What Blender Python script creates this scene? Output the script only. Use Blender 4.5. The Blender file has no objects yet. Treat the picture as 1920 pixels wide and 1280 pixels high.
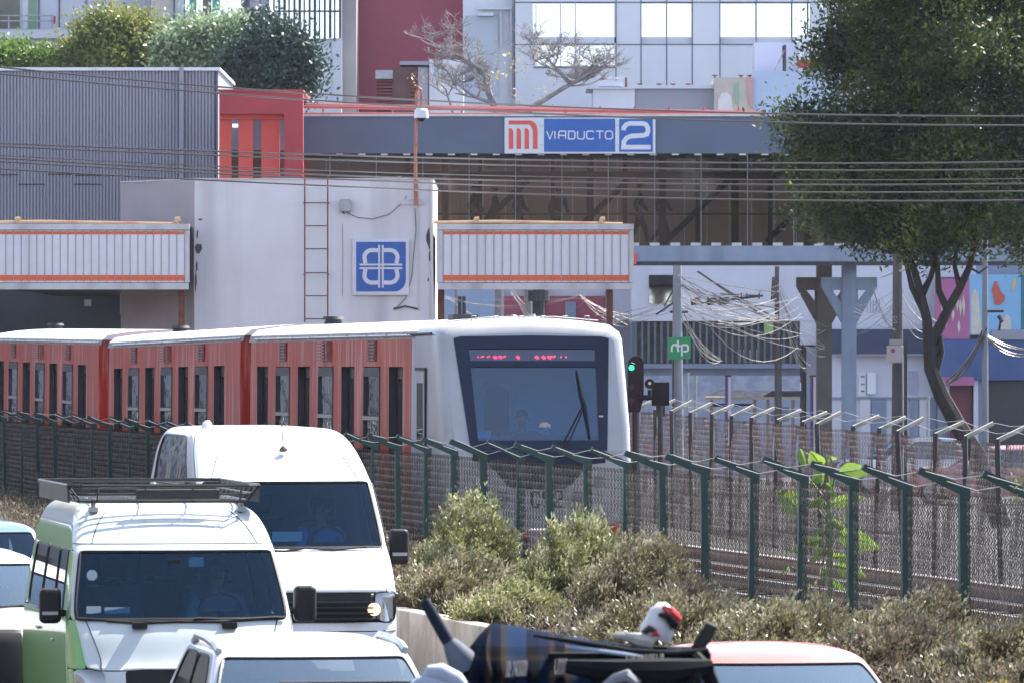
import bpy, bmesh, math, random
import numpy as np
from mathutils import Vector, Matrix
from mathutils.geometry import tessellate_polygon
R = math.radians
sc = bpy.context.scene
col = sc.collection
# ------------------------------------------------------------------ camera, sky, sun, exposure
F = 12500.0        # focal length in pixels of the 1920 px wide photograph
CH = 3.45          # camera height above the road
cd = bpy.data.cameras.new('camera'); cam = bpy.data.objects.new('camera', cd); col.objects.link(cam)
cd.sensor_width = 36; cd.lens = F/1920*36
cam.location = (0, 0, CH); cam.rotation_euler = (R(90), 0, 0)
cd.shift_y = 43/1920
cd.clip_start = 1; cd.clip_end = 3000
cd.dof.use_dof = True; cd.dof.focus_distance = 88; cd.dof.aperture_fstop = 13
sc.camera = cam
SUN = Vector((0.50, 0.52, 0.86)).normalized()      # towards the sun
el = math.asin(SUN.z); az = math.atan2(SUN.x, SUN.y)
w = bpy.data.worlds.new('World'); sc.world = w; w.use_nodes = True
nt = w.node_tree; bg = nt.nodes['Background']
sky = nt.nodes.new('ShaderNodeTexSky'); sky.sky_type = 'NISHITA'; sky.sun_disc = False
sky.sun_elevation = el; sky.sun_rotation = az; sky.air_density = 0.75; sky.ozone_density = 1.2; sky.dust_density = 1.6; sky.altitude = 2200
hs = nt.nodes.new('ShaderNodeHueSaturation'); hs.inputs['Saturation'].default_value = .64; nt.links.new(sky.outputs[0], hs.inputs['Color']); nt.links.new(hs.outputs[0], bg.inputs[0]); bg.inputs[1].default_value = 0.15
sd = bpy.data.lights.new('sun', 'SUN'); sd.energy = 4.2; sd.angle = R(0.5); sd.color = (1, .94, .85)
so = bpy.data.objects.new('sun', sd); col.objects.link(so)
so.rotation_euler = SUN.to_track_quat('Z', 'Y').to_euler()
sc.view_settings.view_transform = 'Standard'; sc.view_settings.look = 'None'
sc.view_settings.exposure = 1.88; sc.view_settings.gamma = 1
sc.cycles.max_bounces = 8; sc.cycles.transparent_max_bounces = 24; sc.cycles.transmission_bounces = 6
sc.cycles.diffuse_bounces = 3; sc.cycles.glossy_bounces = 3
sc.cycles.caustics_reflective = False; sc.cycles.caustics_refractive = False

def X(u, Z): return (u-960)/F*Z
def H(v, Z): return CH-(v-683)/F*Z
rnd = random.Random(5)
NP = np.random.RandomState(7)

# ------------------------------------------------------------------ materials
def lin(h):
    if isinstance(h, tuple): return h
    h = h.lstrip('#'); v = [int(h[i:i+2], 16)/255 for i in (0, 2, 4)]
    return tuple(c/12.92 if c <= .04045 else ((c+.055)/1.055)**2.4 for c in v)
MATS = {}
def mat(name, c1, c2=None, scale=3.0, stretch=(1, 1, 1), rough=.6, metal=0, bump=0, bscale=None, coat=0, spec=.5,
        lo=.35, hi=.65, c3=None, detail=5, streak=None, rvar=0):
    if name in MATS: return MATS[name]
    m = bpy.data.materials.new(name); m.use_nodes = True; t = m.node_tree; b = t.nodes['Principled BSDF']
    b.inputs['Roughness'].default_value = rough; b.inputs['Metallic'].default_value = metal
    b.inputs['Specular IOR Level'].default_value = spec
    if coat: b.inputs['Coat Weight'].default_value = coat; b.inputs['Coat Roughness'].default_value = .04
    tc = t.nodes.new('ShaderNodeTexCoord'); mp = t.nodes.new('ShaderNodeMapping')
    mp.inputs['Scale'].default_value = stretch; t.links.new(tc.outputs['Object'], mp.inputs[0])
    c1 = lin(c1)
    n = t.nodes.new('ShaderNodeTexNoise'); n.inputs['Scale'].default_value = scale; n.inputs['Detail'].default_value = detail
    n.inputs['Roughness'].default_value = .65
    t.links.new(mp.outputs[0], n.inputs['Vector'])
    if c2 is None: c2 = tuple(x*.86 for x in c1)
    c2 = lin(c2)
    cr = t.nodes.new('ShaderNodeValToRGB'); cr.color_ramp.elements[0].position = lo; cr.color_ramp.elements[1].position = hi
    cr.color_ramp.elements[0].color = (*c2, 1); cr.color_ramp.elements[1].color = (*c1, 1)
    if c3 is not None:
        e = cr.color_ramp.elements.new((lo+hi)/2); e.color = (*lin(c3), 1)
    t.links.new(n.outputs[0], cr.inputs[0]); out = cr.outputs[0]
    if streak:      # (colour, amount): long vertical dirt runs; on train_red, painted reflections
        mp2 = t.nodes.new('ShaderNodeMapping'); mp2.inputs['Scale'].default_value = (streak[2], streak[2], streak[2]*.06)
        t.links.new(tc.outputs['Object'], mp2.inputs[0])
        n2 = t.nodes.new('ShaderNodeTexNoise'); n2.inputs['Scale'].default_value = 1; n2.inputs['Detail'].default_value = 6
        t.links.new(mp2.outputs[0], n2.inputs['Vector'])
        mr = t.nodes.new('ShaderNodeMapRange'); mr.inputs[1].default_value = .5; mr.inputs[2].default_value = .75
        mr.inputs[3].default_value = 0; mr.inputs[4].default_value = streak[1]
        t.links.new(n2.outputs[0], mr.inputs[0])
        mx = t.nodes.new('ShaderNodeMixRGB'); t.links.new(mr.outputs[0], mx.inputs[0]); t.links.new(out, mx.inputs[1])
        mx.inputs[2].default_value = (*lin(streak[0]), 1); out = mx.outputs[0]
    t.links.new(out, b.inputs['Base Color'])
    if bump:
        n3 = t.nodes.new('ShaderNodeTexNoise'); n3.inputs['Scale'].default_value = bscale or scale*4; n3.inputs['Detail'].default_value = 4
        t.links.new(mp.outputs[0], n3.inputs['Vector'])
        bp = t.nodes.new('ShaderNodeBump'); bp.inputs['Strength'].default_value = bump; bp.inputs['Distance'].default_value = .02
        t.links.new(n3.outputs[0], bp.inputs['Height']); t.links.new(bp.outputs[0], b.inputs['Normal'])
    if rvar:
        mr = t.nodes.new('ShaderNodeMapRange'); mr.inputs[3].default_value = rough; mr.inputs[4].default_value = rough+rvar
        t.links.new(n.outputs[0], mr.inputs[0]); t.links.new(mr.outputs[0], b.inputs['Roughness'])
    MATS[name] = m; return m
def glass(name, tint=(.3, .38, .42), refl=.08, rough=.02, wavy=0, gcol=(1, 1, 1)):
    if name in MATS: return MATS[name]
    m = bpy.data.materials.new(name); m.use_nodes = True; t = m.node_tree
    for n in list(t.nodes): t.nodes.remove(n)
    o = t.nodes.new('ShaderNodeOutputMaterial'); mx = t.nodes.new('ShaderNodeMixShader')
    tr = t.nodes.new('ShaderNodeBsdfTransparent'); tr.inputs[0].default_value = (*tint, 1)
    gl = t.nodes.new('ShaderNodeBsdfGlossy'); gl.inputs['Roughness'].default_value = rough; gl.inputs['Color'].default_value = (*gcol, 1)
    fr = t.nodes.new('ShaderNodeFresnel'); fr.inputs[0].default_value = 1.5
    ad = t.nodes.new('ShaderNodeMath'); ad.operation = 'ADD'; ad.inputs[1].default_value = refl; ad.use_clamp = True
    t.links.new(fr.outputs[0], ad.inputs[0]); t.links.new(ad.outputs[0], mx.inputs[0])
    t.links.new(tr.outputs[0], mx.inputs[1]); t.links.new(gl.outputs[0], mx.inputs[2]); t.links.new(mx.outputs[0], o.inputs[0])
    if wavy:
        tc = t.nodes.new('ShaderNodeTexCoord'); n3 = t.nodes.new('ShaderNodeTexNoise'); n3.inputs['Scale'].default_value = wavy
        t.links.new(tc.outputs['Object'], n3.inputs['Vector'])
        bp = t.nodes.new('ShaderNodeBump'); bp.inputs['Strength'].default_value = .5; bp.inputs['Distance'].default_value = .05
        t.links.new(n3.outputs[0], bp.inputs['Height']); t.links.new(bp.outputs[0], gl.inputs['Normal'])
    MATS[name] = m; return m
def emit(name, c, s):
    if name in MATS: return MATS[name]
    m = bpy.data.materials.new(name); m.use_nodes = True; b = m.node_tree.nodes['Principled BSDF']
    b.inputs['Base Color'].default_value = (*lin(c), 1); b.inputs['Emission Color'].default_value = (*lin(c), 1)
    b.inputs['Emission Strength'].default_value = s; MATS[name] = m; return m
def leafmat(name, dark, mid, light, scale=2.0, trans=.35, rough=.45, spec=.5):
    if name in MATS: return MATS[name]
    m = mat(name, light, dark, scale=scale, c3=mid, lo=.3, hi=.7, rough=rough, spec=spec, detail=8)
    t = m.node_tree; b = t.nodes['Principled BSDF']; o = t.nodes['Material Output']
    src = b.inputs['Base Color'].links[0].from_socket
    tl = t.nodes.new('ShaderNodeBsdfTranslucent'); mx = t.nodes.new('ShaderNodeMixShader'); mx.inputs[0].default_value = trans
    t.links.new(src, tl.inputs[0]); t.links.new(b.outputs[0], mx.inputs[1]); t.links.new(tl.outputs[0], mx.inputs[2])
    t.links.new(mx.outputs[0], o.inputs[0]); return m

M = dict(
 asphalt=mat('asphalt', (.075, .075, .08), (.045, .045, .05), scale=2, rough=.9, bump=.3, bscale=60),
 soil=mat('soil', (.07, .055, .04), (.035, .028, .02), scale=3, rough=1, bump=.6, bscale=30),
 ballast=mat('ballast', (.085, .075, .065), (.025, .022, .02), scale=14, rough=.95, bump=1, bscale=30),
 concrete=mat('concrete', (.36, .34, .31), (.22, .20, .18), scale=1.5, rough=.9, bump=.2, bscale=30, streak=((.08, .07, .06), .6, 2.5)),
 conc_blue=mat('painted_concrete', (.26, .31, .40), (.20, .25, .33), scale=.8, rough=.7, bump=.05, bscale=12, streak=((.10, .11, .14), .45, 1.6)),
 fascia=mat('fascia_paint', (.105, .13, .195), (.09, .115, .17), scale=.5, rough=.6, streak=((.09, .10, .14), .35, 1.2)),
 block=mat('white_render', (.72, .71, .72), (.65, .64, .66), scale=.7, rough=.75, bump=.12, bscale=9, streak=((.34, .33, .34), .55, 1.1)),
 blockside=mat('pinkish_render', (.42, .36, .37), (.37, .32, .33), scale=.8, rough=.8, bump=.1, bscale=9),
 white=mat('white_enamel', (.74, .74, .78), (.66, .66, .70), scale=.9, rough=.4, streak=((.38, .36, .34), .35, 2.2)),
 whiteframe=mat('pale_frame', (.62, .61, .60), (.50, .49, .47), scale=1.5, rough=.5, streak=((.2, .17, .14), .5, 2)),
 orange=mat('orange_enamel', (.82, .13, .03), (.70, .10, .025), scale=2, rough=.4),
 rust=mat('rust', (.20, .07, .04), (.10, .04, .03), scale=6, rough=.8, bump=.3),
 redpipe=mat('red_pipe', (.32, .06, .07), (.22, .045, .05), scale=2, rough=.55),
 gas=mat('faded_pipe', (.50, .32, .18), (.42, .17, .12), scale=.35, rough=.5, lo=.45, hi=.55),
 dark=mat('dark_metal', (.03, .032, .038), (.018, .018, .022), scale=4, rough=.6),
 black=mat('black_plastic', (.010, .010, .012), (.016, .016, .018), scale=8, rough=.45, spec=.25),
 rubber=mat('rubber', (.02, .02, .02), scale=8, rough=.8),
 trainred=mat('train_red', (.56, .042, .020), (.36, .026, .015), scale=1.2, stretch=(1, 3, .5), rough=.30, coat=.12, bump=.12, bscale=2.2, streak=((.80, .46, .38), .80, 8.0)),  # pale streaks paint the wavy reflections of the glossy sides
 trainorange=mat('train_orange', (.62, .06, .02), (.5, .045, .018), scale=1.2, rough=.4),
 trainwhite=mat('train_white', (.40, .405, .42), (.33, .335, .35), scale=1.2, rough=.35, streak=((.42, .42, .42), .35, 5)),
 trainroof=mat('train_roof', (.70, .70, .70), (.52, .52, .52), scale=1.5, rough=.5, stretch=(1, .3, 1)),
 silver=mat('silver_cab_side', (.44, .48, .54), (.36, .40, .45), scale=1.2, rough=.35, streak=((.25, .2, .18), .3, 6)),
 mask=mat('mask_navy', (.010, .018, .045), (.008, .014, .036), scale=2, rough=.35, coat=.05, spec=.3),
 aluminium=mat('aluminium', (.42, .44, .46), (.3, .31, .33), scale=5, rough=.35, metal=.6),
 green=mat('green_post', (.022, .070, .058), (.012, .034, .032), scale=3, rough=.6, bump=.15, streak=((.02, .15, .10), .6, 3)),
 farwire=mat('far_rusty_wire', (.38, .34, .30), (.12, .10, .08), scale=6, rough=.5, metal=.3),
 meshwire=mat('rusty_wire', (.20, .18, .155), (.042, .036, .03), scale=6, rough=.42, metal=.3),
 wire=mat('cable', (.10, .09, .085), (.05, .045, .04), scale=3, rough=.35),
 palewire=mat('pale_cable', (.34, .32, .30), (.12, .11, .10), scale=1.2, rough=.5),
 galv=mat('galvanised', (.40, .41, .42), (.3, .3, .31), scale=4, rough=.5, metal=.3),
 arm=mat('pale_arm', (.55, .53, .45), (.25, .27, .22), scale=6, rough=.6),
 signblue=mat('sign_blue', (.006, .10, .40), (.005, .085, .35), scale=1.5, rough=.3, coat=.2),
 signwhite=mat('sign_white', (.66, .66, .70), (.58, .58, .62), scale=2, rough=.35, coat=.2),
 signorange=mat('sign_orange', (.70, .09, .05), (.6, .07, .04), scale=2, rough=.4),
 corr=mat('corrugated_grey', (.30, .295, .345), (.26, .255, .305), scale=.25, stretch=(3, 1, .4), rough=.55, streak=((.34, .31, .35), .5, 1.2)),
 redwall=mat('red_wall', (.40, .035, .045), (.34, .03, .04), scale=.8, rough=.6, streak=((.28, .035, .04), .5, 1.5)),
 redbright=mat('red_bright', (.66, .075, .05), (.60, .06, .045), scale=.8, rough=.6, streak=((.40, .05, .04), .4, 2)),
 maroon=mat('maroon_wall', (.36, .075, .115), (.32, .068, .105), scale=.3, rough=.7),
 brownglass=glass('bronze_glazing', (.72, .66, .62), .02, .05),
 trunk=mat('bark', (.040, .034, .030), (.016, .014, .013), scale=6, stretch=(1, 1, .3), rough=.95, bump=.8, bscale=14),
 skin=mat('skin', (.38, .20, .13), (.32, .16, .10), scale=6, rough=.5),
 hair=mat('hair', (.012, .010, .010), rough=.5),
)

# ------------------------------------------------------------------ mesh helpers
class MB:
    def __init__(s): s.v = []; s.f = []
    def quad(s, *p): n = len(s.v); s.v += [tuple(q) for q in p]; s.f.append(tuple(range(n, n+len(p))))
    def box(s, x0, x1, y0, y1, z0, z1):
        n = len(s.v)
        s.v += [(x0,y0,z0),(x1,y0,z0),(x1,y1,z0),(x0,y1,z0),(x0,y0,z1),(x1,y0,z1),(x1,y1,z1),(x0,y1,z1)]
        s.f += [tuple(n+i for i in q) for q in ((0,3,2,1),(4,5,6,7),(0,1,5,4),(1,2,6,5),(2,3,7,6),(3,0,4,7))]
        return s
    def pbox(s, u0, u1, v0, v1, Z, d): return s.box(X(u0, Z), X(u1, Z), Z, Z+d, H(v1, Z), H(v0, Z))
    def cyl(s, p, q, r, r2=None, n=8, cap=True):
        p = Vector(p); q = Vector(q); r2 = r if r2 is None else r2; d = (q-p)
        if d.length < 1e-6: return s
        a = d.normalized().orthogonal().normalized(); b = d.normalized().cross(a); k = len(s.v)
        for c, rr in ((p, r), (q, r2)):
            for i in range(n):
                t = 2*math.pi*i/n+.39; s.v.append(tuple(c+a*math.cos(t)*rr+b*math.sin(t)*rr))
        for i in range(n): s.f.append((k+i, k+(i+1)%n, k+n+(i+1)%n, k+n+i))
        if cap: s.f.append(tuple(k+n-1-i for i in range(n))); s.f.append(tuple(k+n+i for i in range(n)))
        return s
    def tube(s, pts, r, n=6, r2=None):      # one continuous tapered tube
        pts = [Vector(p) for p in pts]; m = len(pts); k = len(s.v)
        ref = Vector((.31, .17, .93))
        for i, p in enumerate(pts):
            d = (pts[min(i+1, m-1)]-pts[max(i-1, 0)]).normalized()
            a = d.cross(ref)
            a = a.normalized() if a.length > .05 else d.orthogonal().normalized()
            b = d.cross(a)
            rr = r if r2 is None else r+(r2-r)*i/(m-1)
            if isinstance(r, (list, tuple)): rr = r[i]
            for j in range(n):
                t = 2*math.pi*j/n; s.v.append(tuple(p+a*math.cos(t)*rr+b*math.sin(t)*rr))
        for i in range(m-1):
            for j in range(n): s.f.append((k+i*n+j, k+i*n+(j+1)%n, k+(i+1)*n+(j+1)%n, k+(i+1)*n+j))
        s.f.append(tuple(k+n-1-j for j in range(n))); s.f.append(tuple(k+(m-1)*n+j for j in range(n)))
        return s
    def disc(s, c, r, d, axis='y', n=20, r2=None):  # short cylinder facing -y
        c = Vector(c); ax = {'y': Vector((0, 1, 0)), 'z': Vector((0, 0, 1)), 'x': Vector((1, 0, 0))}[axis]
        return s.cyl(c, c+ax*d, r, r2, n)
    def prism(s, pts, fn0, fn1):            # 2-D polygon -> solid between two mappings
        m = len(pts); k = len(s.v); s.v += [tuple(fn0(*p)) for p in pts]+[tuple(fn1(*p)) for p in pts]
        for t in tessellate_polygon([[Vector((p[0], p[1], 0)) for p in pts]]):
            s.f.append((k+t[0], k+t[1], k+t[2])); s.f.append((k+m+t[2], k+m+t[1], k+m+t[0]))
        for i in range(m): s.f.append((k+i, k+(i+1)%m, k+m+(i+1)%m, k+m+i))
        return s
    def plate(s, pts, holes, fn, d):        # polygon with holes, thickness d along +y
        loops = [pts]+holes; allp = [p for l in loops for p in l]; m = len(allp); k = len(s.v)
        P0 = [Vector(fn(*p)) for p in allp]; s.v += [tuple(p) for p in P0]+[(p.x, p.y+d, p.z) for p in P0]
        for t in tessellate_polygon([[Vector((p[0], p[1], 0)) for p in l] for l in loops]):
            s.f.append((k+t[0], k+t[1], k+t[2])); s.f.append((k+m+t[2], k+m+t[1], k+m+t[0]))
        o = 0
        for l in loops:
            n = len(l)
            for i in range(n): a = k+o+i; b = k+o+(i+1)%n; s.f.append((a, b, b+m, a+m))
            o += n
        return s
    def ribbon(s, pts, wd, y, d, closed=False, fn=None):   # flat stroke in the xz plane
        pts = [Vector((p[0], p[1])) for p in pts]; m = len(pts); L = []; Rr = []
        for i in range(m):
            a = pts[(i-1) % m] if (closed or i > 0) else None; b = pts[(i+1) % m] if (closed or i < m-1) else None
            d1 = (pts[i]-a).normalized() if a is not None else (b-pts[i]).normalized()
            d2 = (b-pts[i]).normalized() if b is not None else d1
            t = (d1+d2); t = t.normalized() if t.length > 1e-6 else d1
            nn = Vector((-t.y, t.x)); c = max(.5, nn.dot(Vector((-d1.y, d1.x)))); L.append(pts[i]+nn*wd/2/c); Rr.append(pts[i]-nn*wd/2/c)
        k = len(s.v); fn = fn or (lambda x, z, yy: (x, yy, z))
        for yy in (y, y+d):
            for i in range(m): s.v += [fn(L[i].x, L[i].y, yy), fn(Rr[i].x, Rr[i].y, yy)]
        e = m if closed else m-1; o = 2*m
        for i in range(e):
            a = k+2*i; b = k+2*((i+1) % m)
            s.f += [(a, b, b+1, a+1), (a+o, a+1+o, b+1+o, b+o), (a, a+o, b+o, b), (a+1, b+1, b+1+o, a+1+o)]
        if not closed: s.f += [(k, k+1, k+1+o, k+o), (k+2*m-2, k+2*m-2+o, k+2*m-1+o, k+2*m-1)]
        return s
    def build(s, name, m, parent=None, off=None, smooth=False, bevel=0, label=None):
        me = bpy.data.meshes.new(name)
        v = s.v if off is None else [(p[0]-off[0], p[1]-off[1], p[2]-off[2]) for p in s.v]
        me.from_pydata(v, [], s.f); me.validate()
        bm = bmesh.new(); bm.from_mesh(me); bmesh.ops.recalc_face_normals(bm, faces=bm.faces); bm.to_mesh(me); bm.free()
        me.materials.append(m); o = bpy.data.objects.new(name, me); col.objects.link(o)
        if parent is not None: o.parent = parent
        if smooth:
            me.polygons.foreach_set('use_smooth', [True]*len(me.polygons))
            md = o.modifiers.new('edge', 'EDGE_SPLIT'); md.split_angle = R(38)
        if bevel:
            md = o.modifiers.new('bevel', 'BEVEL'); md.width = bevel; md.segments = 2; md.limit_method = 'ANGLE'
        if label: o['label'] = label
        return o
def tag(o, label, cat, group=None, kind=None):
    if label: o['label'] = label
    if cat: o['category'] = cat
    if group: o['group'] = group
    if kind: o['kind'] = kind
    return o
def thing(name, label, cat, loc=(0, 0, 0), rz=0, group=None):
    o = bpy.data.objects.new(name, None); col.objects.link(o); o.location = loc; o.rotation_euler = (0, 0, rz)
    o.empty_display_size = .3
    return tag(o, label, cat, group)
def struct(o): o['kind'] = 'structure'; return o
def copy_tree(o, parent=None):
    c = o.copy(); col.objects.link(c)
    if parent is not None: c.parent = parent
    for ch in [x for x in bpy.data.objects if x.parent == o]: copy_tree(ch, c)
    return c
def solo(name, mb, m, label, cat, base, group=None, **k):   # one-mesh thing with its origin at its base
    o = mb.build(name, m, None, off=base, **k); o.location = base; return tag(o, label, cat, group)
def arc(cx, cz, r, a0, a1, n=10, rx=None):
    rx = rx or r
    return [(cx+rx*math.cos(R(a0+(a1-a0)*i/n)), cz+r*math.sin(R(a0+(a1-a0)*i/n))) for i in range(n+1)]
def rrect(x0, x1, z0, z1, r, n=4):
    return (arc(x1-r, z1-r, r, 90, 0, n)+arc(x1-r, z0+r, r, 0, -90, n)+arc(x0+r, z0+r, r, -90, -180, n)+arc(x0+r, z1-r, r, 180, 90, n))
def fastmesh(name, V, Fq, m, parent=None, n=4):
    me = bpy.data.meshes.new(name); nv = len(V); nf = len(Fq)
    me.vertices.add(nv); me.vertices.foreach_set('co', np.asarray(V, dtype=np.float32).ravel())
    me.loops.add(nf*n); me.loops.foreach_set('vertex_index', np.asarray(Fq, dtype=np.int32).ravel())
    me.polygons.add(nf); me.polygons.foreach_set('loop_start', np.arange(0, nf*n, n, dtype=np.int32))
    me.update(calc_edges=True); me.validate(); me.materials.append(m)
    o = bpy.data.objects.new(name, me); col.objects.link(o)
    if parent is not None: o.parent = parent
    return o
def leaves(name, blobs, n, size, aspect, m, parent, shell=.5, up=0.3, seed=1, clump=1.0):
    """leaf-sized quads gathered in sprigs spread through the volume of several ellipsoids (cx,cy,cz,rx,ry,rz)"""
    g = np.random.RandomState(seed); B = np.array(blobs, float); vol = (B[:, 3]*B[:, 5]*np.sqrt(B[:, 4])); p = vol/vol.sum()
    nsp = max(1, n//12); bi = g.choice(len(B), nsp, p=p); d = g.normal(size=(nsp, 3)); d /= np.linalg.norm(d, axis=1)[:, None]
    rr = g.uniform(0, 1, nsp)**shell
    lump = 1+.16*np.sin(d[:, 0]*5+bi*1.7)*np.cos(d[:, 2]*6+bi*2.3)+.10*g.normal(size=nsp)
    C = B[bi, :3]+d*(rr*lump)[:, None]*B[bi, 3:]
    c = np.repeat(C, 12, axis=0)+g.normal(size=(nsp*12, 3))*size*1.6*clump
    N = len(c); a = g.normal(size=(N, 3)); a[:, 2] += up; a += np.repeat(d, 12, axis=0)*.8
    a /= np.linalg.norm(a, axis=1)[:, None]
    t = np.cross(a, g.normal(size=(N, 3))); t /= np.linalg.norm(t, axis=1)[:, None]+1e-9
    s = size*g.uniform(.6, 1.3, N)[:, None]
    b = t*s*aspect/2; a = a*s
    V = np.stack([c, c+a*.5-b, c+a, c+a*.5+b], axis=1).reshape(-1, 3)
    return fastmesh(name, V, np.arange(N*4).reshape(-1, 4), m, parent)
# ================================================================== SETTING
ROADROT = math.atan(.183)
g = MB(); g.quad((-600, -50, 0), (600, -50, 0), (600, 1400, 0), (-600, 1400, 0))
struct(g.build('ground', M['asphalt']))
def fx(Z): return -.69-.183*(Z-82)           # x of the near fence line
def wx(Z): return -1.26-.21*(Z-73)           # x of the low median wall
def rx(Z): return 2.76+(130-Z)*.095          # x of the far fence line
g = MB(); zs = [30, 45, 60, 75, 90, 110, 145, 200]
for a, b in zip(zs, zs[1:]):
    pa = [(wx(a)+.1, a), (fx(a)-.02, a), (fx(b)-.02, b), (min(wx(b)+.1, fx(b)-.05), b)]
    g.prism(pa, lambda x, y: (x, y, -.1), lambda x, y: (x, y, .72))
struct(g.build('planter_soil', M['soil']))
g = MB()
for a, b in zip(zs, zs[1:]):
    pa = [(fx(a)+.03, a), (max(rx(a), fx(a)+2), a), (max(rx(b), fx(b)+2), b), (fx(b)+.03, b)]
    g.prism(pa, lambda x, y: (x, y, -.1), lambda x, y: (x, y, .36))
struct(g.build('track_bed', M['ballast']))
g = MB()
lm = mat('lane_paint', (.6, .6, .58), (.4, .4, .38), scale=5, rough=.7)
for i in range(12):
    Z = 20+i*9; x = wx(Z)-3.3; g.quad((x, Z, .004), (x+.14, Z, .004), (x+.14-.7, Z+3.5, .004), (x-.7, Z+3.5, .004))
struct(g.build('lane_marking', lm))
# median wall
g = MB()
for i in range(17):
    a = 38+i*4.0; b = a+3.985
    t = .17; g.prism([(wx(a)-t, a), (wx(a)+.05, a), (wx(b)+.05, b), (wx(b)-t, b)], lambda x, y: (x, y, 0), lambda x, y: (x, y, .80+.01*math.sin(a)))
solo('median_wall', g, M['concrete'], 'low stained concrete wall holding the shrub bed beside the traffic', 'wall', (wx(60), 60, 0), bevel=.02)
# rails and guide bars
td = Vector((-.183, .983, 0)).normalized(); tn = Vector((.983, .183, 0)).normalized()
def trackline(off, w_, z0, z1, Z0=45, Z1=185):
    p = Vector((-1.15, 90, 0))+tn*off; a = p+td*(Z0-90); b = p+td*(Z1-90); m = MB()
    q = [a-tn*w_/2, a+tn*w_/2, b+tn*w_/2, b-tn*w_/2]
    m.prism([(k.x, k.y) for k in q], lambda x, y: (x, y, z0), lambda x, y: (x, y, z1)); return m
railm = mat('rail_steel', (.30, .27, .24), (.12, .085, .06), scale=4, rough=.35, metal=.5)
for nm, base, lab in (('track', 0, 'railway track with steel rails under the red train'), ('track', 3.9, 'empty railway track with bright guide bars between train and far fence')):
    t = thing(nm, lab, 'track', (0, 90, .36))
    off = (0, 90, .36)
    for o_ in (.58, 2.02): trackline(base+o_, .07, .36, .47).build('rail', railm, t, off)
    for o_ in (.05, 2.55): trackline(base+o_, .10, .50, .62).build('guide_bar', railm, t, off)
    s = MB()
    for i in range(95):
        p = Vector((-1.15, 90, 0))+td*(i*.9-40)
        a = p+tn*(base+.1); b = p+tn*(base+2.5)
        q = [a-td*.11, b-td*.11, b+td*.11, a+td*.11]
        s.prism([(k.x, k.y) for k in q], lambda x, y: (x, y, .3), lambda x, y: (x, y, .385))
    s.build('sleepers', mat('old_sleeper', (.12, .10, .085), (.05, .042, .036), scale=5, rough=.95), t, off)
solo('cable_trough', trackline(7.2, .35, .3, .52), M['concrete'], 'pale concrete cable trough running along the far side of the empty track', 'trough', (1, 80, .3))
g = MB(); g.box(X(992, 84), X(1046, 84), 84, 84.6, .36, H(992, 84))
solo('concrete_cabinet', g, M['blockside'], 'pinkish concrete box standing behind the green fence below the train', 'box', (X(1019, 84), 84, .36), bevel=.02)

# ------------------------------------------------------------------ fences
def linkmesh(L, Hh, p=.09, r=.0028, wob=0, seed=0):
    """chain link panel: zigzag wires in the local xz plane (x along the fence)"""
    g = np.random.RandomState(seed); V = []; Fc = []; nz = int(Hh/p*2); n = int(L/p)
    def off(x, z):
        return wob*(np.sin(x*3.1+seed)*np.cos(z*2.3+seed)+.6*np.sin(z*5+x*2+seed*2))*np.clip(z/Hh*1.4, .2, 1.4)
    for i in range(n):
        z = np.arange(nz+1)*p/2; x = i*p+(np.arange(nz+1) % 2)*p*.98+p*.01
        y = ((np.arange(nz+1) % 2)*2-1)*.004*(1 if i % 2 else -1)+off(x, z)
        x = x+wob*.4*np.sin(z*4+i*.1)
        P = np.stack([x, y, z], 1); k = len(V)
        for q in P:
            V += [(q[0]-r, q[1]-r*.6, q[2]), (q[0]+r, q[1]-r*.6, q[2]), (q[0], q[1]+r, q[2])]
        for j in range(nz):
            a = k+3*j
            Fc += [(a, a+1, a+4, a+3), (a+1, a+2, a+5, a+4), (a+2, a, a+3, a+5)]
    return V, Fc
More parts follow.
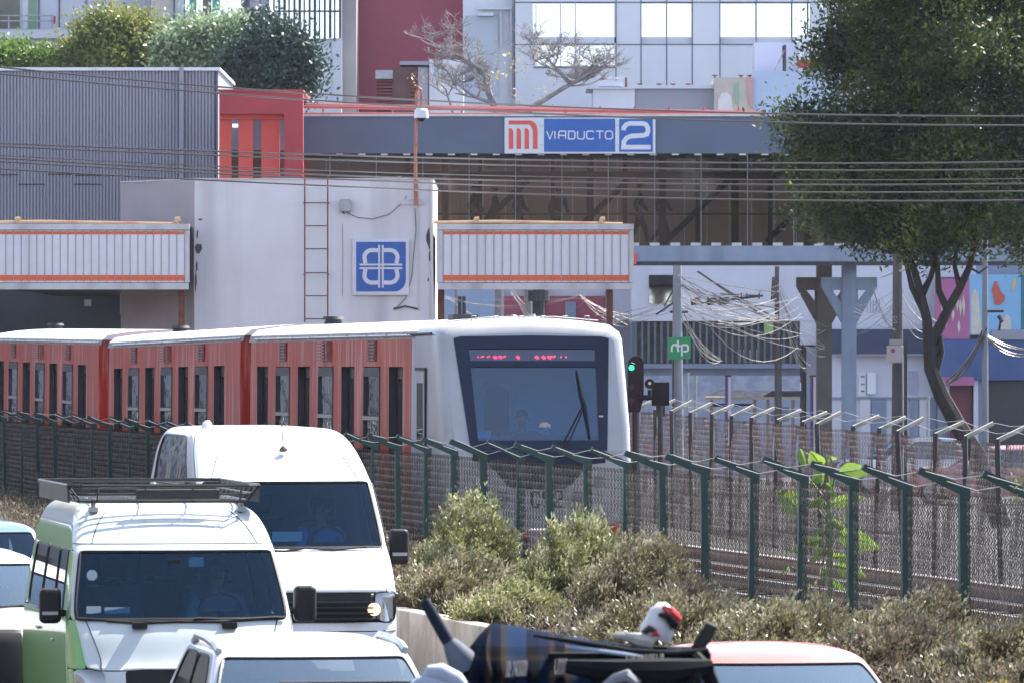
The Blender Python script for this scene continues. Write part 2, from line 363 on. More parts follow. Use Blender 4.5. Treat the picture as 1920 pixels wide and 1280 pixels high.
def fence(label, pos, zb, arm, base_z, group, wob, wirem, postm, armm, pw, r):
    n = len(pos); t = thing('chain_link_fence', label, 'fence', (pos[n//2][0], pos[n//2][1], base_z), group=group)
    o0 = Vector(t.location); a = Vector(arm)
    meshes = []
    L0 = (Vector(pos[1])-Vector(pos[0])).length
    for k in range(4 if wob > .02 else 2):
        V, Fc = linkmesh(L0, zb(pos[0][1])-base_z-.02, r=r, wob=wob, seed=k+1)
        o = fastmesh('wire_mesh', V, Fc, wirem, t); meshes.append(o.data); bpy.data.objects.remove(o)
    # post prototype, built at origin with unit arm
    for i, (x, y) in enumerate(pos):
        z1 = zb(y); lean = rnd.uniform(-.022, .022)
        m = MB(); h = z1-base_z; w2 = pw/2
        s = 1 if arm[0] > 0 else -1
        pr = [(-w2, 0), (w2, 0), (w2, h), (w2 if s < 0 else w2, h)]
        # bent flat bar: vertical part and arm as one outline in the plane of the arm
        A = abs(arm[0]); U = arm[2]+rnd.uniform(-.012, .012)
        out = [(w2, -.3), (-w2, -.3), (-w2, h-w2*.3), (-w2-A, h+U-.01), (-w2-A+.03, h+U+w2*.9), (w2, h+w2*.8)]
        if s > 0: out = [(-p[0], p[1]) for p in out]
        if armm is None:
            m.prism(out, lambda px, pz: (px, -w2*.8, pz), lambda px, pz: (px, w2*.8, pz)); o = m.build('post', postm, t)
            o.location = Vector((x, y, base_z))-o0; o.rotation_euler = (0, lean, ROADROT*.9)
        else:
            m.cyl((0, 0, -.3), (0, 0, h), w2, n=6); o = m.build('post', postm, t)
            o.location = Vector((x, y, base_z))-o0; o.rotation_euler = (0, lean*2, 0)
            m2 = MB(); m2.cyl((0, 0, h-.02), (arm[0], arm[1], h+U), .034, n=5); b = m2.build('arm', armm, o)
        if i < n-1:
            d = Vector(pos[i+1])-Vector(pos[i])
            me = meshes[rnd.randrange(len(meshes))]; p = bpy.data.objects.new('wire_mesh', me); col.objects.link(p); p.parent = t
            p.location = Vector((x, y, base_z))-o0; p.rotation_euler = (0, 0, math.atan2(d.y, d.x)); p.scale = (d.length/L0, 1, (zb(y)-base_z)/(zb(pos[0][1])-base_z))
    for k, fr in enumerate((.45, .95)):
        m = MB(); pts = []
        for i, (x, y) in enumerate(pos):
            pts.append((x+arm[0]*fr-o0.x, y+arm[1]*fr-o0.y, zb(y)+arm[2]*fr-o0.z+.02))
            if i < n-1:
                pts.append(((x+pos[i+1][0])/2+arm[0]*fr-o0.x, (y+pos[i+1][1])/2+arm[1]*fr-o0.y, zb(y)+arm[2]*fr-o0.z-.0-rnd.uniform(0, .05)))
        m.tube(pts, .004, n=4).build('barbed_wire', M['galv'], t)
    return t
near = []; Z = 50.8
while Z < 150: near.append((fx(Z), Z)); Z += 2.08+ (0 if Z < 88 else .022*(Z-88))
fence('long green posted chain link fence with arms leaning over the shrubs beside the train', near, lambda y: 2.36, (-.37, -.07, .17), .62, None, .006, M['meshwire'], M['green'], None, .09, .0060)
g = MB(); zz = list(range(89, 151, 3))  # added near-black sheet stands for the shaded, backlit mesh
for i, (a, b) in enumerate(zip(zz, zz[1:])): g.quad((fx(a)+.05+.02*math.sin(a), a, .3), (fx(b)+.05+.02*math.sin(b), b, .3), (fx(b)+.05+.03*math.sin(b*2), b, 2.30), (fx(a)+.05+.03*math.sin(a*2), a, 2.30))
o = solo('shade_netting', g, mat('dark_sheet', (.010, .014, .014), (.022, .026, .024), scale=5, rough=.9, spec=.1), 'dark netting hung on the fence beside the rear metro cars at left', 'netting', (fx(110), 110, .3))
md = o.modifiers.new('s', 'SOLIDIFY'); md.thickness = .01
far = []; Z = 84
while Z < 139: far.append((rx(Z), Z)); Z += 2.85
fence('sagging rusty chain link fence with pale arms on far side of the tracks', far, lambda y: H(766+(rx(y)/y*F+960-1222)*.086, y), (.40, 0, .17), .3, None, .05, M['farwire'], M['dark'], M['arm'], .08, .0062)

# ------------------------------------------------------------------ metro cars
OUT = [(1.25, 1.15), (1.29, 1.4), (1.30, 1.9), (1.30, 2.6), (1.295, 3.2), (1.285, 3.80), (1.255, 3.90), (1.15, 3.99), (.8, 4.04), (.4, 4.075), (0, 4.09)]
HALF = OUT+[(-x, z) for x, z in OUT[-2::-1]]
def sx(z):
    for (a, za), (b, zb_) in zip(OUT, OUT[1:]):
        if za <= z <= zb_: return a+(b-a)*(z-za)/(zb_-za)
    return OUT[0][0]
def side(mb, s, y0, y1, z0, z1, holes):
    ys = sorted({y0, y1, *[h[0] for h in holes], *[h[1] for h in holes]}); zz = sorted({z0, z1, *[h[2] for h in holes], *[h[3] for h in holes], *[z for _, z in OUT if z0 < z < z1]})
    for a, b in zip(ys, ys[1:]):
        for c, d in zip(zz, zz[1:]):
            cy, cz = (a+b)/2, (c+d)/2
            if any(h[0] < cy < h[1] and h[2] < cz < h[3] for h in holes): continue
            mb.quad((s*sx(c), a, c), (s*sx(c), b, c), (s*sx(d), b, d), (s*sx(d), a, d))
DOORS = [2.55, 6.75, 10.95, 15.2]; WINS = [4.6, 8.8, 13.05]
SG = glass('side_glazing', (.10, .12, .13), .38, .03, wavy=1.6)
DG = glass('door_glazing', (.05, .055, .06), .02, .1)
def metro_car(label, cab):
    t = thing('metro_car', label, 'metro car')
    L = 16.75; y0 = 1.25 if cab else .25
    holes = [(d-.58, d+.58, 1.25, 3.42) for d in DOORS]+[(w_-.72, w_+.72, 2.05, 3.42) for w_ in WINS]
    b = MB()
    for s in (-1, 1): side(b, s, y0, L-.25, 1.15, 3.80, holes)
    rt = MB()
    for s in (-1, 1):        # dark returns of the openings
        for (a, c, d, e) in holes:
            xo = s*(sx((d+e)/2)-.004); xi = xo-s*.10
            rt = MB(); rt.quad((xo, a+.004, d), (xo, a+.004, e), (xi, a+.004, e), (xi, a+.004, d)); rt.quad((xo, c-.004, d), (xo, c-.004, e), (xi, c-.004, e), (xi, c-.004, d)); rt.quad((xo, a, e-.004), (xo, c, e-.004), (xi, c, e-.004), (xi, a, e-.004)); rt.build('opening_trim', mat('door_dark', (.03, .028, .034), (.018, .016, .02), scale=3, rough=.5), t)
    b.quad(*[(x, L-.25, z) for x, z in HALF])
    if not cab: b.quad(*[(x, .25, z) for x, z in HALF])
    b.build('body_side', M['trainred'], t)
    r = MB(); up = [p for p in HALF if p[1] >= 3.89]; k = (1.0 if cab else .0)
    for (xa, za), (xb, zb_) in zip(up, up[1:]): r.quad((xa, k, za), (xb, k, zb_), (xb, L, zb_), (xa, L, za))
    r.quad(*[(x, L, z) for x, z in up])
    if not cab: r.quad(*[(x, 0, z) for x, z in up])
    ro = r.build('roof', M['trainroof'], t, smooth=True)
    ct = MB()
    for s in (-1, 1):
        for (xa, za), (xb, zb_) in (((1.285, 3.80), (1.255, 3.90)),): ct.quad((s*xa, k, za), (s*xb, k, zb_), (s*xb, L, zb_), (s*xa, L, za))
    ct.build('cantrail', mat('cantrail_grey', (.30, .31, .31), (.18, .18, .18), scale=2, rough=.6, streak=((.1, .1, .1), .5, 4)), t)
    gm = MB()
    for s in (-1, 1):
        gm.cyl((s*1.30, k+.2, 3.845), (s*1.30, L-.8, 3.845), .014, n=5)
        for i in range(9): gm.box(s*1.30-.012, s*1.30+.012, k+.5+i*1.75, k+.53+i*1.75, 3.83, 3.875)
    gm.build('gutter', M['galv'], t)
    fl = MB().box(-1.2, 1.2, .3 if not cab else 1.25, L-.3, 1.1, 1.2); fl.build('floor', M['dark'], t)
    iw = MB().box(-.03, .03, y0+.1, L-.4, 1.2, 1.21); 
    for s in (-1, 1):
        for d in DOORS:
            m = MB(); xi = s*1.185
            for (a, c) in ((d-.575, d-.015), (d+.015, d+.575)):
                fr = rrect(a, c, 1.26, 3.41, .02, 1); hl = rrect(a+.09, c-.09, 2.2, 3.25, .06, 2)
                m.plate(fr, [hl], lambda yy, zz: (yy, 0, zz), .03)
            m.v = [(xi-s*v[1], v[0], v[2]) for v in m.v]
            o = m.build('door', mat('door_dark', (.035, .033, .04), (.022, .02, .024), scale=3, rough=.5), t)
            gg = MB()
            for (a, c) in ((d-.49, d-.10), (d+.10, d+.49)): gg.quad((xi-s*.015, a, 2.2), (xi-s*.015, c, 2.2), (xi-s*.015, c, 3.25), (xi-s*.015, a, 3.25))
            gg.build('door_glass', DG, o)
        for w_ in WINS:
            m = MB(); a, c = w_-.71, w_+.71
            m.plate(rrect(a, c, 2.06, 3.41, .10), [rrect(a+.06, c-.06, 2.12, 2.66, .04, 2), rrect(a+.06, c-.06, 2.72, 3.28, .04, 2)], lambda yy, zz: (yy, 0, zz), .05)
            m.v = [(s*(sx(v[2])+.012)-s*v[1], v[0], v[2]) for v in m.v]
            o = m.build('window', M['dark'], t)
            gg = MB(); gg.quad(*[(s*(sx(z)-.02), y, z) for y, z in ((a+.04, 2.1), (c-.04, 2.1), (c-.04, 3.3), (a+.04, 3.3))]); gg.build('pane', SG, o)
            br = MB().box(s*1.312-.01, s*1.312+.01, a+.03, c-.03, 2.665, 2.715); br.build('sill_bar', M['aluminium'], o)
        for w_ in WINS:      # louvred vents above the windows
            m = MB(); a, c = w_-.36, w_+.36; x0 = s*1.291
            m.box(min(x0, x0+s*.008), max(x0, x0+s*.008), a, c, 3.495, 3.785)
            big = (w_ == WINS[1]); pr = .07 if big else .02
            m.box(min(x0, x0+s*pr), max(x0, x0+s*pr), a-(.1 if big else 0), a-.02+.03, 3.50, 3.78)
            for i in range(6): m.box(min(x0, x0+s*(pr+.015)), max(x0, x0+s*(pr+.015)), a+.02, w_-.02, 3.505+i*.047, 3.53+i*.047)
            for i in range(6): m.box(min(x0, x0+s*(pr+.015)), max(x0, x0+s*(pr+.015)), w_+.02, c, 3.505+i*.047, 3.53+i*.047)
            vb = MB(); vb.v = m.v[:8]; vb.f = m.f[:6]; m.v = m.v[8:]; m.f = [tuple(i-8 for i in q) for q in m.f[6:]]
            o = m.build('vent', mat('vent_red', (.36, .15, .15), (.22, .08, .08), scale=5, rough=.5), t); vb.build('vent_recess', M['black'], o)
    un = MB().box(-1.1, 1.1, .8, L-.8, .75, 1.1); un.build('underframe', M['dark'], t)
    for yc in (2.9, 13.6):
        m = MB().box(-1.0, 1.0, yc-1.5, yc+1.5, .55, .8)
        for dy in (-1, 1):
            for s in (-1, 1): m.cyl((s*.95, yc+dy, .82), (s*.68, yc+dy, .82), .42, n=18)
        m.build('bogie', M['rubber'], t)
    m = MB().cyl((0, L-.5, 4.05), (0, L-.5, 4.16), .17, .13, n=12).cyl((0, L-.5, 4.16), (0, L-.5, 4.21), .19, .16, n=12)
    m.build('roof_vent', M['dark'], t, smooth=True)
    if not cab:
        gw = MB().box(-1.05, 1.05, -.45, .25, 1.1, 3.85); gw.build('gangway', mat('gangway', (.32, .02, .02), (.2, .015, .015), scale=3, stretch=(1, 12, 1), rough=.6), t)
    return t
def yf(z):      # front of the nose, leaning back above the waist
    return -1.28 if z < 2.3 else -1.28+(z-2.3)*.38
def nose(t):
    L = []
    def ring(dy, kx, kz, y=None):
        o = []
        for x, z in HALF:
            f = max(0, (z-3.7)/.39); zz = z-kz*f
            o.append((x*kx, (yf(zz)+dy) if y is None else y, zz))
        return o
    rings = [ring(0, 1, 0, 1.02), ring(0, 1, 0, .3), ring(.75, 1, 0), ring(.36, 1.0, .005), ring(.15, .988, .035), ring(.055, .965, .085), ring(.012, .925, .15), ring(0, .88, .215)]
    m = MB(); n = len(HALF)
    for r_ in rings: m.v += r_
    dl = 0
    for i in range(len(rings)-1):
        for j in range(n-1):
            a = i*n+j; m.f.append((a, a+1, a+n+1, a+n))
    me = m.build('cab_shell', M['trainwhite'], t, smooth=True); me.modifiers[0].split_angle = R(60)
    R7 = rings[-1]; zt = R7[n//2][2]
    face = [(p[0], p[2]) for p in R7]
    fn = lambda e: (lambda x, z: (x, yf(z)+e, z))
    # white face, split at the waist so that it stays planar
    hw = lambda z: 1.06-.13*max(0, (3.83-z))/1.5
    wsB, wsT = 2.44, 3.42
    hole = [(-hw(wsT)+.17, wsT), (hw(wsT)-.17, wsT), (hw(wsB)-.12, wsB), (-hw(wsB)+.12, wsB)]
    hole2 = [(-hw(3.66)+.18, 3.66), (hw(3.66)-.18, 3.66), (hw(3.5)-.18, 3.5), (-hw(3.5)+.18, 3.5)]
    upper = [(1.30*.88, 2.3)]+[p for p in face if p[1] > 2.3]+[(-1.30*.88, 2.3)]
    a = MB().plate(upper, [hole, hole2], fn(0), .04)
    lower = [p for p in face if p[1] < 2.29 and p[0] > 0]+[(1.30*.88, 2.3), (-1.30*.88, 2.3)]+[p for p in face if p[1] < 2.29 and p[0] < 0]
    a.plate(lower, [], fn(0), .04)
    a.build('cab_face', M['trainwhite'], t)
    # navy mask
    mp = MB().plate([(-hw(2.3), 2.302), (-hw(3.83), 3.80), (-.96, 3.825), (0, 3.84), (.96, 3.825), (hw(3.83), 3.80), (hw(2.3), 2.302)], [hole, hole2], fn(-.012), .011)
    low = [(-.90, 2.298), (.90, 2.298), (.90, 2.14), (.70, 2.12), (.58, 2.02), (.45, 1.86), (.36, 1.80), (0, 1.79), (-.36, 1.80), (-.45, 1.86), (-.58, 2.02), (-.72, 2.13), (-.90, 2.17)]
    mp.plate(low, [], fn(-.012), .011)
    mk = mp.build('mask', M['mask'], t)
    MB().plate(hole, [], fn(.004), .006).build('windscreen', glass('cab_glass', (.40, .72, .92), .045, .02), t)
    MB().plate(hole2, [], fn(.004), .006).build('display_glass', glass('display_glass', (.6, .68, .8), .05, .02), mk)
    d = MB().box(-.86, .86, yf(3.58)+.08, yf(3.58)+.12, 3.47, 3.69); dd = d.build('destination_display', mat('display_panel', (.10, .13, .22), rough=.4), t)
    # red dots of the half-lit display
    m = MB(); segs = [(-.73, .03), (-.68, .05), (-.60, .05), (-.52, .06), (-.45, .06), (-.38, .05), (-.21, .06), (.05, .06), (.14, .06), (.22, .07), (.30, .04), (.40, .03), (.47, .03)]
    yy = yf(3.58)+.07
    for x, wd in segs:
        k = max(1, int(wd/.017))
        for i in range(k):
            m.box(x+i*.018, x+i*.018+.012, yy, yy+.008, 3.545+(i % 2)*.010, 3.557+(i % 2)*.010)
            if k > 2 and i in (1, 2): m.box(x+i*.018, x+i*.018+.012, yy, yy+.008, 3.530, 3.542)
    m.build('red_dots', emit('led_red', '#ff2238', 6), dd)
    # lamps
    for x, z, r_, mm in ((-.80, 1.90, .085, 'bright'), (.80, 1.90, .085, 'grey'), (-.52, 1.67, .12, 'grey'), (.52, 1.67, .12, 'grey')):
        o = MB().disc((x, yf(z)-.025, z), r_, .03, n=22).build('headlight', M['galv'], t)
        q = MB().disc((x, yf(z)-.030, z), r_*.82, .004, n=22)
        q.build('lens', mat('lens_'+mm, (.75, .74, .70) if mm == 'bright' else (.20, .20, .21), scale=30, rough=.15), o)
    # number
    nb = MB(); x0 = .055; s = .055; H_ = .20; w_ = .028; y = yf(1.7)-.012
    def dig(path, x, dz=0):
        nb.ribbon([(x+a*.10, 1.555+b*H_) for a, b in path], w_, y, .012)
    cx = -.10
    dig([(1, .8), (.85, 1), (.15, 1), (0, .8), (0, .2), (.15, 0), (.85, 0), (1, .2)], cx)
    dig([(1, 1), (0, 1), (0, .58), (.8, .58), (1, .42), (1, .15), (.85, 0), (0, 0)], cx+.155)
    dig([(0, .8), (.15, 1), (.85, 1), (1, .8), (1, .62), (0, .2), (0, 0), (1, 0)], cx+.31)
    nb.build('fleet_number', M['black'], t)
    # orange skirt band on the face and corners
    bd = MB(); top = [(-1.11, 1.36), (-.8, 1.27), (-.4, 1.22), (0, 1.21), (.4, 1.22), (.8, 1.27), (1.11, 1.36)]
    bd.plate([(-1.11, 1.155)]+top+[(1.11, 1.155)], [], fn(-.010), .009)
    bd.build('orange_band', M['trainorange'], t)
    for s in (-1, 1):
        bb = MB(); kz = [1.15, 1.40]
        xs = [(1.0, .75), (1.0, .36), (.988, .15), (.965, .055), (.925, .012)]
        for (ka, da), (kb, db) in zip(xs, xs[1:]):
            zt_a = 1.52-.0*da; P = []
            for (k_, d_) in ((ka, da), (kb, db)):
                for z in (1.155, 1.36+.22*min(1, d_/.3)): P.append((s*(sx(z)*k_+.008), yf(z)+d_-.008, z))
            bb.quad(P[0], P[1], P[3], P[2])
        bb.build('orange_band', M['trainorange'], t)
    ap = MB().box(-.95, .95, -1.15, -.9, .70, 1.12).box(-.22, .22, -1.5, -1.0, .78, 1.0); ap.build('coupler', M['dark'], t)
    bs = MB().box(.55, 1.1, -1.34, -1.16, .85, 1.05); bs.build('step', M['aluminium'], t)
    # silver cab side with its door
    for s in (-1, 1):
        m = MB(); side(m, s, .98, 1.25, 1.15, 3.8, []); m.build('cab_side', M['silver'], t)
        d = MB(); x = s*1.308; a, b = .14, .86
        d.box(min(x, x-s*.02), max(x, x-s*.02), a, b, 1.25, 3.36); dr = d.build('cab_door', M['silver'], t)
        MB().box(min(x, x+s*.012), max(x, x+s*.012), .02, .13, 1.25, 3.40).build('door_seal', M['black'], dr)
        MB().box(min(x, x+s*.012), max(x, x+s*.012), .02, .86, 3.37, 3.41).build('door_rail', M['dark'], dr)
        MB().box(min(x, x+s*.006), max(x, x+s*.006), .28, .74, 2.3, 3.2).build('door_window', glass('cab_side_glass', (.15, .2, .24), .1), dr)
        MB().cyl((s*1.30, -.35, 3.865), (s*1.30, 1.3, 3.86), .018, n=6).build('roof_hook', M['dark'], t)
    # cab interior
    iw = MB(); yb = .80; 
    door = [(-.42, 1.35), (-.42, 3.05)]+arc(-.20, 3.05, .20, 180, 0, 8, .22)+[(.02, 1.35)]
    door = [(-.42, 1.4)]+arc(-.20, 3.02, .20, 180, 0, 8, .22)+[(.02, 1.4)]
    iw.plate([(-1.22, 1.2), (-1.22, 3.75), (1.22, 3.75), (1.22, 1.2)], [door], lambda x, z: (x, yb, z), .05)
    o = iw.build('cab_partition', mat('partition', (.55, .70, .78), (.48, .62, .70), scale=1, rough=.5), t)
    dm = MB().plate(door, [], lambda x, z: (x, yb+.03, z), .03); dm.build('cab_inner_door', mat('inner_door', (.02, .03, .07), rough=.3), o)
    fr = MB().ribbon(door, .09, yb-.02, .018); fr.build('door_frame', mat('door_trim', (.62, .66, .60), rough=.4), o)
    MB().box(-1.1, 1.1, -1.0, .8, 1.25, 1.3).build('cab_floor', M['dark'], t)
    ds = MB(); ds.prism([(-1.12, 1.3), (-.5, 1.3), (-.45, 1.2)], lambda a, b: (a, 0, b), lambda a, b: (a, 0, b)) if False else None
    ds.prism([(-1.10, 1.3), (-1.14, 2.38), (-.95, 2.50), (-.62, 2.44), (-.60, 1.3)], lambda y, z: (-1.02, y, z), lambda y, z: (1.02, y, z))
    ds.build('driver_desk', mat('desk', (.07, .12, .20), (.05, .09, .16), scale=2, rough=.5), t)
    st = MB().box(-.33, .27, -.05, .1, 1.75, 2.55).box(-.33, .27, -.5, .05, 1.72, 1.85).box(-.08, .02, -.3, -.2, 1.3, 1.75); st.build('driver_seat', mat('seat_blue', (.03, .05, .12), rough=.7), t, bevel=.04)
    MB().disc((.10, yf(2.55)+.03, 2.60), .085, .01, n=22).build('round_badge', mat('badge', (.62, .62, .58), (.1, .1, .1), scale=26, rough=.5), t)
    MB().box(.845, .905, yf(2.72)-.001, yf(2.72)+.002, 2.70, 2.77).build('sticker', M['signwhite'], t)
    MB().box(-.90, -.62, -1.08, -1.02, 2.47, 2.56).build('desk_paper', mat('cyan_paper', (.05, .55, .65), rough=.5), t)
    # wiper
    wp = MB(); f = lambda x, z: (x, yf(z)-.04, z)
    wp.tube([f(.28, 2.32), f(.62, 2.88)], .014, n=5).tube([f(.36, 2.32), f(.66, 2.90)], .010, n=5)
    wp.tube([f(.585, 3.38), f(.62, 3.05), f(.66, 2.88), f(.70, 2.45)], [.008, .018, .028, .008], n=5)
    wp.build('wiper', M['black'], t)
    # fittings along the roof edge
    m = MB()
    for x in (-.75, -.45, -.1, .2, .5, .8): m.tube([(x, -.35, 4.02), (x, -.38, 4.10), (x+.06, -.36, 4.10), (x+.06, -.34, 4.03)], .008, n=4)
    m.tube([(-1.1, -.3, 4.02), (-.5, -.3, 4.085), (.4, -.3, 4.09), (1.0, -.3, 4.04)], .008, n=4)
    m.build('roof_cable', M['galv'], t)
    MB().box(-.55, -.2, 2.2, 2.6, 4.06, 4.14).build('roof_box', M['dark'], t)
    MB().cyl((-.15, -.1, 4.06), (-.15, -.1, 4.12), .13, .05, n=14).build('roof_dome', M['dark'], t)
    MB().cyl((.14, -.1, 4.06), (.14, -.1, 4.13), .05, .03, n=10).build('roof_dome', M['galv'], t)
c1 = metro_car('leading metro car with silver cab, navy windscreen and red sides', True); nose(c1)
O1 = Vector((-1.15, 90, 0))+tn*1.3
c1.location = O1; c1.rotation_euler = (0, 0, math.atan(.183/.983))
c2 = metro_car('second metro car from the cab, faded red with three louvred vents', False)
def place_car(c, X0, Z0, X1, Z1, z, pitch):
    d = Vector((X1-X0, Z1-Z0, 0)).normalized(); n_ = Vector((d.y, -d.x, 0)); p = Vector((X0, Z0, z))+n_*1.3
    c.location = p; c.rotation_euler = (pitch, 0, math.atan2(-d.x, d.y))
c3 = copy_tree(c2); c3['label'] = 'rearmost visible metro car, red, running under the striped canopy at left'
for c in (c1, c2, c3): c['group'] = 'cars of the red metro train'
place_car(c2, -4.33, 107.0, -7.53, 123.6, 0.02, -.004)
place_car(c3, -7.68, 124.3, -11.05, 141.0, .01, .006)
# ================================================================== STATION BUILDINGS
def wallbox(root, name, m, u0, u1, v0, v1, Z, d, off, **k):
    return MB().pbox(u0, u1, v0, v1, Z, d).build(name, m, root, off, **k)
BOT = 683+CH*F/150     # ground line in pixels at 150 m
def gv(Z): return 683+CH*F/Z
# white block with the station emblem
Z = 150; off = (X(590, Z), Z, 0)
t = thing('station_block', 'bluish white rendered station block carrying the blue square emblem', 'building', off)
m = MB(); m.prism([(X(365, Z), Z), (X(812, Z), Z), (X(812, Z), Z+9), (X(228, 152.7)-.0, Z+9), (X(228, 152.7), 152.7)], lambda x, y: (x, y, 0), lambda x, y: (x, y, H(337, Z)))
m.build('wall', M['block'], t, off)
# the oblique pinkish face as a thin skin
a = Vector((X(365, Z), Z, 0)); b = Vector((X(228, 152.7), 152.7, 0)); n_ = Vector((b.y-a.y, -(b.x-a.x), 0)).normalized()
if n_.y > 0: n_ = -n_
m = MB(); zt = H(338, Z)
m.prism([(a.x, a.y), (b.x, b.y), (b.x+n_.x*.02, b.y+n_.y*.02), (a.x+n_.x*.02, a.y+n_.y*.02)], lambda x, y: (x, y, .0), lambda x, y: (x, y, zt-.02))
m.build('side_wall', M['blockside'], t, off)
cp = MB().prism([(X(363, Z), Z-.03), (X(813, Z), Z-.03), (X(813, Z), Z+9), (X(226, 152.7), Z+9), (X(226, 152.7), 152.6)], lambda x, y: (x, y, H(337, Z)), lambda x, y: (x, y, H(334.5, Z)))
cp.build('coping', M['whiteframe'], t, off)
pt = MB()      # flaked patches and cracks on the left and right edges: real recessed-looking chips
def blob(u, v, ru, rv, n=9, sd=0):
    g = random.Random(sd); return [(X(u+ru*math.cos(6.283*i/n)*g.uniform(.5, 1.1), Z), H(v+rv*math.sin(6.283*i/n)*g.uniform(.5, 1.1), Z)) for i in range(n)]
for i, (u, v, ru, rv) in enumerate(((372, 467, 7, 13), (369, 500, 2.5, 12), (367, 530, 2, 22), (376, 412, 5, 3), (370, 440, 2, 10), (804, 445, 5, 24), (806, 480, 3, 12), (808, 510, 2, 16), (803, 525, 2, 5), (812-4, 415, 3, 12))):
    pt.plate(blob(u, v, ru, rv, sd=i), [], lambda x, z: (x, Z-.004, z), .003)
pt.build('flaked_paint', mat('bare_render', (.12, .11, .12), (.05, .045, .05), scale=6, rough=.95, bump=.5), t, off)
dp = MB().cyl((X(811, Z), Z-.06, H(600, Z)), (X(808, Z), Z-.06, H(336, Z)), .035).cyl((X(785, Z), Z-.05, H(380, Z)), (X(785, Z), Z-.05, H(580, Z)), .012)
dp.build('downpipe', M['whiteframe'], t, off)
cb = MB(); 
P = lambda u, v, y=Z-.03: (X(u, Z), y, H(v, Z))
cb.tube([P(648, 398), P(670, 408), P(700, 411), P(730, 402), P(755, 380), P(762, 368)], .008, n=4)
cb.tube([P(778, 390), P(780, 430), P(772, 520), P(760, 560), P(745, 576), P(738, 578)], .010, n=4)
cb.tube([P(738, 580), P(760, 574), P(785, 580)], .02, n=5)
cb.tube([P(642, 420), P(643, 470), P(642, 555)], .005, n=4)
cb.build('cables', M['wire'], t, off)
MB().cyl(P(748, 331, Z+.1), P(748, 336, Z+.1), .05, n=8).build('lamp_stub', M['signwhite'], t, off)
MB().pbox(752, 795, 374, 384, Z-.04, .05).build('mount_plate', M['whiteframe'], t, off)
# emblem sign
s = thing('emblem_sign', 'square blue metro emblem sign in a white frame on the white block', 'sign', (X(713, Z), Z-.1, H(555, Z))); so_ = tuple(s.location)
u0, u1, v0, v1 = 661, 767, 448, 554
MB().plate([(X(u0, Z), H(v0, Z)), (X(u1, Z), H(v0, Z)), (X(u1, Z), H(v1, Z)), (X(u0, Z), H(v1, Z))], [], lambda x, z: (x, Z-.10, z), .098).build('frame', M['signwhite'], s, so_, bevel=.012)
x0, x1, z0, z1 = X(668, Z), X(761, Z), H(547, Z), H(454, Z)
MB().plate([(x0, z0), (x0, z1), (x1, z1), (x1, z0+.30)]+arc(x1-.26, z0+.26, .26, 0, -90, 8)+[(x1-.30, z0)], [], lambda x, z: (x, Z-.106, z), .005).build('blue_panel', M['signblue'], s, so_)
cx, cz = X(714.5, Z), H(500, Z); px = Z/F; em = MB()
for sx_, sz_ in ((1, 1), (-1, 1), (1, -1), (-1, -1)):
    pts = [(cx+sx_*5.5*px, cz+sz_*30*px), (cx+sx_*11*px, cz+sz_*30.5*px)]+[(cx+sx_*(17+14*math.sin(R(a_)))*px, cz+sz_*(17+13.5*math.cos(R(a_)))*px) for a_ in range(0, 111, 15)]+[(cx+sx_*29*px, cz+sz_*5.5*px)]
    em.ribbon(pts, 7.6*px, Z-.112, .005)
for d_ in (-3.4, 3.4):
    em.ribbon([(cx+d_*px, cz-40*px), (cx+d_*px, cz+40*px)], 3.4*px, Z-.116, .005)
    em.ribbon([(cx-40*px, cz+d_*px), (cx+40*px, cz+d_*px)], 3.4*px, Z-.120, .005)
em.build('emblem', M['signwhite'], s, so_)
# ladder, floodlight, camera mast
m = MB(); 
for u in (572, 615): m.cyl(P(u, 330, Z-.22), P(u, 604, Z-.22), .017, n=6)
for v in (381, 424, 467, 512, 555, 598): m.cyl(P(572, v, Z-.22), P(615, v, Z-.22), .013, n=5)
for v in (381, 515):
    for u in (570, 617): m.cyl(P(u, v, Z-.24), P(u, v, Z), .014, n=5)
solo('wall_ladder', m, M['rust'], 'thin rusty ladder fixed upright to the white station block', 'ladder', (X(593, Z), Z-.22, H(604, Z)))
s = thing('floodlight', 'small grey floodlight box on the white wall beside the ladder', 'floodlight', (X(647, Z), Z, H(398, Z))); so_ = tuple(s.location)
MB().pbox(637, 658, 374, 397, Z-.22, .18).build('housing', M['galv'], s, so_, bevel=.02)
MB().cyl(P(641, 396, Z-.1), P(645, 400, Z), .02).build('bracket', M['dark'], s, so_)
s = thing('camera_mast', 'rusty pole with hooked top and white dome camera above the block', 'camera pole', (X(780, Z), Z-.05, H(380, Z))); so_ = tuple(s.location)
m = MB(); m.tube([P(780, 385, Z-.07), P(779, 300, Z-.07), P(781, 200, Z-.07), P(781, 175, Z-.07), P(784, 163, Z-.07), P(789, 168, Z-.07), P(790, 190, Z-.07), P(790, 202, Z-.07)], [.045, .04, .035, .035, .03, .03, .03, .03], n=8)
m.build('pole', mat('rust_orange', (.50, .18, .10), (.32, .12, .08), scale=5, rough=.7), s, so_, smooth=True)
m = MB(); m.cyl(P(790, 203, Z-.07), P(790, 208, Z-.07), .11, .155, n=16).cyl(P(790, 208, Z-.07), P(790, 222, Z-.07), .155, .165, n=16)
hs = m.build('camera_housing', M['signwhite'], s, so_, smooth=True)
MB().cyl(P(790, 222, Z-.07), P(790, 229, Z-.07), .11, .05, n=14).build('dome', M['black'], hs, so_, smooth=True)

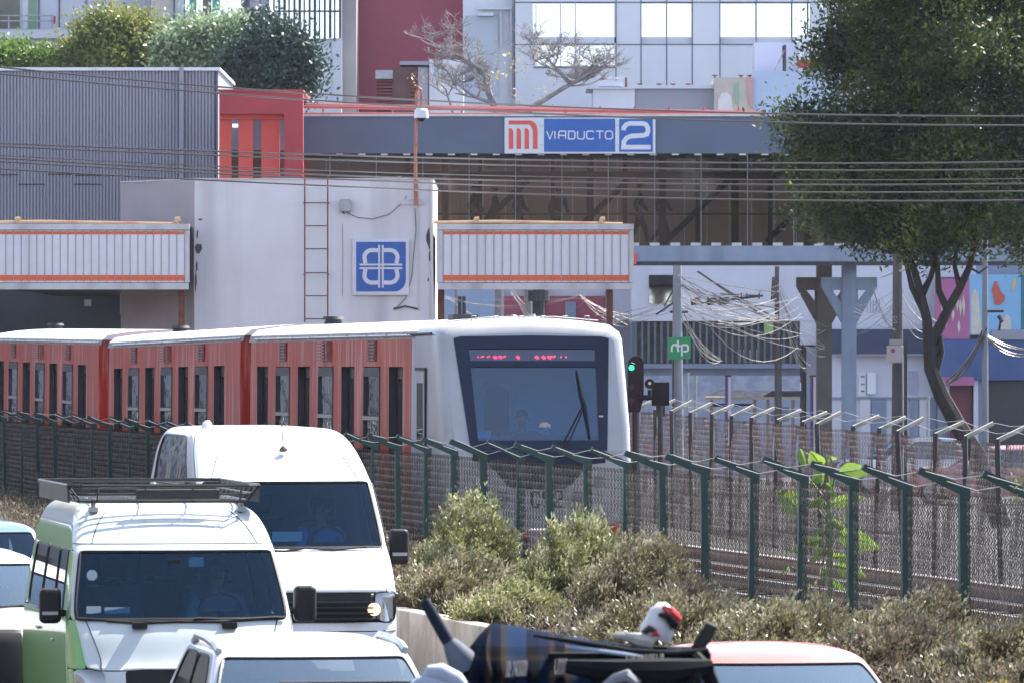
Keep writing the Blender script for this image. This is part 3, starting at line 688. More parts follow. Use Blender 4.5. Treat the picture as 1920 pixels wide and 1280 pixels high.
# striped canopies
def canopy(label, u0, u1, n, post_us, Zc, dep, off_u, colm):
    off = (X((u0+u1)/2, Zc), Zc, 0); t = thing('platform_canopy', label, 'canopy', off, group='striped platform canopies')
    t0 = 420; fr = MB()
    fr.pbox(u0, u1, t0, 431, Zc-.06, .2); fr.pbox(u0+2, u1-2, 531, 543, Zc-.06, .2)
    fr.pbox(u0, u0+11, 432, 530, Zc-.03, .15); fr.pbox(u1-8, u1, 432, 530, Zc-.03, .15)
    fr.build('frame', M['whiteframe'], t, off, bevel=.008)
    a0, a1 = u0+12, u1-9; w_ = (a1-a0)/n
    for i in range(n):
        p = MB().pbox(a0+i*w_+.7, a0+(i+1)*w_-.7, 432.2, 529.8, Zc, .03)
        o = p.build('panel', M['white'], t, off)
        b = MB().pbox(a0+i*w_+.9, a0+(i+1)*w_-.9, 434, 440, Zc-.004, .004).pbox(a0+i*w_+.9, a0+(i+1)*w_-.9, 516, 527, Zc-.004, .004)
        b.build('stripe', M['orange'], o, off)
    rb = MB()
    for i in range(n+1): rb.pbox(a0+i*w_-.55, a0+i*w_+.55, 432, 530, Zc-.02, .05)
    rb.build('ribs', M['galv'], t, off)
    rf = MB().box(X(u0+2, Zc), X(u1-2, Zc), Zc+.15, Zc+dep, H(533, Zc), H(424, Zc))
    rf.build('roof', M['dark'], t, off)
    for u in post_us:
        MB().pbox(u-6, u+6, 543, gv(Zc), Zc+.3, .16).build('post', colm, t, off)
    pipe = MB(); y = Zc+.1; q = lambda u, v: (X(u, Zc), y, H(v, Zc))
    pipe.tube([q(u0-6, 417), q(u0+(u1-u0)*.3, 415), q(u0+(u1-u0)*.6, 417), q(u1-20, 419.5)], .035, n=6)
    pipe.build('pipe', M['gas'], t, off)
    for f_ in (.21, .85) if u0 > 400 else (.95, .2):
        uu = u0+(u1-u0)*f_; MB().cyl(q(uu-6, 417), q(uu-5, 411), .05, .045, n=8).cyl(q(uu-7, 411), q(uu+2, 410), .05, n=8).build('vent_cowl', M['gas'], t, off)
    return t
canopy('short white canopy fascia with orange stripes right of the emblem block', 819, 1188, 22, (827, 1143), 150, 5, 0, M['rust'])
canopy('long white orange-striped canopy fascia over the rear metro cars, left of the emblem block', -45, 355, 26, (340,), 149.2, 26, 0, M['rust'])
# platform hall under the left canopy
off = (X(150, 176), 176, 0); t = thing('platform_hall', 'dim platform hall wall beneath the left striped canopy', 'building', off)
MB().pbox(-200, 400, 430, gv(176), 176, .4).build('back_wall', mat('shadow_wall', (.05, .055, .07), (.03, .033, .045), scale=.6, rough=.8), t, off)  # near-black wall colour carries the shadow under the canopy
MB().pbox(272, 338, 566, 640, 172, .3).build('pillar', M['blockside'], t, off)
m = MB()
for u in (225, 262, 295): m.pbox(u, u+5, 545, 590, 168, .1)
m.pbox(158, 170, 562, 574, 166, .2)
m.build('hanging_sign', M['galv'], t, off)
wall_y = 178
off = (X(200, 186), 186, 0); t = thing('corrugated_building', 'tall grey corrugated metal building with a white roof edge at upper left', 'building', off)
m = MB(); Zc = 186; xa, xb = X(-60, Zc), X(409, Zc); p = .092; zt = H(133, Zc); prof = []
x = xa
while x < xb-.1: prof += [(x, Zc), (x+p*.55, Zc), (x+p*.65, Zc+.05), (x+p*.9, Zc+.05)]; x += p
prof += [(xb, Zc), (xb, Zc+10), (xa, Zc+10)]
k = len(m.v); nn = len(prof)
for q in prof: m.v.append((q[0], q[1], 0))
for q in prof: m.v.append((q[0], q[1], zt+.0))
for i in range(nn): m.f.append((k+i, k+(i+1) % nn, k+nn+(i+1) % nn, k+nn+i))
m.build('wall', M['corr'], t, off)
MB().box(xa-.1, xb+.06, Zc-.10, Zc+10, zt, zt+.09).build('roof', M['white'], t, off)
MB().pbox(336, 344, 126, 420, Zc-.14, .1).build('downpipe', M['corr'], t, off)
MB().pbox(402.5, 405, 134, 420, Zc-.03, .02).build('corner_gap', M['dark'], t, off)
m = MB()
for u0_, u1_, v_ in ((-20, 34, 327), (34, 84, 345), (90, 135, 326), (138, 190, 345), (140, 210, 328)): m.pbox(u0_, u1_, v_, v_+2, Zc-.015, .012)
m.build('flashing', M['dark'], t, off)
# red portal
Zp = 177; off = (X(490, Zp), Zp, 0); t = thing('red_stair_tower', 'bright red portal building with three narrow slots joining the footbridge', 'building', off)
q = lambda u, v: (X(u, Zp), H(v, Zp)); y0 = Zp
m = MB().plate([q(411, 171), q(568, 171), q(568, gv(Zp)), q(533, gv(Zp)), q(533, 214), q(411, 214)], [], lambda x, z: (x, Zp, z), .6)
m.build('outer_wall', M['redwall'], t, off)
MB().pbox(409, 569, 168, 172, Zp-.05, 6).build('roof_edge', M['redwall'], t, off)
m = MB(); Zq = Zp+.45
for a, b in ((411, 434), (447, 474), (490, 524)): m.pbox(a, b, 224, gv(Zp), Zq, .25)
m.pbox(411, 533, 214, 224, Zq-.1, .3); m.build('fin', M['redbright'], t, off)
MB().pbox(411, 533, 214, 282, Zq+1.2, .3).build('inner_fascia', M['conc_blue'], t, off)
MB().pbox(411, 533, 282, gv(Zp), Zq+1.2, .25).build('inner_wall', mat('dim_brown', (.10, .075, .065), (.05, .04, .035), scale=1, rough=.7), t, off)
MB().pbox(436, 446, 233, 239, Zq+1, .05).build('small_lamp', emit('slot_lamp', '#cfe0ff', .8), t, off)
# footbridge
Zb = 180; off = (X(1200, Zb), Zb, 0); t = thing('station_footbridge', 'long covered footbridge with blue-grey fascia and bronze glazing', 'footbridge', off)
UE = 2050
q = lambda u, v, y=Zb: (X(u, Zb), y, H(v, Zb))
MB().pbox(568, UE, 218, 288, Zb, .25).build('upper_fascia', M['fascia'], t, off)
MB().pbox(566, UE, 214.5, 218.5, Zb-.06, 4.2).build('roof', M['whiteframe'], t, off)
m = MB(); m.pbox(820, UE, 461, 490, Zb-.02, .3); m.build('lower_beam', M['conc_blue'], t, off)
MB().pbox(820, UE, 490.5, 498, Zb-.06, .3).build('lower_flange', M['dark'], t, off)
MB().pbox(568, UE, 462, 470, Zb+.4, 3.4).build('deck', M['concrete'], t, off)
m = MB(); u = 1180
while u < UE: m.pbox(u, u+18, 455.5, 461, Zb-.03, .25); u += 38.5
m.build('brackets', M['whiteframe'], t, off)
m = MB(); u = 588
while u < UE: m.pbox(u, u+13, 288.4, 291.4, Zb-.03, .1); u += 42
m.build('soffit_lamps', M['whiteframe'], t, off)
m = MB()
for u in range(618, UE, 87): m.pbox(u, u+1.2, 290, 461, Zb+.02, .04)
m.build('glazing_bar', mat('bar_grey', (.26, .27, .28), (.14, .14, .15), scale=1.5, rough=.6), t, off)
m = MB()
for i, u in enumerate(range(760, UE, 68)): m.pbox(u, u+(13 if i % 2 else 8), 290, 461, Zb+.55, .14)
m.pbox(568, UE, 322, 336, Zb+.5, .05); m.pbox(568, UE, 400, 403, Zb+.5, .04); m.pbox(568, UE, 288.5, 297, Zb+.1, .4)
m.build('inner_posts', mat('frame_brown', (.035, .03, .035), (.02, .018, .02), scale=2, rough=.6), t, off)
m = MB()
for u in range(870, UE, 190):
    a = Vector(q(u, 452, Zb+1.2)); b = Vector(q(u+120, 335, Zb+1.2)); m.cyl(a, b, .085, n=4)
m.build('brace', M['dark'], t, off)
m = MB()
u = 570
while u < UE: m.pbox(u, u+41, 290, 461, Zb+3.3, .03); u += 42
tb = leafmat('bronze_panel', (.19, .178, .178), (.25, .235, .235), (.32, .30, .30), scale=.35, trans=.6, rough=.5)
m.build('rear_glazing', tb, t, off)
MB().pbox(568, UE, 290, 461, Zb+.10, .01).build('front_glazing', M['brownglass'], t, off)
# red rails above the roof
m = MB()
m.cyl(q(566, 190, Zb+3), q(1440, 205, Zb+3), .07, n=8).cyl(q(566, 211, Zb+1), q(1440, 213, Zb+1), .04, n=8)
for u in range(600, 1440, 66): m.cyl(q(u, 192, Zb+3), q(u, 215, Zb+3), .03, n=6)
m.build('roof_rail', M['redpipe'], t, off)
m = MB().cyl(q(566, 197, Zb+1.4), q(1440, 209, Zb+1.4), .05, n=8); m.build('roof_pipe', M['redpipe'], t, off)
# columns with forked heads, as part of the bridge
def fork(uc, Zf, mm, w_, hw_, top=498, bot=None):
    c = MB(); bot = bot or gv(Zf)
    c.pbox(uc-w_, uc+w_, top, bot, Zf, .7)
    P2 = lambda u, v: (X(u, Zf), H(v, Zf))
    for s in (-1, 1):
        c.plate([P2(uc+s*w_, 520), P2(uc+s*hw_, 520), P2(uc+s*hw_, 538), P2(uc+s*(w_+1), 606), P2(uc+s*w_, 606)],
                [[P2(uc+s*(w_+3), 544), P2(uc+s*(w_+20), 544), P2(uc+s*(w_+3), 566)]], lambda x, z: (x, Zf+.06, z), .5)
    return c.build('column', mm, t, off)
fork(1593, 181, M['conc_blue'], 13, 52)
fork(1546, 184.5, mat('brown_column', (.13, .11, .10), (.09, .075, .07), scale=1, rough=.7), 14, 52)
# station sign
Zs = Zb-.12; s = thing('station_sign', 'station name sign reading VIADUCTO with orange emblem and number 2', 'sign', (X(1087, Zs), Zs, H(288, Zs))); so_ = tuple(s.location)
Q = lambda u, v: (X(u, Zs), H(v, Zs)); px = Zs/F
MB().pbox(946, 1229, 221, 288.5, Zs, .115).build('frame', M['signwhite'], s, so_, bevel=.01)
b = MB().pbox(1020, 1153.5, 223, 285, Zs-.006, .005).pbox(1161, 1224, 223.5, 285, Zs-.006, .005); b.build('blue_panel', M['signblue'], s, so_)
tw = MB(); y = Zs-.011
LT = {'V': [[(0, 1), (.5, 0), (1, 1)]], 'I': [[(.5, 1), (.5, 0)]], 'A': [[(0, 0), (0, .8), (.15, 1), (1, 1), (1, 0)], [(0, .45), (1, .45)]],
      'D': [[(0, 0), (0, 1), (.8, 1), (1, .8), (1, .2), (.8, 0), (0, 0)]], 'U': [[(0, 1), (0, .2), (.15, 0), (.85, 0), (1, .2), (1, 1)]],
      'C': [[(1, .85), (.85, 1), (.15, 1), (0, .85), (0, .15), (.15, 0), (.85, 0), (1, .15)]], 'T': [[(0, 1), (1, 1)], [(.5, .97), (.5, 0)]],
      'O': [[(.2, 1), (.8, 1), (1, .8), (1, .2), (.8, 0), (.2, 0), (0, .2), (0, .8), (.2, 1)]]}
pos = [(1025, 12), (1038, 5), (1047.5, 13), (1066, 12), (1083, 12.5), (1100, 13.5), (1117.5, 14), (1135, 13.5)]
for ch, (u, wd) in zip('VIADUCTO', pos):
    for k, st in enumerate(LT[ch]):
        cl = st[0] == st[-1]; pp = st[:-1] if cl else st
        tw.ribbon([(X(u+a*wd, Zs), H(261-b_*14.5, Zs)) for a, b_ in pp], 2.3*px, y-.002*k, .004, closed=cl)
tw.build('lettering', M['signwhite'], s, so_)
n2 = MB(); n2.ribbon([(X(u, Zs), H(v, Zs)) for u, v in [(1169, 245), (1170, 239), (1174, 234.5), (1180, 232), (1205, 232), (1211, 234), (1214.5, 240), (1215, 246), (1213, 252), (1206, 254.5), (1184, 255.5), (1175, 259), (1170, 266), (1169, 276.5), (1220, 276.5)]], 8.6*px, y, .004)
n2.build('number_two', M['signwhite'], s, so_)
mo = MB()
mo.plate([Q(954, 226.5), Q(995, 226.5), Q(1001, 229), Q(1006, 235), Q(1008, 245), Q(1008, 280), Q(999, 280), Q(999, 247), Q(997, 240), Q(993, 234), Q(954, 234)], [], lambda x, z: (x, y, z), .004)
for a in (954, 968.5, 983.5): mo.plate([Q(a, 241), Q(a+5, 241), Q(a+8, 245), Q(a+8.5, 250), Q(a+8.5, 280), Q(a, 280)], [], lambda x, z: (x, y, z), .004)
mo.build('orange_emblem', M['signorange'], s, so_)
bt = MB()
for u, v in ((1013, 236), (1017, 236), (1013, 272), (1017, 272), (1155.5, 236), (1159, 236), (1155.5, 272), (1159, 272)): bt.disc((X(u, Zs), Zs-.006, H(v, Zs)), .011, .006, n=8)
bt.build('bolts', M['black'], s, so_)
s = MB().pbox(1187, 1193.5, 474, 496, Zb-.12, .08)
solo('orange_marker', s, M['signorange'], 'tiny orange sign panel on the footbridge beam beside the canopy end', 'sign', (X(1190, Zb), Zb-.12, H(496, Zb)))

# ================================================================== FAR BUILDINGS (250 m)
Zf = 250
def bld(name, label, uc, Z_=Zf): 
    off = (X(uc, Z_), Z_, 0); return thing(name, label, 'building', off), off
farw = mat('far_white', (.56, .57, .63), (.50, .51, .58), scale=.25, rough=.8, streak=((.34, .34, .37), .35, .6))
farw2 = mat('far_panel', (.60, .61, .66), (.54, .55, .60), scale=.2, rough=.5, streak=((.38, .40, .45), .3, .5))
shade = mat('far_grey', (.30, .30, .35), (.26, .26, .31), scale=.3, rough=.8)
skyglass = glass('far_window', (.05, .06, .07), .34, .02, wavy=.25)
joint = mat('joint_dark', (.08, .09, .13), rough=.7)
t, off = bld('white_building', 'pale building with long ledge and green door behind the left trees', 150)
wallbox(t, 'wall', farw, -80, 282, 0, gv(Zf), Zf, 12, off)
MB().pbox(-80, 282, -160, 0, Zf, 12).build('upper_wall', farw, t, off)
MB().pbox(-80, 205, 56, 72, Zf-1.0, 1.0).build('ledge', farw, t, off)
MB().pbox(-80, 205, 71.5, 125, Zf-.5, .5).build('lower_wall', mat('far_grey_wall', (.42, .42, .48), (.37, .37, .43), scale=.3, rough=.8), t, off)
MB().pbox(-60, 37, -40, 54, Zf-.03, .03).build('window', mat('olive_glass', (.10, .10, .075), (.14, .14, .11), scale=.4, rough=.3), t, off)
MB().pbox(42, 52, -20, 55, Zf-.05, .05).build('door', farw2, t, off); MB().pbox(55, 68, -20, 55, Zf-.05, .05).build('door', mat('green_door', (.20, .34, .20), rough=.6), t, off)
m = MB()
for v in (32, 42): m.cyl((X(-60, Zf), Zf-.9, H(v, Zf)), (X(103, Zf), Zf-.9, H(v, Zf)), .03, n=5)
for u in (-40, 20, 100): m.cyl((X(u, Zf), Zf-.9, H(30, Zf)), (X(u, Zf), Zf-.9, H(56, Zf)), .03, n=5)
m.build('railing', M['galv'], t, off)
MB().pbox(100, 104, 30, 46, Zf-1.1, .1).build('extinguisher', M['redwall'], t, off)
MB().pbox(229, 235, 5, 36, Zf-.06, .06).build('blue_pipe', mat('pipe_blue', (.12, .30, .55), rough=.6), t, off)
MB().pbox(72, 74, -20, 55, Zf-.06, .06).pbox(110, 112, -20, 55, Zf-.06, .06).pbox(162, 163, -20, 45, Zf-.04, .04).build('joints', joint, t, off)
for k, (u0, u1, lab) in enumerate(((136, 160, 'left of two dark air conditioner units on the far ledge'), (170, 197, 'right of two dark air conditioner units on the far ledge'))):
    a = thing('air_conditioner', lab, 'air conditioner', (X((u0+u1)/2, Zf), Zf-.8, H(56, Zf)), group='air conditioners on the far ledge'); ao = tuple(a.location)
    MB().pbox(u0, u1, 44, 56, Zf-.9, .5).build('casing', mat('ac_grey', (.10, .10, .13), (.07, .07, .09), scale=2, rough=.6), a, ao, bevel=.03)
    MB().disc((X((u0+u1)/2, Zf), Zf-.92, H(50, Zf)), .1, .02, n=16).build('fan', M['black'], a, ao)
t, off = bld('grey_glass_building', 'grey building with green-tinted glazing above the pale trees', 400, 248)
wallbox(t, 'wall', shade, 283, 505, -160, gv(248), 248, 12, off)
MB().pbox(283, 325, -40, 38, 247.9, .09).build('beige_panel', mat('beige_panel', (.55, .50, .47), rough=.8), t, off)
MB().pbox(328, 345, -40, 45, 247.85, .1).pbox(468, 500, -40, 40, 247.85, .1).build('white_column', farw, t, off)
m = MB().pbox(347, 455, -40, 38, 247.88, .08); m.build('glazing', skyglass, t, off)
MB().pbox(355, 368, -20, 33, 247.8, .05).pbox(398, 412, -30, 20, 247.8, .05).build('green_panel', mat('green_film', (.08, .32, .26), rough=.4), t, off)
MB().pbox(380, 396, -30, 30, 247.8, .05).build('curtain', mat('brown_curtain', (.16, .14, .12), rough=.8), t, off)
MB().pbox(283, 505, 38.5, 41, 247.6, .3).pbox(452, 454, -40, 40, 247.7, .1).pbox(462, 464, -40, 40, 247.7, .1).pbox(325, 327, -40, 90, 247.7, .1).build('frame_lines', joint, t, off)
# ribbed glass building
t, off = bld('ribbed_glass_building', 'office building with dark vertical glazing ribs above a white base', 575, 246)
wallbox(t, 'base_wall', farw2, 520, 640, 74, gv(246), 246, 10, off); MB().pbox(503, 640, -160, 73.5, 246.2, 10).build('upper_wall', shade, t, off)
MB().pbox(505, 636, -100, 73, 246.05, .1).build('glazing', skyglass, t, off)
m = MB()
for i in range(14): m.pbox(512+i*9.5, 514.5+i*9.5+(i % 3), -100, 77-(i % 2)*6, 245.8, .25)
m.pbox(505, 640, 20, 22.5, 245.9, .1); m.build('ribs', M['mask'], t, off)
MB().pbox(623, 641, 72, 190, 245.9, .1).build('pilaster', farw, t, off)
t, off = bld('maroon_building', 'plain maroon rendered building with a beige concrete edge', 765, 252)
wallbox(t, 'wall', M['maroon'], 664, 872, -160, gv(252), 252, 12, off)
wallbox(t, 'edge_column', mat('beige_conc', (.38, .35, .34), (.33, .30, .29), scale=.6, rough=.8), 640, 668, -160, gv(252), 247.5, 4, off)
# rooftop hut
t, off = bld('rooftop_shed', 'brown louvred rooftop shed with a white block in front of maroon wall', 780, 225)
wallbox(t, 'white_block', mat('rooftop_white', (.62, .62, .66), (.56, .56, .6), scale=.5, rough=.8), 805, 869, 112, 260, 225, 2.5, off)  # plain white, a little paler than the far walls
MB().pbox(749, 804, 115, 122, 224.8, 2.5).build('roof', shade, t, off)
MB().pbox(704, 736, 132, 148, 224.6, 2).build('awning', M['galv'], t, off)
wallbox(t, 'shed_wall', mat('shed_brown', (.15, .075, .07), (.10, .05, .05), scale=2, rough=.8), 735, 782, 126, 260, 225, 2, off)
m = MB()
for i in range(11): m.pbox(706, 735, 150+i*6, 153.5+i*6, 224.9, .1)
for i in range(9): m.pbox(770, 784, 135+i*7, 138+i*7, 224.9, .06)
m.build('louvres', mat('louvre_maroon', (.22, .05, .06), rough=.7), t, off)
MB().pbox(706, 735, 149, 260, 225.2, .3).build('shed_recess', M['dark'], t, off)
MB().pbox(784, 803, 126, 260, 225.3, 1).build('blue_panel', farw2, t, off)
# big panelled building
t, off = bld('panelled_office_building', 'white panelled office building with reflective ribbon windows', 1200, 248)
Zq = 248
wallbox(t, 'wall', farw2, 868, 2060, -160, gv(Zq), Zq+.6, 12, off)
m = MB().pbox(966, 2060, 84, 250, Zq, .58)
m.pbox(966, 2060, -60, 4.5, Zq, .58)
for a, b in ((966, 999), (1155, 1202), (1298, 1350), (1520, 2060)): m.pbox(a, b, 5, 83.5, Zq, .58)
m.build('panels', farw2, t, off)
m = MB()
for u in (965, 1155, 1202, 1250, 1298, 1350, 1418, 1485, 1515): m.pbox(u-.9, u+.9, -60, 170, Zq-.02, .03)
for v in (4, 83): m.pbox(966, 2060, v, v+1.6, Zq-.035, .03)
m.pbox(1000, 1154, 126, 128, Zq-.035, .03)
m.build('joints', joint, t, off)
for a, b in ((999, 1154), (1203, 1297), (1351, 1519)):
    o = MB().pbox(a, b, 5.5, 70, Zq+.25, .03).build('window', skyglass, t, off)
    MB().pbox(a, b, 70, 83, Zq+.2, .1).build('sill', farw, o, off)
o = MB().pbox(1003, 1154, 86, 124, Zq-.05, .03).build('window', skyglass, t, off)
m = MB()
for u in (1004, 1050, 1078, 1152): m.pbox(u, u+2, 6, 124, Zq-.09, .05)
m.pbox(1000, 1154, 70, 82, Zq-.09, .05); m.build('window_frame', farw, o, off)
m = MB().pbox(897, 960, 14, 18, Zq+.2, .3).pbox(895, 925, 24, 30, Zq+.1, .4).pbox(938, 940, 14, 90, Zq+.3, .2).pbox(957, 960, 0, 180, Zq+.3, .2)
m.build('wing_trim', farw, t, off)
MB().pbox(872, 935, 30, 180, Zq+.55, .04).build('wing_glass', mat('pale_pane', (.40, .44, .52), (.36, .40, .48), scale=.3, rough=.3), t, off)
# terraces in front of it
t, off = bld('rooftop_terrace', 'pale rooftop terrace walls with a faded mural above the footbridge', 1330, 235); Zt = 235
wallbox(t, 'parapet', farw2, 1112, 1190, 166, 300, Zt, 4, off); wallbox(t, 'parapet', shade, 1190, 1340, 166, 300, Zt+.1, 4, off)
MB().pbox(1100, 1188, 164, 167, Zt-.2, 4).pbox(1188, 1340, 160, 166.5, Zt-.1, 4).build('coping', farw, t, off)
mur = wallbox(t, 'mural_wall', mat('mural_base', (.50, .44, .40), (.40, .36, .30), scale=.7, rough=.8), 1339, 1412, 146, 300, Zt-.6, 4, off)
PP = lambda u, v: (X(u, Zt), H(v, Zt))
MB().plate([PP(1345, 210), PP(1345, 190), PP(1352, 176), PP(1362, 174), PP(1370, 182), PP(1374, 210)], [], lambda x, z: (x, Zt-.64, z), .03).build('mural_shape', mat('mur_white', (.66, .62, .62), rough=.8), mur, off)
MB().plate([PP(1376, 160), PP(1384, 155), PP(1384, 200), PP(1377, 195)], [], lambda x, z: (x, Zt-.64, z), .03).build('mural_shape', mat('mur_green', (.25, .42, .30), rough=.8), mur, off)
MB().plate([PP(1398, 146), PP(1411, 146), PP(1411, 205), PP(1404, 200)], [], lambda x, z: (x, Zt-.64, z), .03).build('mural_shape', mat('mur_pink', (.55, .30, .30), rough=.8), mur, off)
wallbox(t, 'parapet', mat('sky_blue_wall', (.42, .50, .64), (.38, .46, .60), scale=.3, rough=.8), 1412, 1640, 134, 300, Zt-.5, 4, off)
MB().pbox(1415, 1500, 80, 134, Zt+2.5, 2).build('penthouse', mat('lilac_wall', (.50, .50, .60), (.46, .46, .56), scale=.3, rough=.8), t, off)
MB().pbox(1498, 1640, 66, 134, Zt+2.2, 2).build('penthouse', farw, t, off); MB().pbox(1496, 1560, 112, 128, Zt-.7, .5).build('red_step', M['redwall'], t, off)
m = MB()
for u in (1340, 1389, 1405, 1428, 1441, 1200, 1236, 1262, 1290): m.cyl((X(u, Zt), Zt, H(150 if u > 1330 else 164, Zt)), (X(u, Zt), Zt, H(142 if u > 1330 else 158, Zt)), .04, n=5); m.pbox(u-5, u+5, 141 if u > 1330 else 157, 143 if u > 1330 else 159, Zt, .06)
m.build('pipe_stubs', M['rust'], t, off)
s = thing('roof_antenna', 'thin dark mast with guy wires on the terrace roof', 'antenna', (X(1474, Zt), Zt+1, H(134, Zt))); so_ = tuple(s.location)
m = MB().cyl((X(1474, Zt), Zt+1, H(134, Zt)), (X(1474, Zt), Zt+1, H(82, Zt)), .05, n=6).cyl((X(1471, Zt), Zt+1, H(134, Zt)), (X(1470, Zt), Zt+1, H(84, Zt)), .03, n=5); m.build('mast', M['dark'], s, so_)
m = MB().tube([(X(1474, Zt), Zt+1, H(90, Zt)), (X(1450, Zt), Zt+.5, H(140, Zt)), (X(1430, Zt), Zt-.55, H(200, Zt))], .022, n=4); m.build('guy_wire', M['palewire'], s, so_)
s = thing('rooftop_tanks', 'white rooftop boxes and pipework beside the bare tree', 'roof equipment', (X(1150, Zt), Zt, H(166, Zt))); so_ = tuple(s.location)
MB().pbox(1122, 1168, 152, 163, Zt, 1).build('box', farw, s, so_); MB().pbox(1118, 1180, 145, 148, Zt+.3, .3).build('pipe', farw, s, so_); MB().pbox(1172, 1176, 146, 164, Zt+.2, .2).build('stub', M['rust'], s, so_)

# ================================================================== STREET BUILDINGS BEHIND THE BRIDGE (205-225 m)
Zw = 212
def W(t, name, m, u0, u1, v0, v1, off, Z_=Zw, d=.3): return MB().pbox(u0, u1, v0, v1, Z_, d).build(name, m, t, off)
sw = mat('shop_white', (.60, .61, .68), (.54, .55, .62), scale=.4, rough=.8, streak=((.35, .35, .38), .35, 1))
sbl = mat('shop_greyblue', (.22, .26, .35), (.18, .22, .31), scale=.5, rough=.7, streak=((.34, .36, .42), .4, 1.2))
dk = mat('shop_dark', (.025, .03, .04), (.018, .02, .03), scale=1, rough=.5)
t, off = bld('blue_workshop_building', 'light blue and maroon low building seen under the right striped canopy', 980, 216)
W(t, 'wall', mat('pale_blue_wall', (.36, .43, .55), (.28, .36, .50), scale=1, rough=.8), 780, 945, 505, gv(216), off, 216, 4)
W(t, 'wall', M['maroon'], 945, 1135, 556, gv(216), off, 216, 4); W(t, 'upper_wall', farw2, 945, 1250, 470, 555.5, off, 216.3, 3)
W(t, 'wall', shade, 1135, 1250, 545, gv(216), off, 215.9, 4); W(t, 'door', sbl, 1060, 1080, 566, 640, off, 215.9, .1)
W(t, 'window', dk, 985, 1022, 500, 640, off, 215.8, .1); W(t, 'column', farw, 1150, 1184, 545, 600, off, 215.4, .3)
t, off = bld('slatted_front_building', 'white upper wall over a long dark slatted window front below the footbridge', 1370, Zw)
W(t, 'wall', sbl, 1184, 1500, 602, gv(Zw), off, Zw+.35, 4); W(t, 'upper_wall', sw, 1184, 1545, 470, 602, off, Zw, 4.3)
W(t, 'upper_wall', sw, 1500, 1560, 602.5, 646, off, Zw+.02, 3); W(t, 'window', skyglass, 1217, 1262, 516, 570, off, Zw-.04, .03)
W(t, 'glazing', mat('slat_glass', (.035, .05, .05), (.10, .13, .10), scale=1.2, rough=.25), 1190, 1500, 603, 681, off, Zw+.30, .03)
m = MB()
for i in range(26): m.pbox(1190+i*12.1, 1194+i*12.1, 603, 681, Zw+.05, .2)
m.build('slats', mat('slat_grey', (.12, .14, .18), (.08, .10, .14), scale=2, rough=.6), t, off)
W(t, 'sill_band', mat('band_blue', (.20, .23, .32), rough=.7), 1186, 1500, 681.5, 690, off, Zw-.1, .3)
for u, wd in ((1383, 6), (1394, 5), (1405, 6), (1418, 5)): W(t, 'white_figure', M['signwhite'], u, u+wd, 655, 680, off, Zw+.26, .03)
W(t, 'green_tarp', mat('lime_panel', (.30, .42, .16), rough=.6), 1433, 1450, 594, 626, off, Zw+.02, .02)
W(t, 'dark_doorway', dk, 1500, 1560, 646.5, gv(Zw), off, Zw+.3, 1); W(t, 'door_panel', shade, 1512, 1530, 650, gv(Zw), off, Zw+.15, .1)
W(t, 'red_sign', M['redpipe'], 1467, 1502, 706, 716, off, Zw+.1, .05); W(t, 'white_sign', M['signwhite'], 1467, 1502, 716.5, 732, off, Zw+.1, .05)
t, off = bld('white_shop_building', 'white shop building with dark blue band and faint upright lettering', 1650, Zw-.5); Zx = Zw-.5
W(t, 'wall', sw, 1560, 1758, 470, 617, off, Zx, 4); W(t, 'blue_band', mat('navy_band', (.03, .045, .10), (.025, .035, .08), scale=1, rough=.6), 1560, 1780, 617.5, 664, off, Zx-.4, 1)
W(t, 'lower_wall', sw, 1560, 1760, 665, gv(Zx), off, Zx+.1, 3)
m = MB(); y = Zx-.012
for i, u in enumerate((1626, 1632, 1637, 1643, 1649)):
    m.ribbon([(X(u, Zx), H(587, Zx)), (X(u, Zx), H(562-i % 2*3, Zx))], .018, y, .01)
for u, a, b in ((1626, 1632, 565), (1637, 1643, 575), (1643, 1649, 580), (1637, 1643, 588)): m.ribbon([(X(u, Zx), H(b, Zx)), (X(a, Zx), H(b-9, Zx))], .014, y-.004, .003)
m.build('faint_lettering', mat('faint_grey', (.18, .19, .25), rough=.8), t, off)
W(t, 'meter_box', M['white'], 1626, 1642, 698, 738, off, Zx-.1, .2); W(t, 'notice', M['white'], 1610, 1624, 698, 742, off, Zx+.05, .04)
for v in (704, 718, 731): W(t, 'notice_print', M['maroon'] if v > 720 else sbl, 1614, 1621, v, v+3, off, Zx+.04, .008)
for a, b, mm in ((1612, 1632, farw2), (1634, 1662, sbl), (1674, 1700, sw), (1706, 1722, sbl), (1724, 1740, farw2), (1745, 1756, sbl)): W(t, 'door', mm, a, b, 748, gv(Zx), off, Zx+.03, .06)
W(t, 'poster', mat('poster', (.45, .38, .50), (.30, .35, .55), scale=3, rough=.6), 1704, 1720, 695, 738, off, Zx+.05, .04)
W(t, 'lintel', sbl, 1560, 1760, 744, 747, off, Zx, .1)
t, off = bld('mural_shop_building', 'building with pink mural, sky-blue butterfly mural and maroon doorways', 1850, Zw-1); Zm = Zw-1
W(t, 'wall', sbl, 1758, 2060, 470, gv(Zm), off, Zm+.3, 4); W(t, 'fascia', farw, 1758, 1830, 496, 520, off, Zm+.2, .1)
P3 = lambda u, v: (X(u, Zm), H(v, Zm)); pl = lambda pts, y_, mm, nm, par: MB().plate([P3(*p) for p in pts], [], lambda x, z: (x, y_, z), .02).build(nm, mm, par, off)
pk = mat('mural_pink', (.42, .13, .28), (.36, .11, .24), scale=.8, rough=.7); lb = mat('mural_sky', (.22, .45, .68), (.19, .40, .62), scale=.7, rough=.7)
a = W(t, 'pink_mural', pk, 1754, 1818, 523, 636, off, Zm-.2, .3)
pale = mat('mural_cream', (.62, .58, .50), (.5, .46, .42), scale=2, rough=.8)
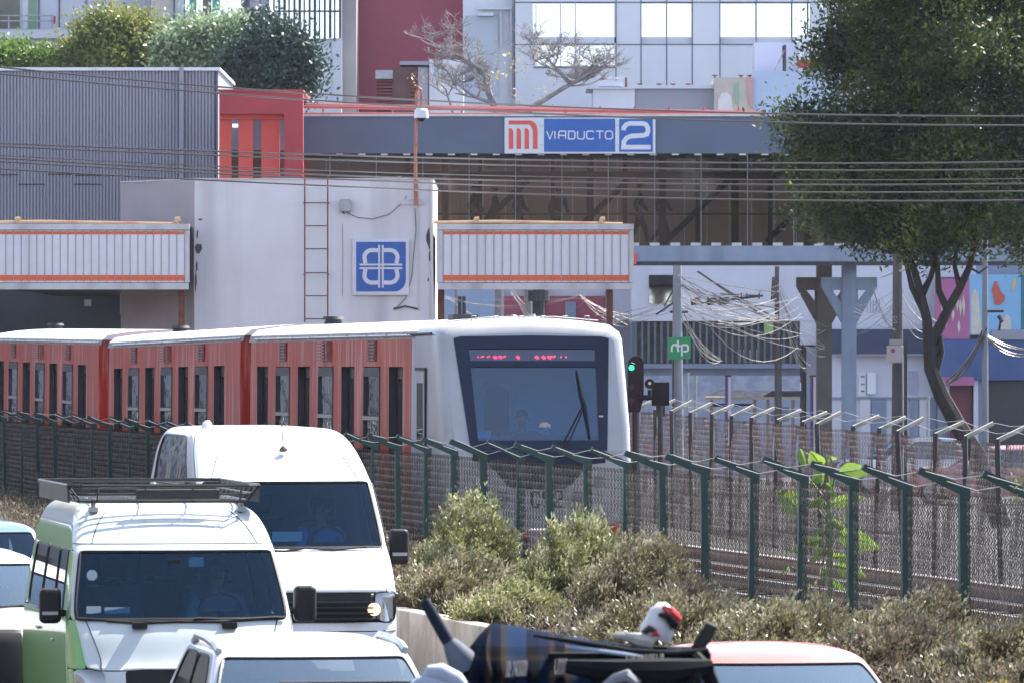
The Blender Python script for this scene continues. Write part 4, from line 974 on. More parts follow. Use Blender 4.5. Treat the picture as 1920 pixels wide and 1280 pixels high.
for i, (u, v, h) in enumerate(((1766, 560, 30), (1773, 590, 25), (1786, 575, 28), (1794, 545, 40), (1800, 560, 34), (1806, 552, 44), (1797, 600, 26))): pl([(u, v+h), (u-3, v+h*.4), (u, v), (u+3, v+h*.5)], Zm-.225, pale, 'mural_figure', a)
b = W(t, 'butterfly_mural', lb, 1818, 1914, 515, 628, off, Zm-.2, .3)
pl([(1820, 627), (1820, 560), (1826, 540), (1834, 552), (1840, 627)], Zm-.225, pale, 'mural_figure', b)
pl([(1862, 560), (1858, 545), (1864, 528), (1868, 528), (1876, 548), (1884, 556), (1882, 566), (1872, 573), (1864, 571)], Zm-.225, mat('mural_red', (.50, .10, .07), rough=.7), 'butterfly', b)
pl([(1896, 545), (1899, 524), (1904, 520), (1904, 535), (1899, 546)], Zm-.225, mat('mural_yellow', (.60, .45, .15), rough=.7), 'butterfly', b)
pl([(1874, 622), (1878, 600), (1886, 588), (1893, 595), (1897, 622)], Zm-.225, pale, 'mural_figure', b)
W(t, 'teal_edge', mat('teal', (.03, .16, .22), rough=.6), 1914.5, 1940, 515, 628, off, Zm-.2, .3)
W(t, 'blue_band', mat('shop_blue', (.05, .10, .26), (.035, .07, .19), scale=.5, rough=.6), 1758, 2060, 637, 712, off, Zm-.3, .5)
W(t, 'concrete_band', shade, 1860, 2060, 618, 636.5, off, Zm-.4, .5)
W(t, 'pink_lintel', pk, 1766, 1826, 706, 722, off, Zm-.4, .1); W(t, 'doorway', mat('door_maroon', (.16, .02, .04), (.11, .015, .03), scale=1, rough=.5), 1782, 1822, 722.5, gv(Zm), off, Zm+.1, .1)
W(t, 'pillar', sw, 1826, 1834, 712.5, gv(Zm), off, Zm-.2, .3); W(t, 'entrance', dk, 1850, 2060, 712.5, gv(Zm), off, Zm+.1, .1); W(t, 'wall_panel', sw, 1760, 1780, 722, 760, off, Zm+.05, .1)
W(t, 'shutter', sbl, 1834, 1850, 712.5, gv(Zm), off, Zm-.1, .3)
# low white wall / fence line and hut in front of slatted building
t, off = bld('low_blue_wall', 'long low blue-grey wall with peeling paint behind the utility poles', 1350, 205); t['category'] = 'wall'
W(t, 'wall', mat('peeling', (.26, .30, .40), (.36, .38, .46), scale=1.2, rough=.8, lo=.45, hi=.55), 1190, 1500, 704, gv(205), off, 205, .3)
# bus shelter
Zh = 190; off = (X(1410, Zh), Zh, 0); t = thing('bus_shelter', 'small street shelter with slatted sloping roof between the two purple posts', 'shelter', off)
m = MB().plate([(X(1322, Zh), H(742, Zh)), (X(1348, Zh), H(730, Zh)), (X(1450, Zh), H(731, Zh)), (X(1425, Zh), H(745, Zh))], [], lambda x, z: (x, Zh, z), .08); m.build('roof', mat('pale_roof', (.45, .46, .50), (.2, .21, .25), scale=4, stretch=(1, 1, 6), rough=.7), t, off)
MB().pbox(1324, 1500, 743.5, 749, Zh+.1, 1.6).build('roof_edge', mat('tan_edge', (.45, .38, .33), rough=.7), t, off)
MB().pbox(1425, 1500, 732, 743, Zh+.2, 1.4).build('roof_slope', M['dark'], t, off)
for u in (1331, 1412, 1437, 1484): MB().pbox(u, u+6, 749, gv(Zh), Zh+.2, .09).build('post', mat('tan_post', (.25, .19, .17), rough=.7), t, off)
MB().pbox(1336, 1412, 756, 762, Zh+.5, .1).build('beam', M['dark'], t, off)
MB().pbox(1445, 1480, 762, 790, Zh+1.0, .1).build('panel', sbl, t, off)
for u, lab in ((1365, 'purple and white street post left of the shelter'), (1525, 'purple and white street post right of the shelter')):
    s = thing('totem_post', lab, 'post', (X(u, 186), 186, 0), group='purple and white totem posts'); so_ = tuple(s.location)
    MB().pbox(u-5.5, u, 706, gv(186), 186, .1).build('purple_side', mat('purple', (.10, .06, .25), rough=.5), s, so_)
    MB().pbox(u+.2, u+5.5, 706, gv(186), 186, .1).build('white_side', M['signwhite'], s, so_)
    MB().pbox(u-6.5, u+6.5, 703, 705.6, 185.95, .2).build('cap', M['dark'], s, so_)

# ================================================================== THE STREET AROUND THE CAMERA (outside the frame, seen in paint and glass)
cols = [(.34, .30, .27), (.42, .38, .36), (.26, .27, .30), (.38, .28, .24), (.45, .43, .40), (.22, .24, .26), (.36, .33, .28)]
sb = [(-34, -22, 26, 14, 9), (-38, 6, 24, 20, 12), (-40, 32, 30, 16, 8), (-47, 66, 28, 22, 15), (-54, 98, 32, 18, 10), (-62, 134, 34, 24, 13), (-74, 172, 34, 16, 11), (40, -14, 26, 22, 10), (46, 18, 28, 18, 13), (-30, -72, 26, 10, 27), (-2, -76, 28, 10, 24), (28, -72, 30, 10, 27),
      (-33, 215, 26, 26, 19), (-62, 222, 28, 24, 23), (-94, 228, 30, 24, 18), (-128, 230, 30, 24, 22)]
SBL = ['tan three storey building beside the camera on the left', 'pale grey four storey building left of the near traffic', 'low slate building left of the traffic queue', 'brown five storey building left of the metro line', 'cream three storey building left of the rear metro cars', 'dark grey four storey building far left along the line',
 'beige building at the far left end of the row', 'tan three storey building right of the camera', 'pale building on the right side of the near street', 'tall dark tan building behind the camera at left', 'tall dark building directly behind the camera', 'tall dark brown building behind the camera at right',
 'tall building past the left end of the corrugated building', 'second tall building in the row left of the corrugated building', 'lower building in the far row left of the corrugated building', 'last tall building at the far left of the back row']
for i, (x, y, w_, d_, h_) in enumerate(sb):
    c = cols[i % len(cols)]; c = tuple(q*.35 for q in c) if y < -60 else c; side_ = 'left' if x < -23 and y > -40 else ('right' if y > -40 else 'behind')  # unseen ones behind the camera made tall and dark to tame reflections
    t = thing('street_building', SBL[i], 'building', (x, y, 0), group='street buildings outside the view')
    far_ = y > 200; w2 = 12 if (y > -40 and not far_) else w_/2
    MB().box(-w2, w2, 0, w_ if (y > -40 and not far_) else d_, 0, h_).build('wall', mat('street_wall_%d' % (i % 7 + (10 if y < -60 else 0)), c, scale=.3, rough=.85), t)
    m = MB(); fl = int(h_/3)
    for k in range(fl):
        for j in range(7):
            if far_: xx = -w2+1.2+j*(w_-2)/7; m.box(xx, xx+1.9, -.03, .02, k*3+1.0, k*3+2.5)
            elif y > -40:
                s_ = 1 if x < 0 else -1; yy = 1.5+j*(w_-3)/7; m.box(s_*w2-.02, s_*w2+.03, yy, yy+2.0, k*3+1.0, k*3+2.5)
            else: xx = -w2+1.2+j*(w_-2)/7; m.box(xx, xx+1.8, d_-.02, d_+.03, k*3+1.0, k*3+2.5)
    o = m.build('windows', M['dark'], t)
# ================================================================== VEHICLES
def paint(name, c, coat=.6, rough=.35): return mat(name, c, tuple(x*.90 for x in lin(c)), scale=1.6, rough=rough, coat=coat, streak=((.30, .28, .25), .22, 3.0), rvar=.2)
NF, NC, NS, NB = 8, 3, 10, 4
FR = list(range(0, NF)); CRr = list(range(8, 11)); SR = list(range(11, 21)); RR = list(range(21, 24)); BK = list(range(24, 28)); RL = list(range(28, 31)); SL = list(range(31, 41)); CL = list(range(41, 44))
def ringpts(row):
    z, y0, y1, w_, rf, rr, bow = row; P = []
    xf = w_-rf; yb = y0+bow*(xf/w_)**2
    for i in range(NF): x = -xf+2*xf*i/NF; P.append((x, y0+bow*(x/w_)**2, z+ (row_crown(z)*(1-(x/w_)**2))))
    for i in range(NC): t = math.pi/2*i/NC; P.append((xf+rf*math.sin(t), yb+rf*(1-math.cos(t))*1.15, z))
    ya, ye = yb+rf*1.15, y1-rr
    for i in range(NS): P.append((w_, ya+(ye-ya)*i/NS, z))
    for i in range(NC): t = math.pi/2*i/NC; P.append((w_-rr+rr*math.cos(t), ye+rr*math.sin(t), z))
    for i in range(NB): P.append(((w_-rr)*(1-2*i/NB), y1, z))
    for i in range(NC): t = math.pi/2*i/NC; P.append((-(w_-rr)-rr*math.sin(t), y1-rr+rr*math.cos(t), z))
    for i in range(NS): P.append((-w_, ye+(ya-ye)*i/NS, z))
    for i in range(NC): t = math.pi/2*i/NC; P.append((-(xf+rf*math.cos(t)), yb+rf*(1-math.sin(t))*1.15, z))
    return P
def row_crown(z): return 0
def bspline(pts, closed=True, n=4):
    m = len(pts); o = []
    for i in range(m):
        p = [Vector(pts[(i+k-1) % m]) for k in range(4)]
        for j in range(n):
            t = j/n; o.append(((1-t)**3*p[0]+(3*t**3-6*t*t+4)*p[1]+(-3*t**3+3*t*t+3*t+1)*p[2]+t**3*p[3])/6)
    return o
def seamline(o, idx, seams, root, n):
    if not seams: return
    dg = bpy.context.evaluated_depsgraph_get(); ev = o.evaluated_get(dg); me = ev.to_mesh(); C = [v.co.copy() for v in me.vertices]; ev.to_mesh_clear()
    for s in seams:
        ks = [(s[1], c) for c in s[2]] if s[0] == 'h' else [(r_, s[1]) for r_ in range(s[2], s[3]+1)]
        p = [C[idx[r_*n+c % n]] for r_, c in ks if (r_*n+c % n) in idx]
        if len(p) < 2: continue
        p = [p[0]*2-p[1]]+p+[p[-1]*2-p[-2]]; q = []
        for i in range(1, len(p)-2):
            for j in range(5):
                t = j/5; a, b, c, d = p[i-1:i+3]; q.append(.5*((2*b)+(c-a)*t+(2*a-5*b+4*c-d)*t*t+(3*b-a-3*c+d)*t**3))
        q.append(p[-2]); MB().tube(q, .0055, n=4).build('panel_gap', M['black'], o)
def shell(root, rows, bodymat, panels, lvl=2, body_name='body', crown=.03, seams=()):
    """rows of rounded outlines -> body; panels = (name, material, r0, r1, columns, seal?) cut out as parts of their own"""
    rings = [ringpts(r) for r in rows]; n = 44; top = rows[-1]
    # roof cap: shrink the last ring to the middle
    cx, cy = 0, (top[1]+top[2])/2
    base = rings[-1]
    for k, f_ in enumerate((.82, .5, .15)): rings.append([(p[0]*f_, cy+(p[1]-cy)*f_, top[0]+crown*(1-f_*f_)) for p in base])
    V = [p for r_ in rings for p in r_]; used = {}
    for nm, mm, r0, r1, cols, seal in panels:
        for r_ in range(r0, r1):
            for c in cols: used[(r_, c)] = nm
    def obj(name, cells, mm, parent, cap=False):
        idx = {}; vv = []; ff = []
        def g(r_, c):
            k = r_*n+c % n
            if k not in idx: idx[k] = len(vv); vv.append(V[k])
            return idx[k]
        for r_, c in cells: ff.append((g(r_, c), g(r_, c+1), g(r_+1, c+1), g(r_+1, c)))
        if cap: ff.append(tuple(g(len(rings)-1, c) for c in range(n)))
        me = bpy.data.meshes.new(name); me.from_pydata(vv, [], ff); me.materials.append(mm)
        me.polygons.foreach_set('use_smooth', [True]*len(me.polygons))
        o = bpy.data.objects.new(name, me); col.objects.link(o); o.parent = parent
        s = o.modifiers.new('sub', 'SUBSURF'); s.levels = lvl; s.render_levels = lvl
        if 'glass' not in mm.name: 
            if name == body_name: seamline(o, idx, seams, root, n)
            sd_ = o.modifiers.new('solid', 'SOLIDIFY'); sd_.thickness = .012; sd_.offset = -1
        return o
    body = obj(body_name, [(r_, c) for r_ in range(len(rings)-1) for c in range(n) if (r_, c) not in used], bodymat, root, True)
    out = {}
    for nm, mm, r0, r1, cols, seal in panels:
        o = obj(nm, [(r_, c) for r_ in range(r0, r1) for c in cols], mm, root); out.setdefault(nm, o)
        if seal:
            cc = cols+[(cols[-1]+1) % n]
            lp = [V[r0*n+c] for c in cc]+[V[r_*n+cc[-1]] for r_ in range(r0+1, r1)]+[V[r1*n+c] for c in cc[::-1]]+[V[r_*n+cc[0]] for r_ in range(r1-1, r0, -1)]
            bs = bspline(lp); m = MB(); bs.append(bs[0]); m.tube(bs, seal, n=5); m.build('seal', M['black'], o)
    return body, out
WG = glass('windscreen_glass', (.36, .62, .80), .02, .02, gcol=(.42, .72, 1)); WD = glass('tinted_side_glass', (.08, .09, .10), .14, .02)
WL = glass('pale_windscreen_glass', (.55, .62, .62), .24, .03, gcol=(.72, .9, 1))
def wheels(t, xs, ys, r_):
    for y in ys:
        for s in (-1, 1):
            o = MB().cyl((s*xs, y, r_), (s*(xs-.2), y, r_), r_, n=24).build('wheel', M['rubber'], t)
            MB().cyl((s*(xs+.005), y, r_), (s*(xs-.1), y, r_), r_*.6, n=16).build('rim', M['galv'], o)
def cabin(t, y0, y1, w_, zf, zs, seats, dash=None):
    MB().box(-w_, w_, y0+.1, y1, zf-.05, zf).build('cabin_floor', M['dark'], t)
    sm = mat('seat_grey', (.09, .095, .11), (.07, .07, .085), scale=6, rough=.85)
    for x, y in seats:
        m = MB().box(x-.24, x+.24, y-.45, y+.05, zs-.16, zs).box(x-.24, x+.24, y, y+.14, zs-.05, zs+.6).box(x-.12, x+.12, y+.03, y+.12, zs+.64, zs+.84).box(x-.03, x+.03, y+.05, y+.1, zs+.58, zs+.66).box(x-.2, x+.2, y-.3, y, zf, zs-.17)
        m.build('seat', sm, t, bevel=.03)
    if dash:
        m = MB(); m.prism([(dash[0], zf), (dash[0], dash[2]-.12), (dash[0]+.05, dash[2]-.03), (dash[1]-.1, dash[2]), (dash[1], dash[2]-.08), (dash[1], zf)], lambda y, z: (-w_+.03, y, z), lambda y, z: (w_-.03, y, z))
        m.build('dashboard', mat('dash_grey', (.10, .13, .14), (.08, .10, .11), scale=4, rough=.8), t)
def steering(t, x, y, z):
    m = MB(); pts = [(x+.18*math.cos(a), y+.10*math.sin(a)*.6, z+.17*math.sin(a)) for a in [6.283*i/20 for i in range(21)]]
    m.tube(pts, .014, n=5); m.box(x-.17, x+.17, y-.01, y+.01, z-.02, z+.02).cyl((x, y, z), (x, y-.3, z-.15), .025); m.build('steering_wheel', M['black'], t)
def mirror(t, x, y, z, s, big, hgt=.36, wd=.24, mm=None):
    m = MB(); m.box(min(x, x+s*wd), max(x, x+s*wd), y, y+.12, z, z+hgt)
    o = m.build('mirror', mm or M['black'], t, bevel=.045); o.modifiers['bevel'].segments = 4
    MB().tube([(x-s*.16, y+.1, z+hgt*.25), (x+s*.02, y+.06, z+hgt*.3)], .03, n=6).build('mirror_arm', M['black'], o)
    if big: MB().box(min(x+s*.03, x+s*(wd-.02)), max(x+s*.03, x+s*(wd-.02)), y-.008, y+.001, z+hgt*.25, z+hgt*.34).build('indicator', M['galv'], o)
    return o
VR = math.atan(.16)
# ---- green and white minibus
Zh_ = 54.3; t = thing('minibus', 'white and lime green minibus with a dark roof rack, nearest vehicle at left', 'minibus', (X(352, Zh_), Zh_, 0), VR); hi = t
gw = paint('minibus_white', (.60, .66, .64)); gg = paint('minibus_green', (.20, .46, .12))
rows = [(.22, .10, 4.7, .84, .25, .1, .02), (.30, .0, 4.75, .90, .26, .1, .08), (.55, -.02, 4.78, .94, .28, .1, .09), (.72, .0, 4.78, .945, .28, .1, .09), (.92, .04, 4.78, .945, .28, .1, .09),
        (.965, .07, 4.78, .945, .27, .1, .09), (1.03, .14, 4.78, .945, .25, .1, .09), (1.22, .26, 4.78, .94, .18, .1, .09), (1.335, .36, 4.77, .935, .13, .1, .10), (1.36, .40, 4.77, .93, .11, .1, .10), (1.55, .54, 4.77, .905, .10, .1, .10),
        (1.86, .79, 4.76, .85, .10, .1, .09), (1.905, .83, 4.76, .84, .10, .1, .09), (1.95, .90, 4.75, .835, .12, .12, .09), (2.10, 1.14, 4.72, .81, .16, .15, .10), (2.22, 1.42, 4.68, .76, .22, .2, .12), (2.275, 1.7, 4.62, .68, .25, .25, .12)]
pan = [('windscreen', WG, 9, 12, CL[2:]+FR+CRr[:1], .016),
       ('grille', M['black'], 3, 5, FR[1:7], 0), ('headlight', glass('lamp_glass', (.5, .55, .5), .25), 3, 6, CRr[:2]+[], 0), ('headlight', MATS['lamp_glass'], 3, 5, CL[1:], 0),
       ('side_window', WD, 9, 12, SL[7:9], .012), ('side_window', WD, 9, 12, SL[4:7], .012), ('side_window', WD, 9, 12, SL[1:4], .012), ('side_window', WD, 9, 12, SR[1:3], .012), ('side_window', WD, 9, 12, SR[3:6], .012),
       ('side_panel', gg, 1, 9, SL, 0), ('side_panel', gg, 12, 14, SL, 0), ('side_panel', gg, 9, 12, SL[:1], 0), ('side_panel', gg, 9, 12, SL[9:]+CL[:1], 0), ('side_panel', gg, 5, 9, CL[:2], 0), ('side_panel', gg, 3, 5, CL[:1], 0), ('side_panel', gg, 1, 3, CL[:2], 0)]
# columns may wrap (CL.. then FR): keep them in order
b_, o_ = shell(t, rows, gw, pan, seams=[('h', 5, list(range(-2, 11))), ('v', 0, 5, 9), ('v', 8, 5, 9), ('h', 13, list(range(-4, 12))), ('v', 0, 13, 16), ('v', 8, 13, 16), ('h', 15, SR), ('v', 10, 5, 9)])
MB().box(-.75, .75, -.035, .0, .50, .66).build('number_plate', mat('plate', (.45, .46, .46), rough=.5), t)
for s in (-1, 1):
    h_ = MB().box(s*.74-.11, s*.74+.11, .30, .34, .76, .94).build('lamp_reflector', M['galv'], t)
cabin(t, .7, 4.6, .80, .55, 1.0, [(-.42, 1.75), (.42, 1.75), (-.5, 2.8), (0, 2.8), (.5, 2.8)], (.42, .95, 1.36))
steering(t, .40, 1.12, 1.38)
m = MB(); f = lambda x, z: (x, .40+.1*(x/.93)**2+(z-1.36)*.77-.035, z)
m.tube([f(-.62, 1.355), f(-.35, 1.335), f(.0, 1.35)], .012, n=5).tube([f(.1, 1.37), f(.45, 1.36), f(.80, 1.375)], .012, n=5)
m.tube([f(-.86, 1.372), f(-.3, 1.345), f(.3, 1.345), f(.86, 1.372)], .013, n=5)
m.box(-.42, -.30, .29, .36, 1.29, 1.34).box(.32, .44, .29, .36, 1.29, 1.34); m.build('wiper', M['black'], t)
MB().box(.10, .22, .80, .805, 1.78, 1.86).build('sticker', mat('stick', (.45, .6, .6), rough=.5), t)
MB().disc((-.72, .64, 1.72), .045, .004, n=12).box(-.78, -.66, .50, .505, 1.41, 1.47).box(-.63, -.42, .50, .505, 1.41, 1.46).build('sticker', mat('stick2', (.40, .52, .55), rough=.5), t)
MB().box(-.08, .02, .75, .80, 1.76, 1.84).build('rear_view_mirror', M['black'], t)
mirror(t, -.96, .75, 1.32, -1, True, .29, .18); mirror(t, .97, .75, 1.32, 1, False, .30, .19)
m = MB()
for s in (-1, 1):
    for i, y in enumerate((1.55, 2.3, 3.1, 3.9)): m.cyl((s*.62, y, 2.2), (s*.62, y, 2.33), .022, n=6).box(s*.62-.035, s*.62+.035, y-.06, y+.06, 2.22, 2.26)
rk = m.build('rack_feet', M['galv'], t)
m = MB()
x0_, x1_, ya, yb = -.74, .66, 1.45, 4.1
for z, r_, e in ((2.31, .018, .0), (2.37, .013, .05), (2.44, .017, .10)):
    q_ = [(x0_-e+.1, ya-e, z), (x1_+e-.1, ya-e, z), (x1_+e, ya-e+.12, z), (x1_+e, yb+e, z), (x0_-e, yb+e, z), (x0_-e, ya-e+.12, z), (x0_-e+.1, ya-e, z)]
    m.tube(q_, r_, n=6)
for i in range(9): 
    y = ya+(yb-ya)*i/8
    m.cyl((x0_, y, 2.31), (x1_, y, 2.31), .012, n=5)
    for s in (-1, 1): xs_ = -.74 if s < 0 else .66; m.cyl((xs_, y, 2.31), (xs_+s*.10, y, 2.44), .010, n=5)
for x in (-.6, -.2, .2, .6): m.cyl((x, ya, 2.31), (x, ya-.1, 2.44), .009, n=5).cyl((x, ya, 2.31), (x, yb, 2.31), .009, n=5)
m.build('roof_rack', mat('rack_black', (.014, .015, .016), (.022, .022, .022), scale=6, rough=.4), t)
m = MB()
for s in (-1, 1): m.plate([(ya-.05, 2.30), (ya+.02, 2.45), (yb, 2.45), (yb, 2.30)], [], (lambda s_: (lambda y, z: (y, 0, z)))(s), .02)
m.v = [((-.85+v[1]) if i < len(m.v)/2 else (.745+v[1]), v[0], v[2]) for i, v in enumerate(m.v)]
m.build('rack_side', mat('rack_grey', (.05, .05, .05), (.03, .03, .03), scale=3, rough=.45), t)
MB().box(-.28, .42, ya-.09, ya-.05, 2.32, 2.41).build('rack_deflector', mat('deflector', (.035, .035, .037), rough=.4), t, bevel=.015)
MB().cyl((-.80, 4.3, 2.2), (-.85, 4.4, 2.5), .006, n=4).build('aerial', M['black'], t)
m = MB().cyl((-.952, 3.0, 1.20), (-.952, 3.2, 1.20), .012).cyl((-.952, 1.6, 1.15), (-.952, 1.8, 1.15), .012); m.build('door_handle', M['galv'], t)
wheels(t, .93, (.95, 3.9), .34)
# ---- white van
Zv = 66.6; t = thing('white_van', 'tall plain white van with a lit headlight behind the minibus', 'van', (X(566, Zv), Zv, 0), VR); va = t
vw = paint('van_white', (.80, .80, .82))
rows = [(.25, .15, 5.9, .93, .25, .1, .02), (.35, .02, 5.95, .99, .26, .1, .1), (.62, -.02, 5.98, 1.01, .27, .1, .12), (.80, .0, 5.98, 1.02, .27, .1, .12), (.87, .02, 5.98, 1.02, .27, .1, .12), (1.12, .06, 5.98, 1.02, .27, .1, .12), (1.17, .09, 5.98, 1.02, .26, .1, .12),
        (1.30, .20, 5.98, 1.015, .24, .1, .12), (1.50, .45, 5.98, 1.00, .17, .1, .12), (1.575, .62, 5.98, .99, .14, .1, .12), (1.60, .68, 5.98, .985, .12, .1, .12), (1.85, .89, 5.98, .955, .11, .1, .12), (2.20, 1.18, 5.97, .91, .11, .1, .12), (2.25, 1.23, 5.97, .90, .11, .1, .12), (2.31, 1.33, 5.96, .89, .13, .12, .12),
        (2.52, 1.72, 5.94, .86, .2, .15, .14), (2.70, 2.15, 5.9, .80, .28, .2, .16), (2.78, 2.6, 5.85, .72, .3, .25, .16)]
pan = [('windscreen', WG, 10, 13, CL[2:]+FR+CRr[:1], .018), ('grille', M['black'], 4, 6, FR, 0), ('headlight', MATS['lamp_glass'], 4, 6, CRr[:2], .008), ('headlight', MATS['lamp_glass'], 4, 6, CL[1:], .008),
       ('side_window', WD, 10, 13, SL[8:10], .014), ('side_window', WD, 10, 13, SR[0:2], .014),
       ('upper_side_window', glass('clear_side_glass', (.34, .38, .46), .62, .03, wavy=1.2), 12, 16, SL[1:8], .014)]
shell(t, rows, vw, pan, seams=[('h', 6, list(range(-3, 12))), ('v', 9, 6, 10), ('v', 43, 6, 10), ('v', 8, 13, 17), ('v', 0, 13, 17), ('h', 3, list(range(-3, 12))), ('v', 11, 3, 10), ('v', 41, 13, 17), ('h', 14, list(range(8, 20)))])
m = MB()
for i in range(4): m.box(-.66, .72, -.03+.01*i, .05, .90+i*.055, .915+i*.055)
m.build('grille_bars', mat('grille_grey', (.016, .016, .018), rough=.3), t)
MB().disc((0, -.045, 1.02), .07, .03, n=20).build('round_emblem', M['aluminium'], t)
for s in (-1, 1):
    o = MB().box(s*.82-.12, s*.82+.12, .16, .20, .90, 1.12).build('lamp_reflector', M['aluminium'], t)
MB().disc((.74, .07, 1.0), .065, .02, n=16).build('lit_lamp', emit('warm_lamp', '#ffd0a0', .55), t)
cabin(t, .95, 5.8, .86, .75, 1.25, [(-.5, 2.2), (.5, 2.2), (0, 3.4), (-.5, 3.4)], (.66, 1.25, 1.60))
steering(t, .46, 1.45, 1.62)
m = MB(); f = lambda x, z: (x, .66+.12*(x/.98)**2+(z-1.6)*.84-.03, z)
m.tube([f(-.5, 1.59), f(-.1, 1.57), f(.1, 1.6)], .013, n=5).tube([f(.15, 1.6), f(.4, 1.585), f(.75, 1.61)], .013, n=5); m.build('wiper', M['black'], t)
MB().box(-.18, .12, .95, .96, 1.66, 1.76).build('dashboard_paper', M['signwhite'], t)
mirror(t, 1.02, .95, 1.42, 1, True, .36, .20); mirror(t, -1.02, .95, 1.42, -1, True, .36, .20)
m = MB().cyl((.03, 1.75, 2.60), (.02, 1.78, 2.84), .006, n=5).cyl((.03, 1.74, 2.575), (.03, 1.76, 2.61), .045, .02, n=10); m.build('aerial', M['black'], t)
m = MB().cyl((-.60, 3.1, 2.79), (-.60, 3.1, 2.84), .06, .05, n=12).cyl((-.60, 3.1, 2.84), (-.60, 3.1, 2.87), .05, .02, n=12); m.build('roof_beacon', M['signwhite'], t, smooth=True)
wheels(t, 1.0, (1.0, 4.7), .35)
# ---- cars
def car(name, label, cat, loc, rz, pm, L, W_, Hh, wsy, belt, group=None, rails=False, wsglass=None, hoodz=.95, rear=.6, seats=True, sideglass=None):
    t = thing(name, label, cat, loc, rz, group); w2 = W_/2; sg_ = sideglass or WD
    rows = [(.2, .12, L-.1, w2-.08, .25, .2, .05), (.3, .0, L, w2-.03, .3, .25, .12), (.55, -.02, L+.02, w2, .3, .25, .14), (hoodz-.2, .02, L, w2, .3, .25, .14), (hoodz-.08, .14, L-.02, w2-.01, .28, .22, .14), (hoodz, wsy-.55, L-.06, w2-.03, .2, .2, .12), (belt-.02, wsy-.05, L-.10, w2-.05, .12, .18, .11), (belt, wsy, L-.14, w2-.06, .10, .15, .11),
            (belt+(Hh-belt)*.42, wsy+.32, L-.14-rear*.35, w2-.13, .09, .14, .11), (Hh-.11, wsy+.68, L-.14-rear*.8, w2-.20, .09, .14, .10), (Hh-.085, wsy+.73, L-.14-rear*.88, w2-.215, .10, .16, .10), (Hh-.04, wsy+.85, L-.14-rear, w2-.26, .16, .2, .10), (Hh-.012, wsy+1.05, L-.3-rear, w2-.36, .2, .22, .10)]
    pan = [('windscreen', wsglass or WG, 7, 9, CL[2:]+FR+CRr[:1], .012), ('side_window', sg_, 7, 9, SL[5:9], .01), ('side_window', sg_, 7, 9, SL[1:5], .01), ('side_window', sg_, 7, 9, SR[1:5], .01), ('side_window', sg_, 7, 9, SR[5:9], .01), ('rear_window', sg_, 7, 9, BK, .01),
           ('grille', M['black'], 2, 4, FR[1:7], 0), ('headlight', MATS['lamp_glass'], 3, 4, CRr[:2], 0), ('headlight', MATS['lamp_glass'], 3, 4, CL[1:], 0), ('tail_light', mat('tail_red', (.55, .02, .02), rough=.25), 3, 5, RR[:2], 0), ('tail_light', MATS['tail_red'], 3, 5, RL[1:], 0)]
    shell(t, rows, pm, pan, crown=.03)
    cabin(t, wsy-.1, L-.6, w2-.16, .35, .55, [(-.37, wsy+1.25), (.37, wsy+1.25), (-.37, wsy+2.05), (.37, wsy+2.05)] if seats else [], (wsy-.15, wsy+.35, belt+.0))
    if rails:
        for s in (-1, 1):
            xx = s*(w2-.235); MB().tube([(xx, wsy+.85, Hh-.07), (xx, wsy+1.05, Hh-.035), (xx, wsy+1.5, Hh-.015), (xx, L-1.2, Hh-.01), (xx, L-1.0, Hh-.06)], .026, n=6).build('roof_rail', M['aluminium'], t)
    wheels(t, w2-.01, (.85, L-.85), .33)
    m = MB(); 
    for s in (-1, 1): m.tube([(s*.1-.25, wsy+.02, belt+.02), (s*.3, wsy-.03, belt-.0), (s*.35+.3, wsy+.0, belt+.02)], .011, n=5)
    m.build('wiper', M['black'], t); mirror(t, w2+.02, wsy+.45, belt+.02, 1, False, .15, .18, pm); mirror(t, -w2-.02, wsy+.45, belt+.02, -1, False, .15, .18, pm)
    MB().box(-.07, .09, wsy+.62, wsy+.66, Hh-.26, Hh-.18).build('rear_view_mirror', M['black'], t)
    return t
def carat(u, Zws, wsy): return (X(u, Zws)+.16*wsy*0, Zws-wsy, 0)
sv = car('silver_suv', 'silver car with black roof rails at the bottom edge, below the white van', 'car', (X(598, 43.0)+.27, 43.0-1.5, 0), VR, paint('silver', (.58, .60, .62)), 4.5, 1.70, 1.65, 1.25, 1.08, rails=True, wsglass=WL)
rd = car('red_car', 'car with pale sunlit red roof at the bottom edge, right of the cargo bundle', 'car', (X(1468, 46.4)+.30, 46.4-1.6, 0), VR*.9, paint('faded_red', (.55, .13, .10)), 4.4, 1.74, 1.45, 1.5, .98, wsglass=WL)
bl = car('blue_car', 'light blue car half hidden behind the minibus at the left edge', 'car', (X(-38, 71)+.1, 71, 0), VR, paint('pale_blue', (.07, .17, .40)), 4.4, 1.76, 1.72, 1.2, 1.05)
pu = car('white_car', 'white car with wide black grille at the left edge, beside the minibus', 'car', (X(-78, 59)+.15, 59, 0), VR, paint('car_white', (.70, .68, .66)), 4.7, 1.8, 1.74, .95, 1.27, hoodz=1.18, wsglass=WL)
fc = car('white_hatchback', 'white car with red tail lights seen through the far fence below the tree', 'car', (X(1548, 180), 178, 0), R(-75), paint('far_white_car', (.62, .65, .70)), 4.2, 1.74, 1.5, 1.2, .92, seats=False)
fd = car('pink_red_car', 'faded red car behind the far fence at the right edge', 'car', (X(1688, 165), 165, 0), R(-98), paint('far_red_car', (.55, .28, .30)), 4.3, 1.74, 1.45, 1.2, .92, seats=False)
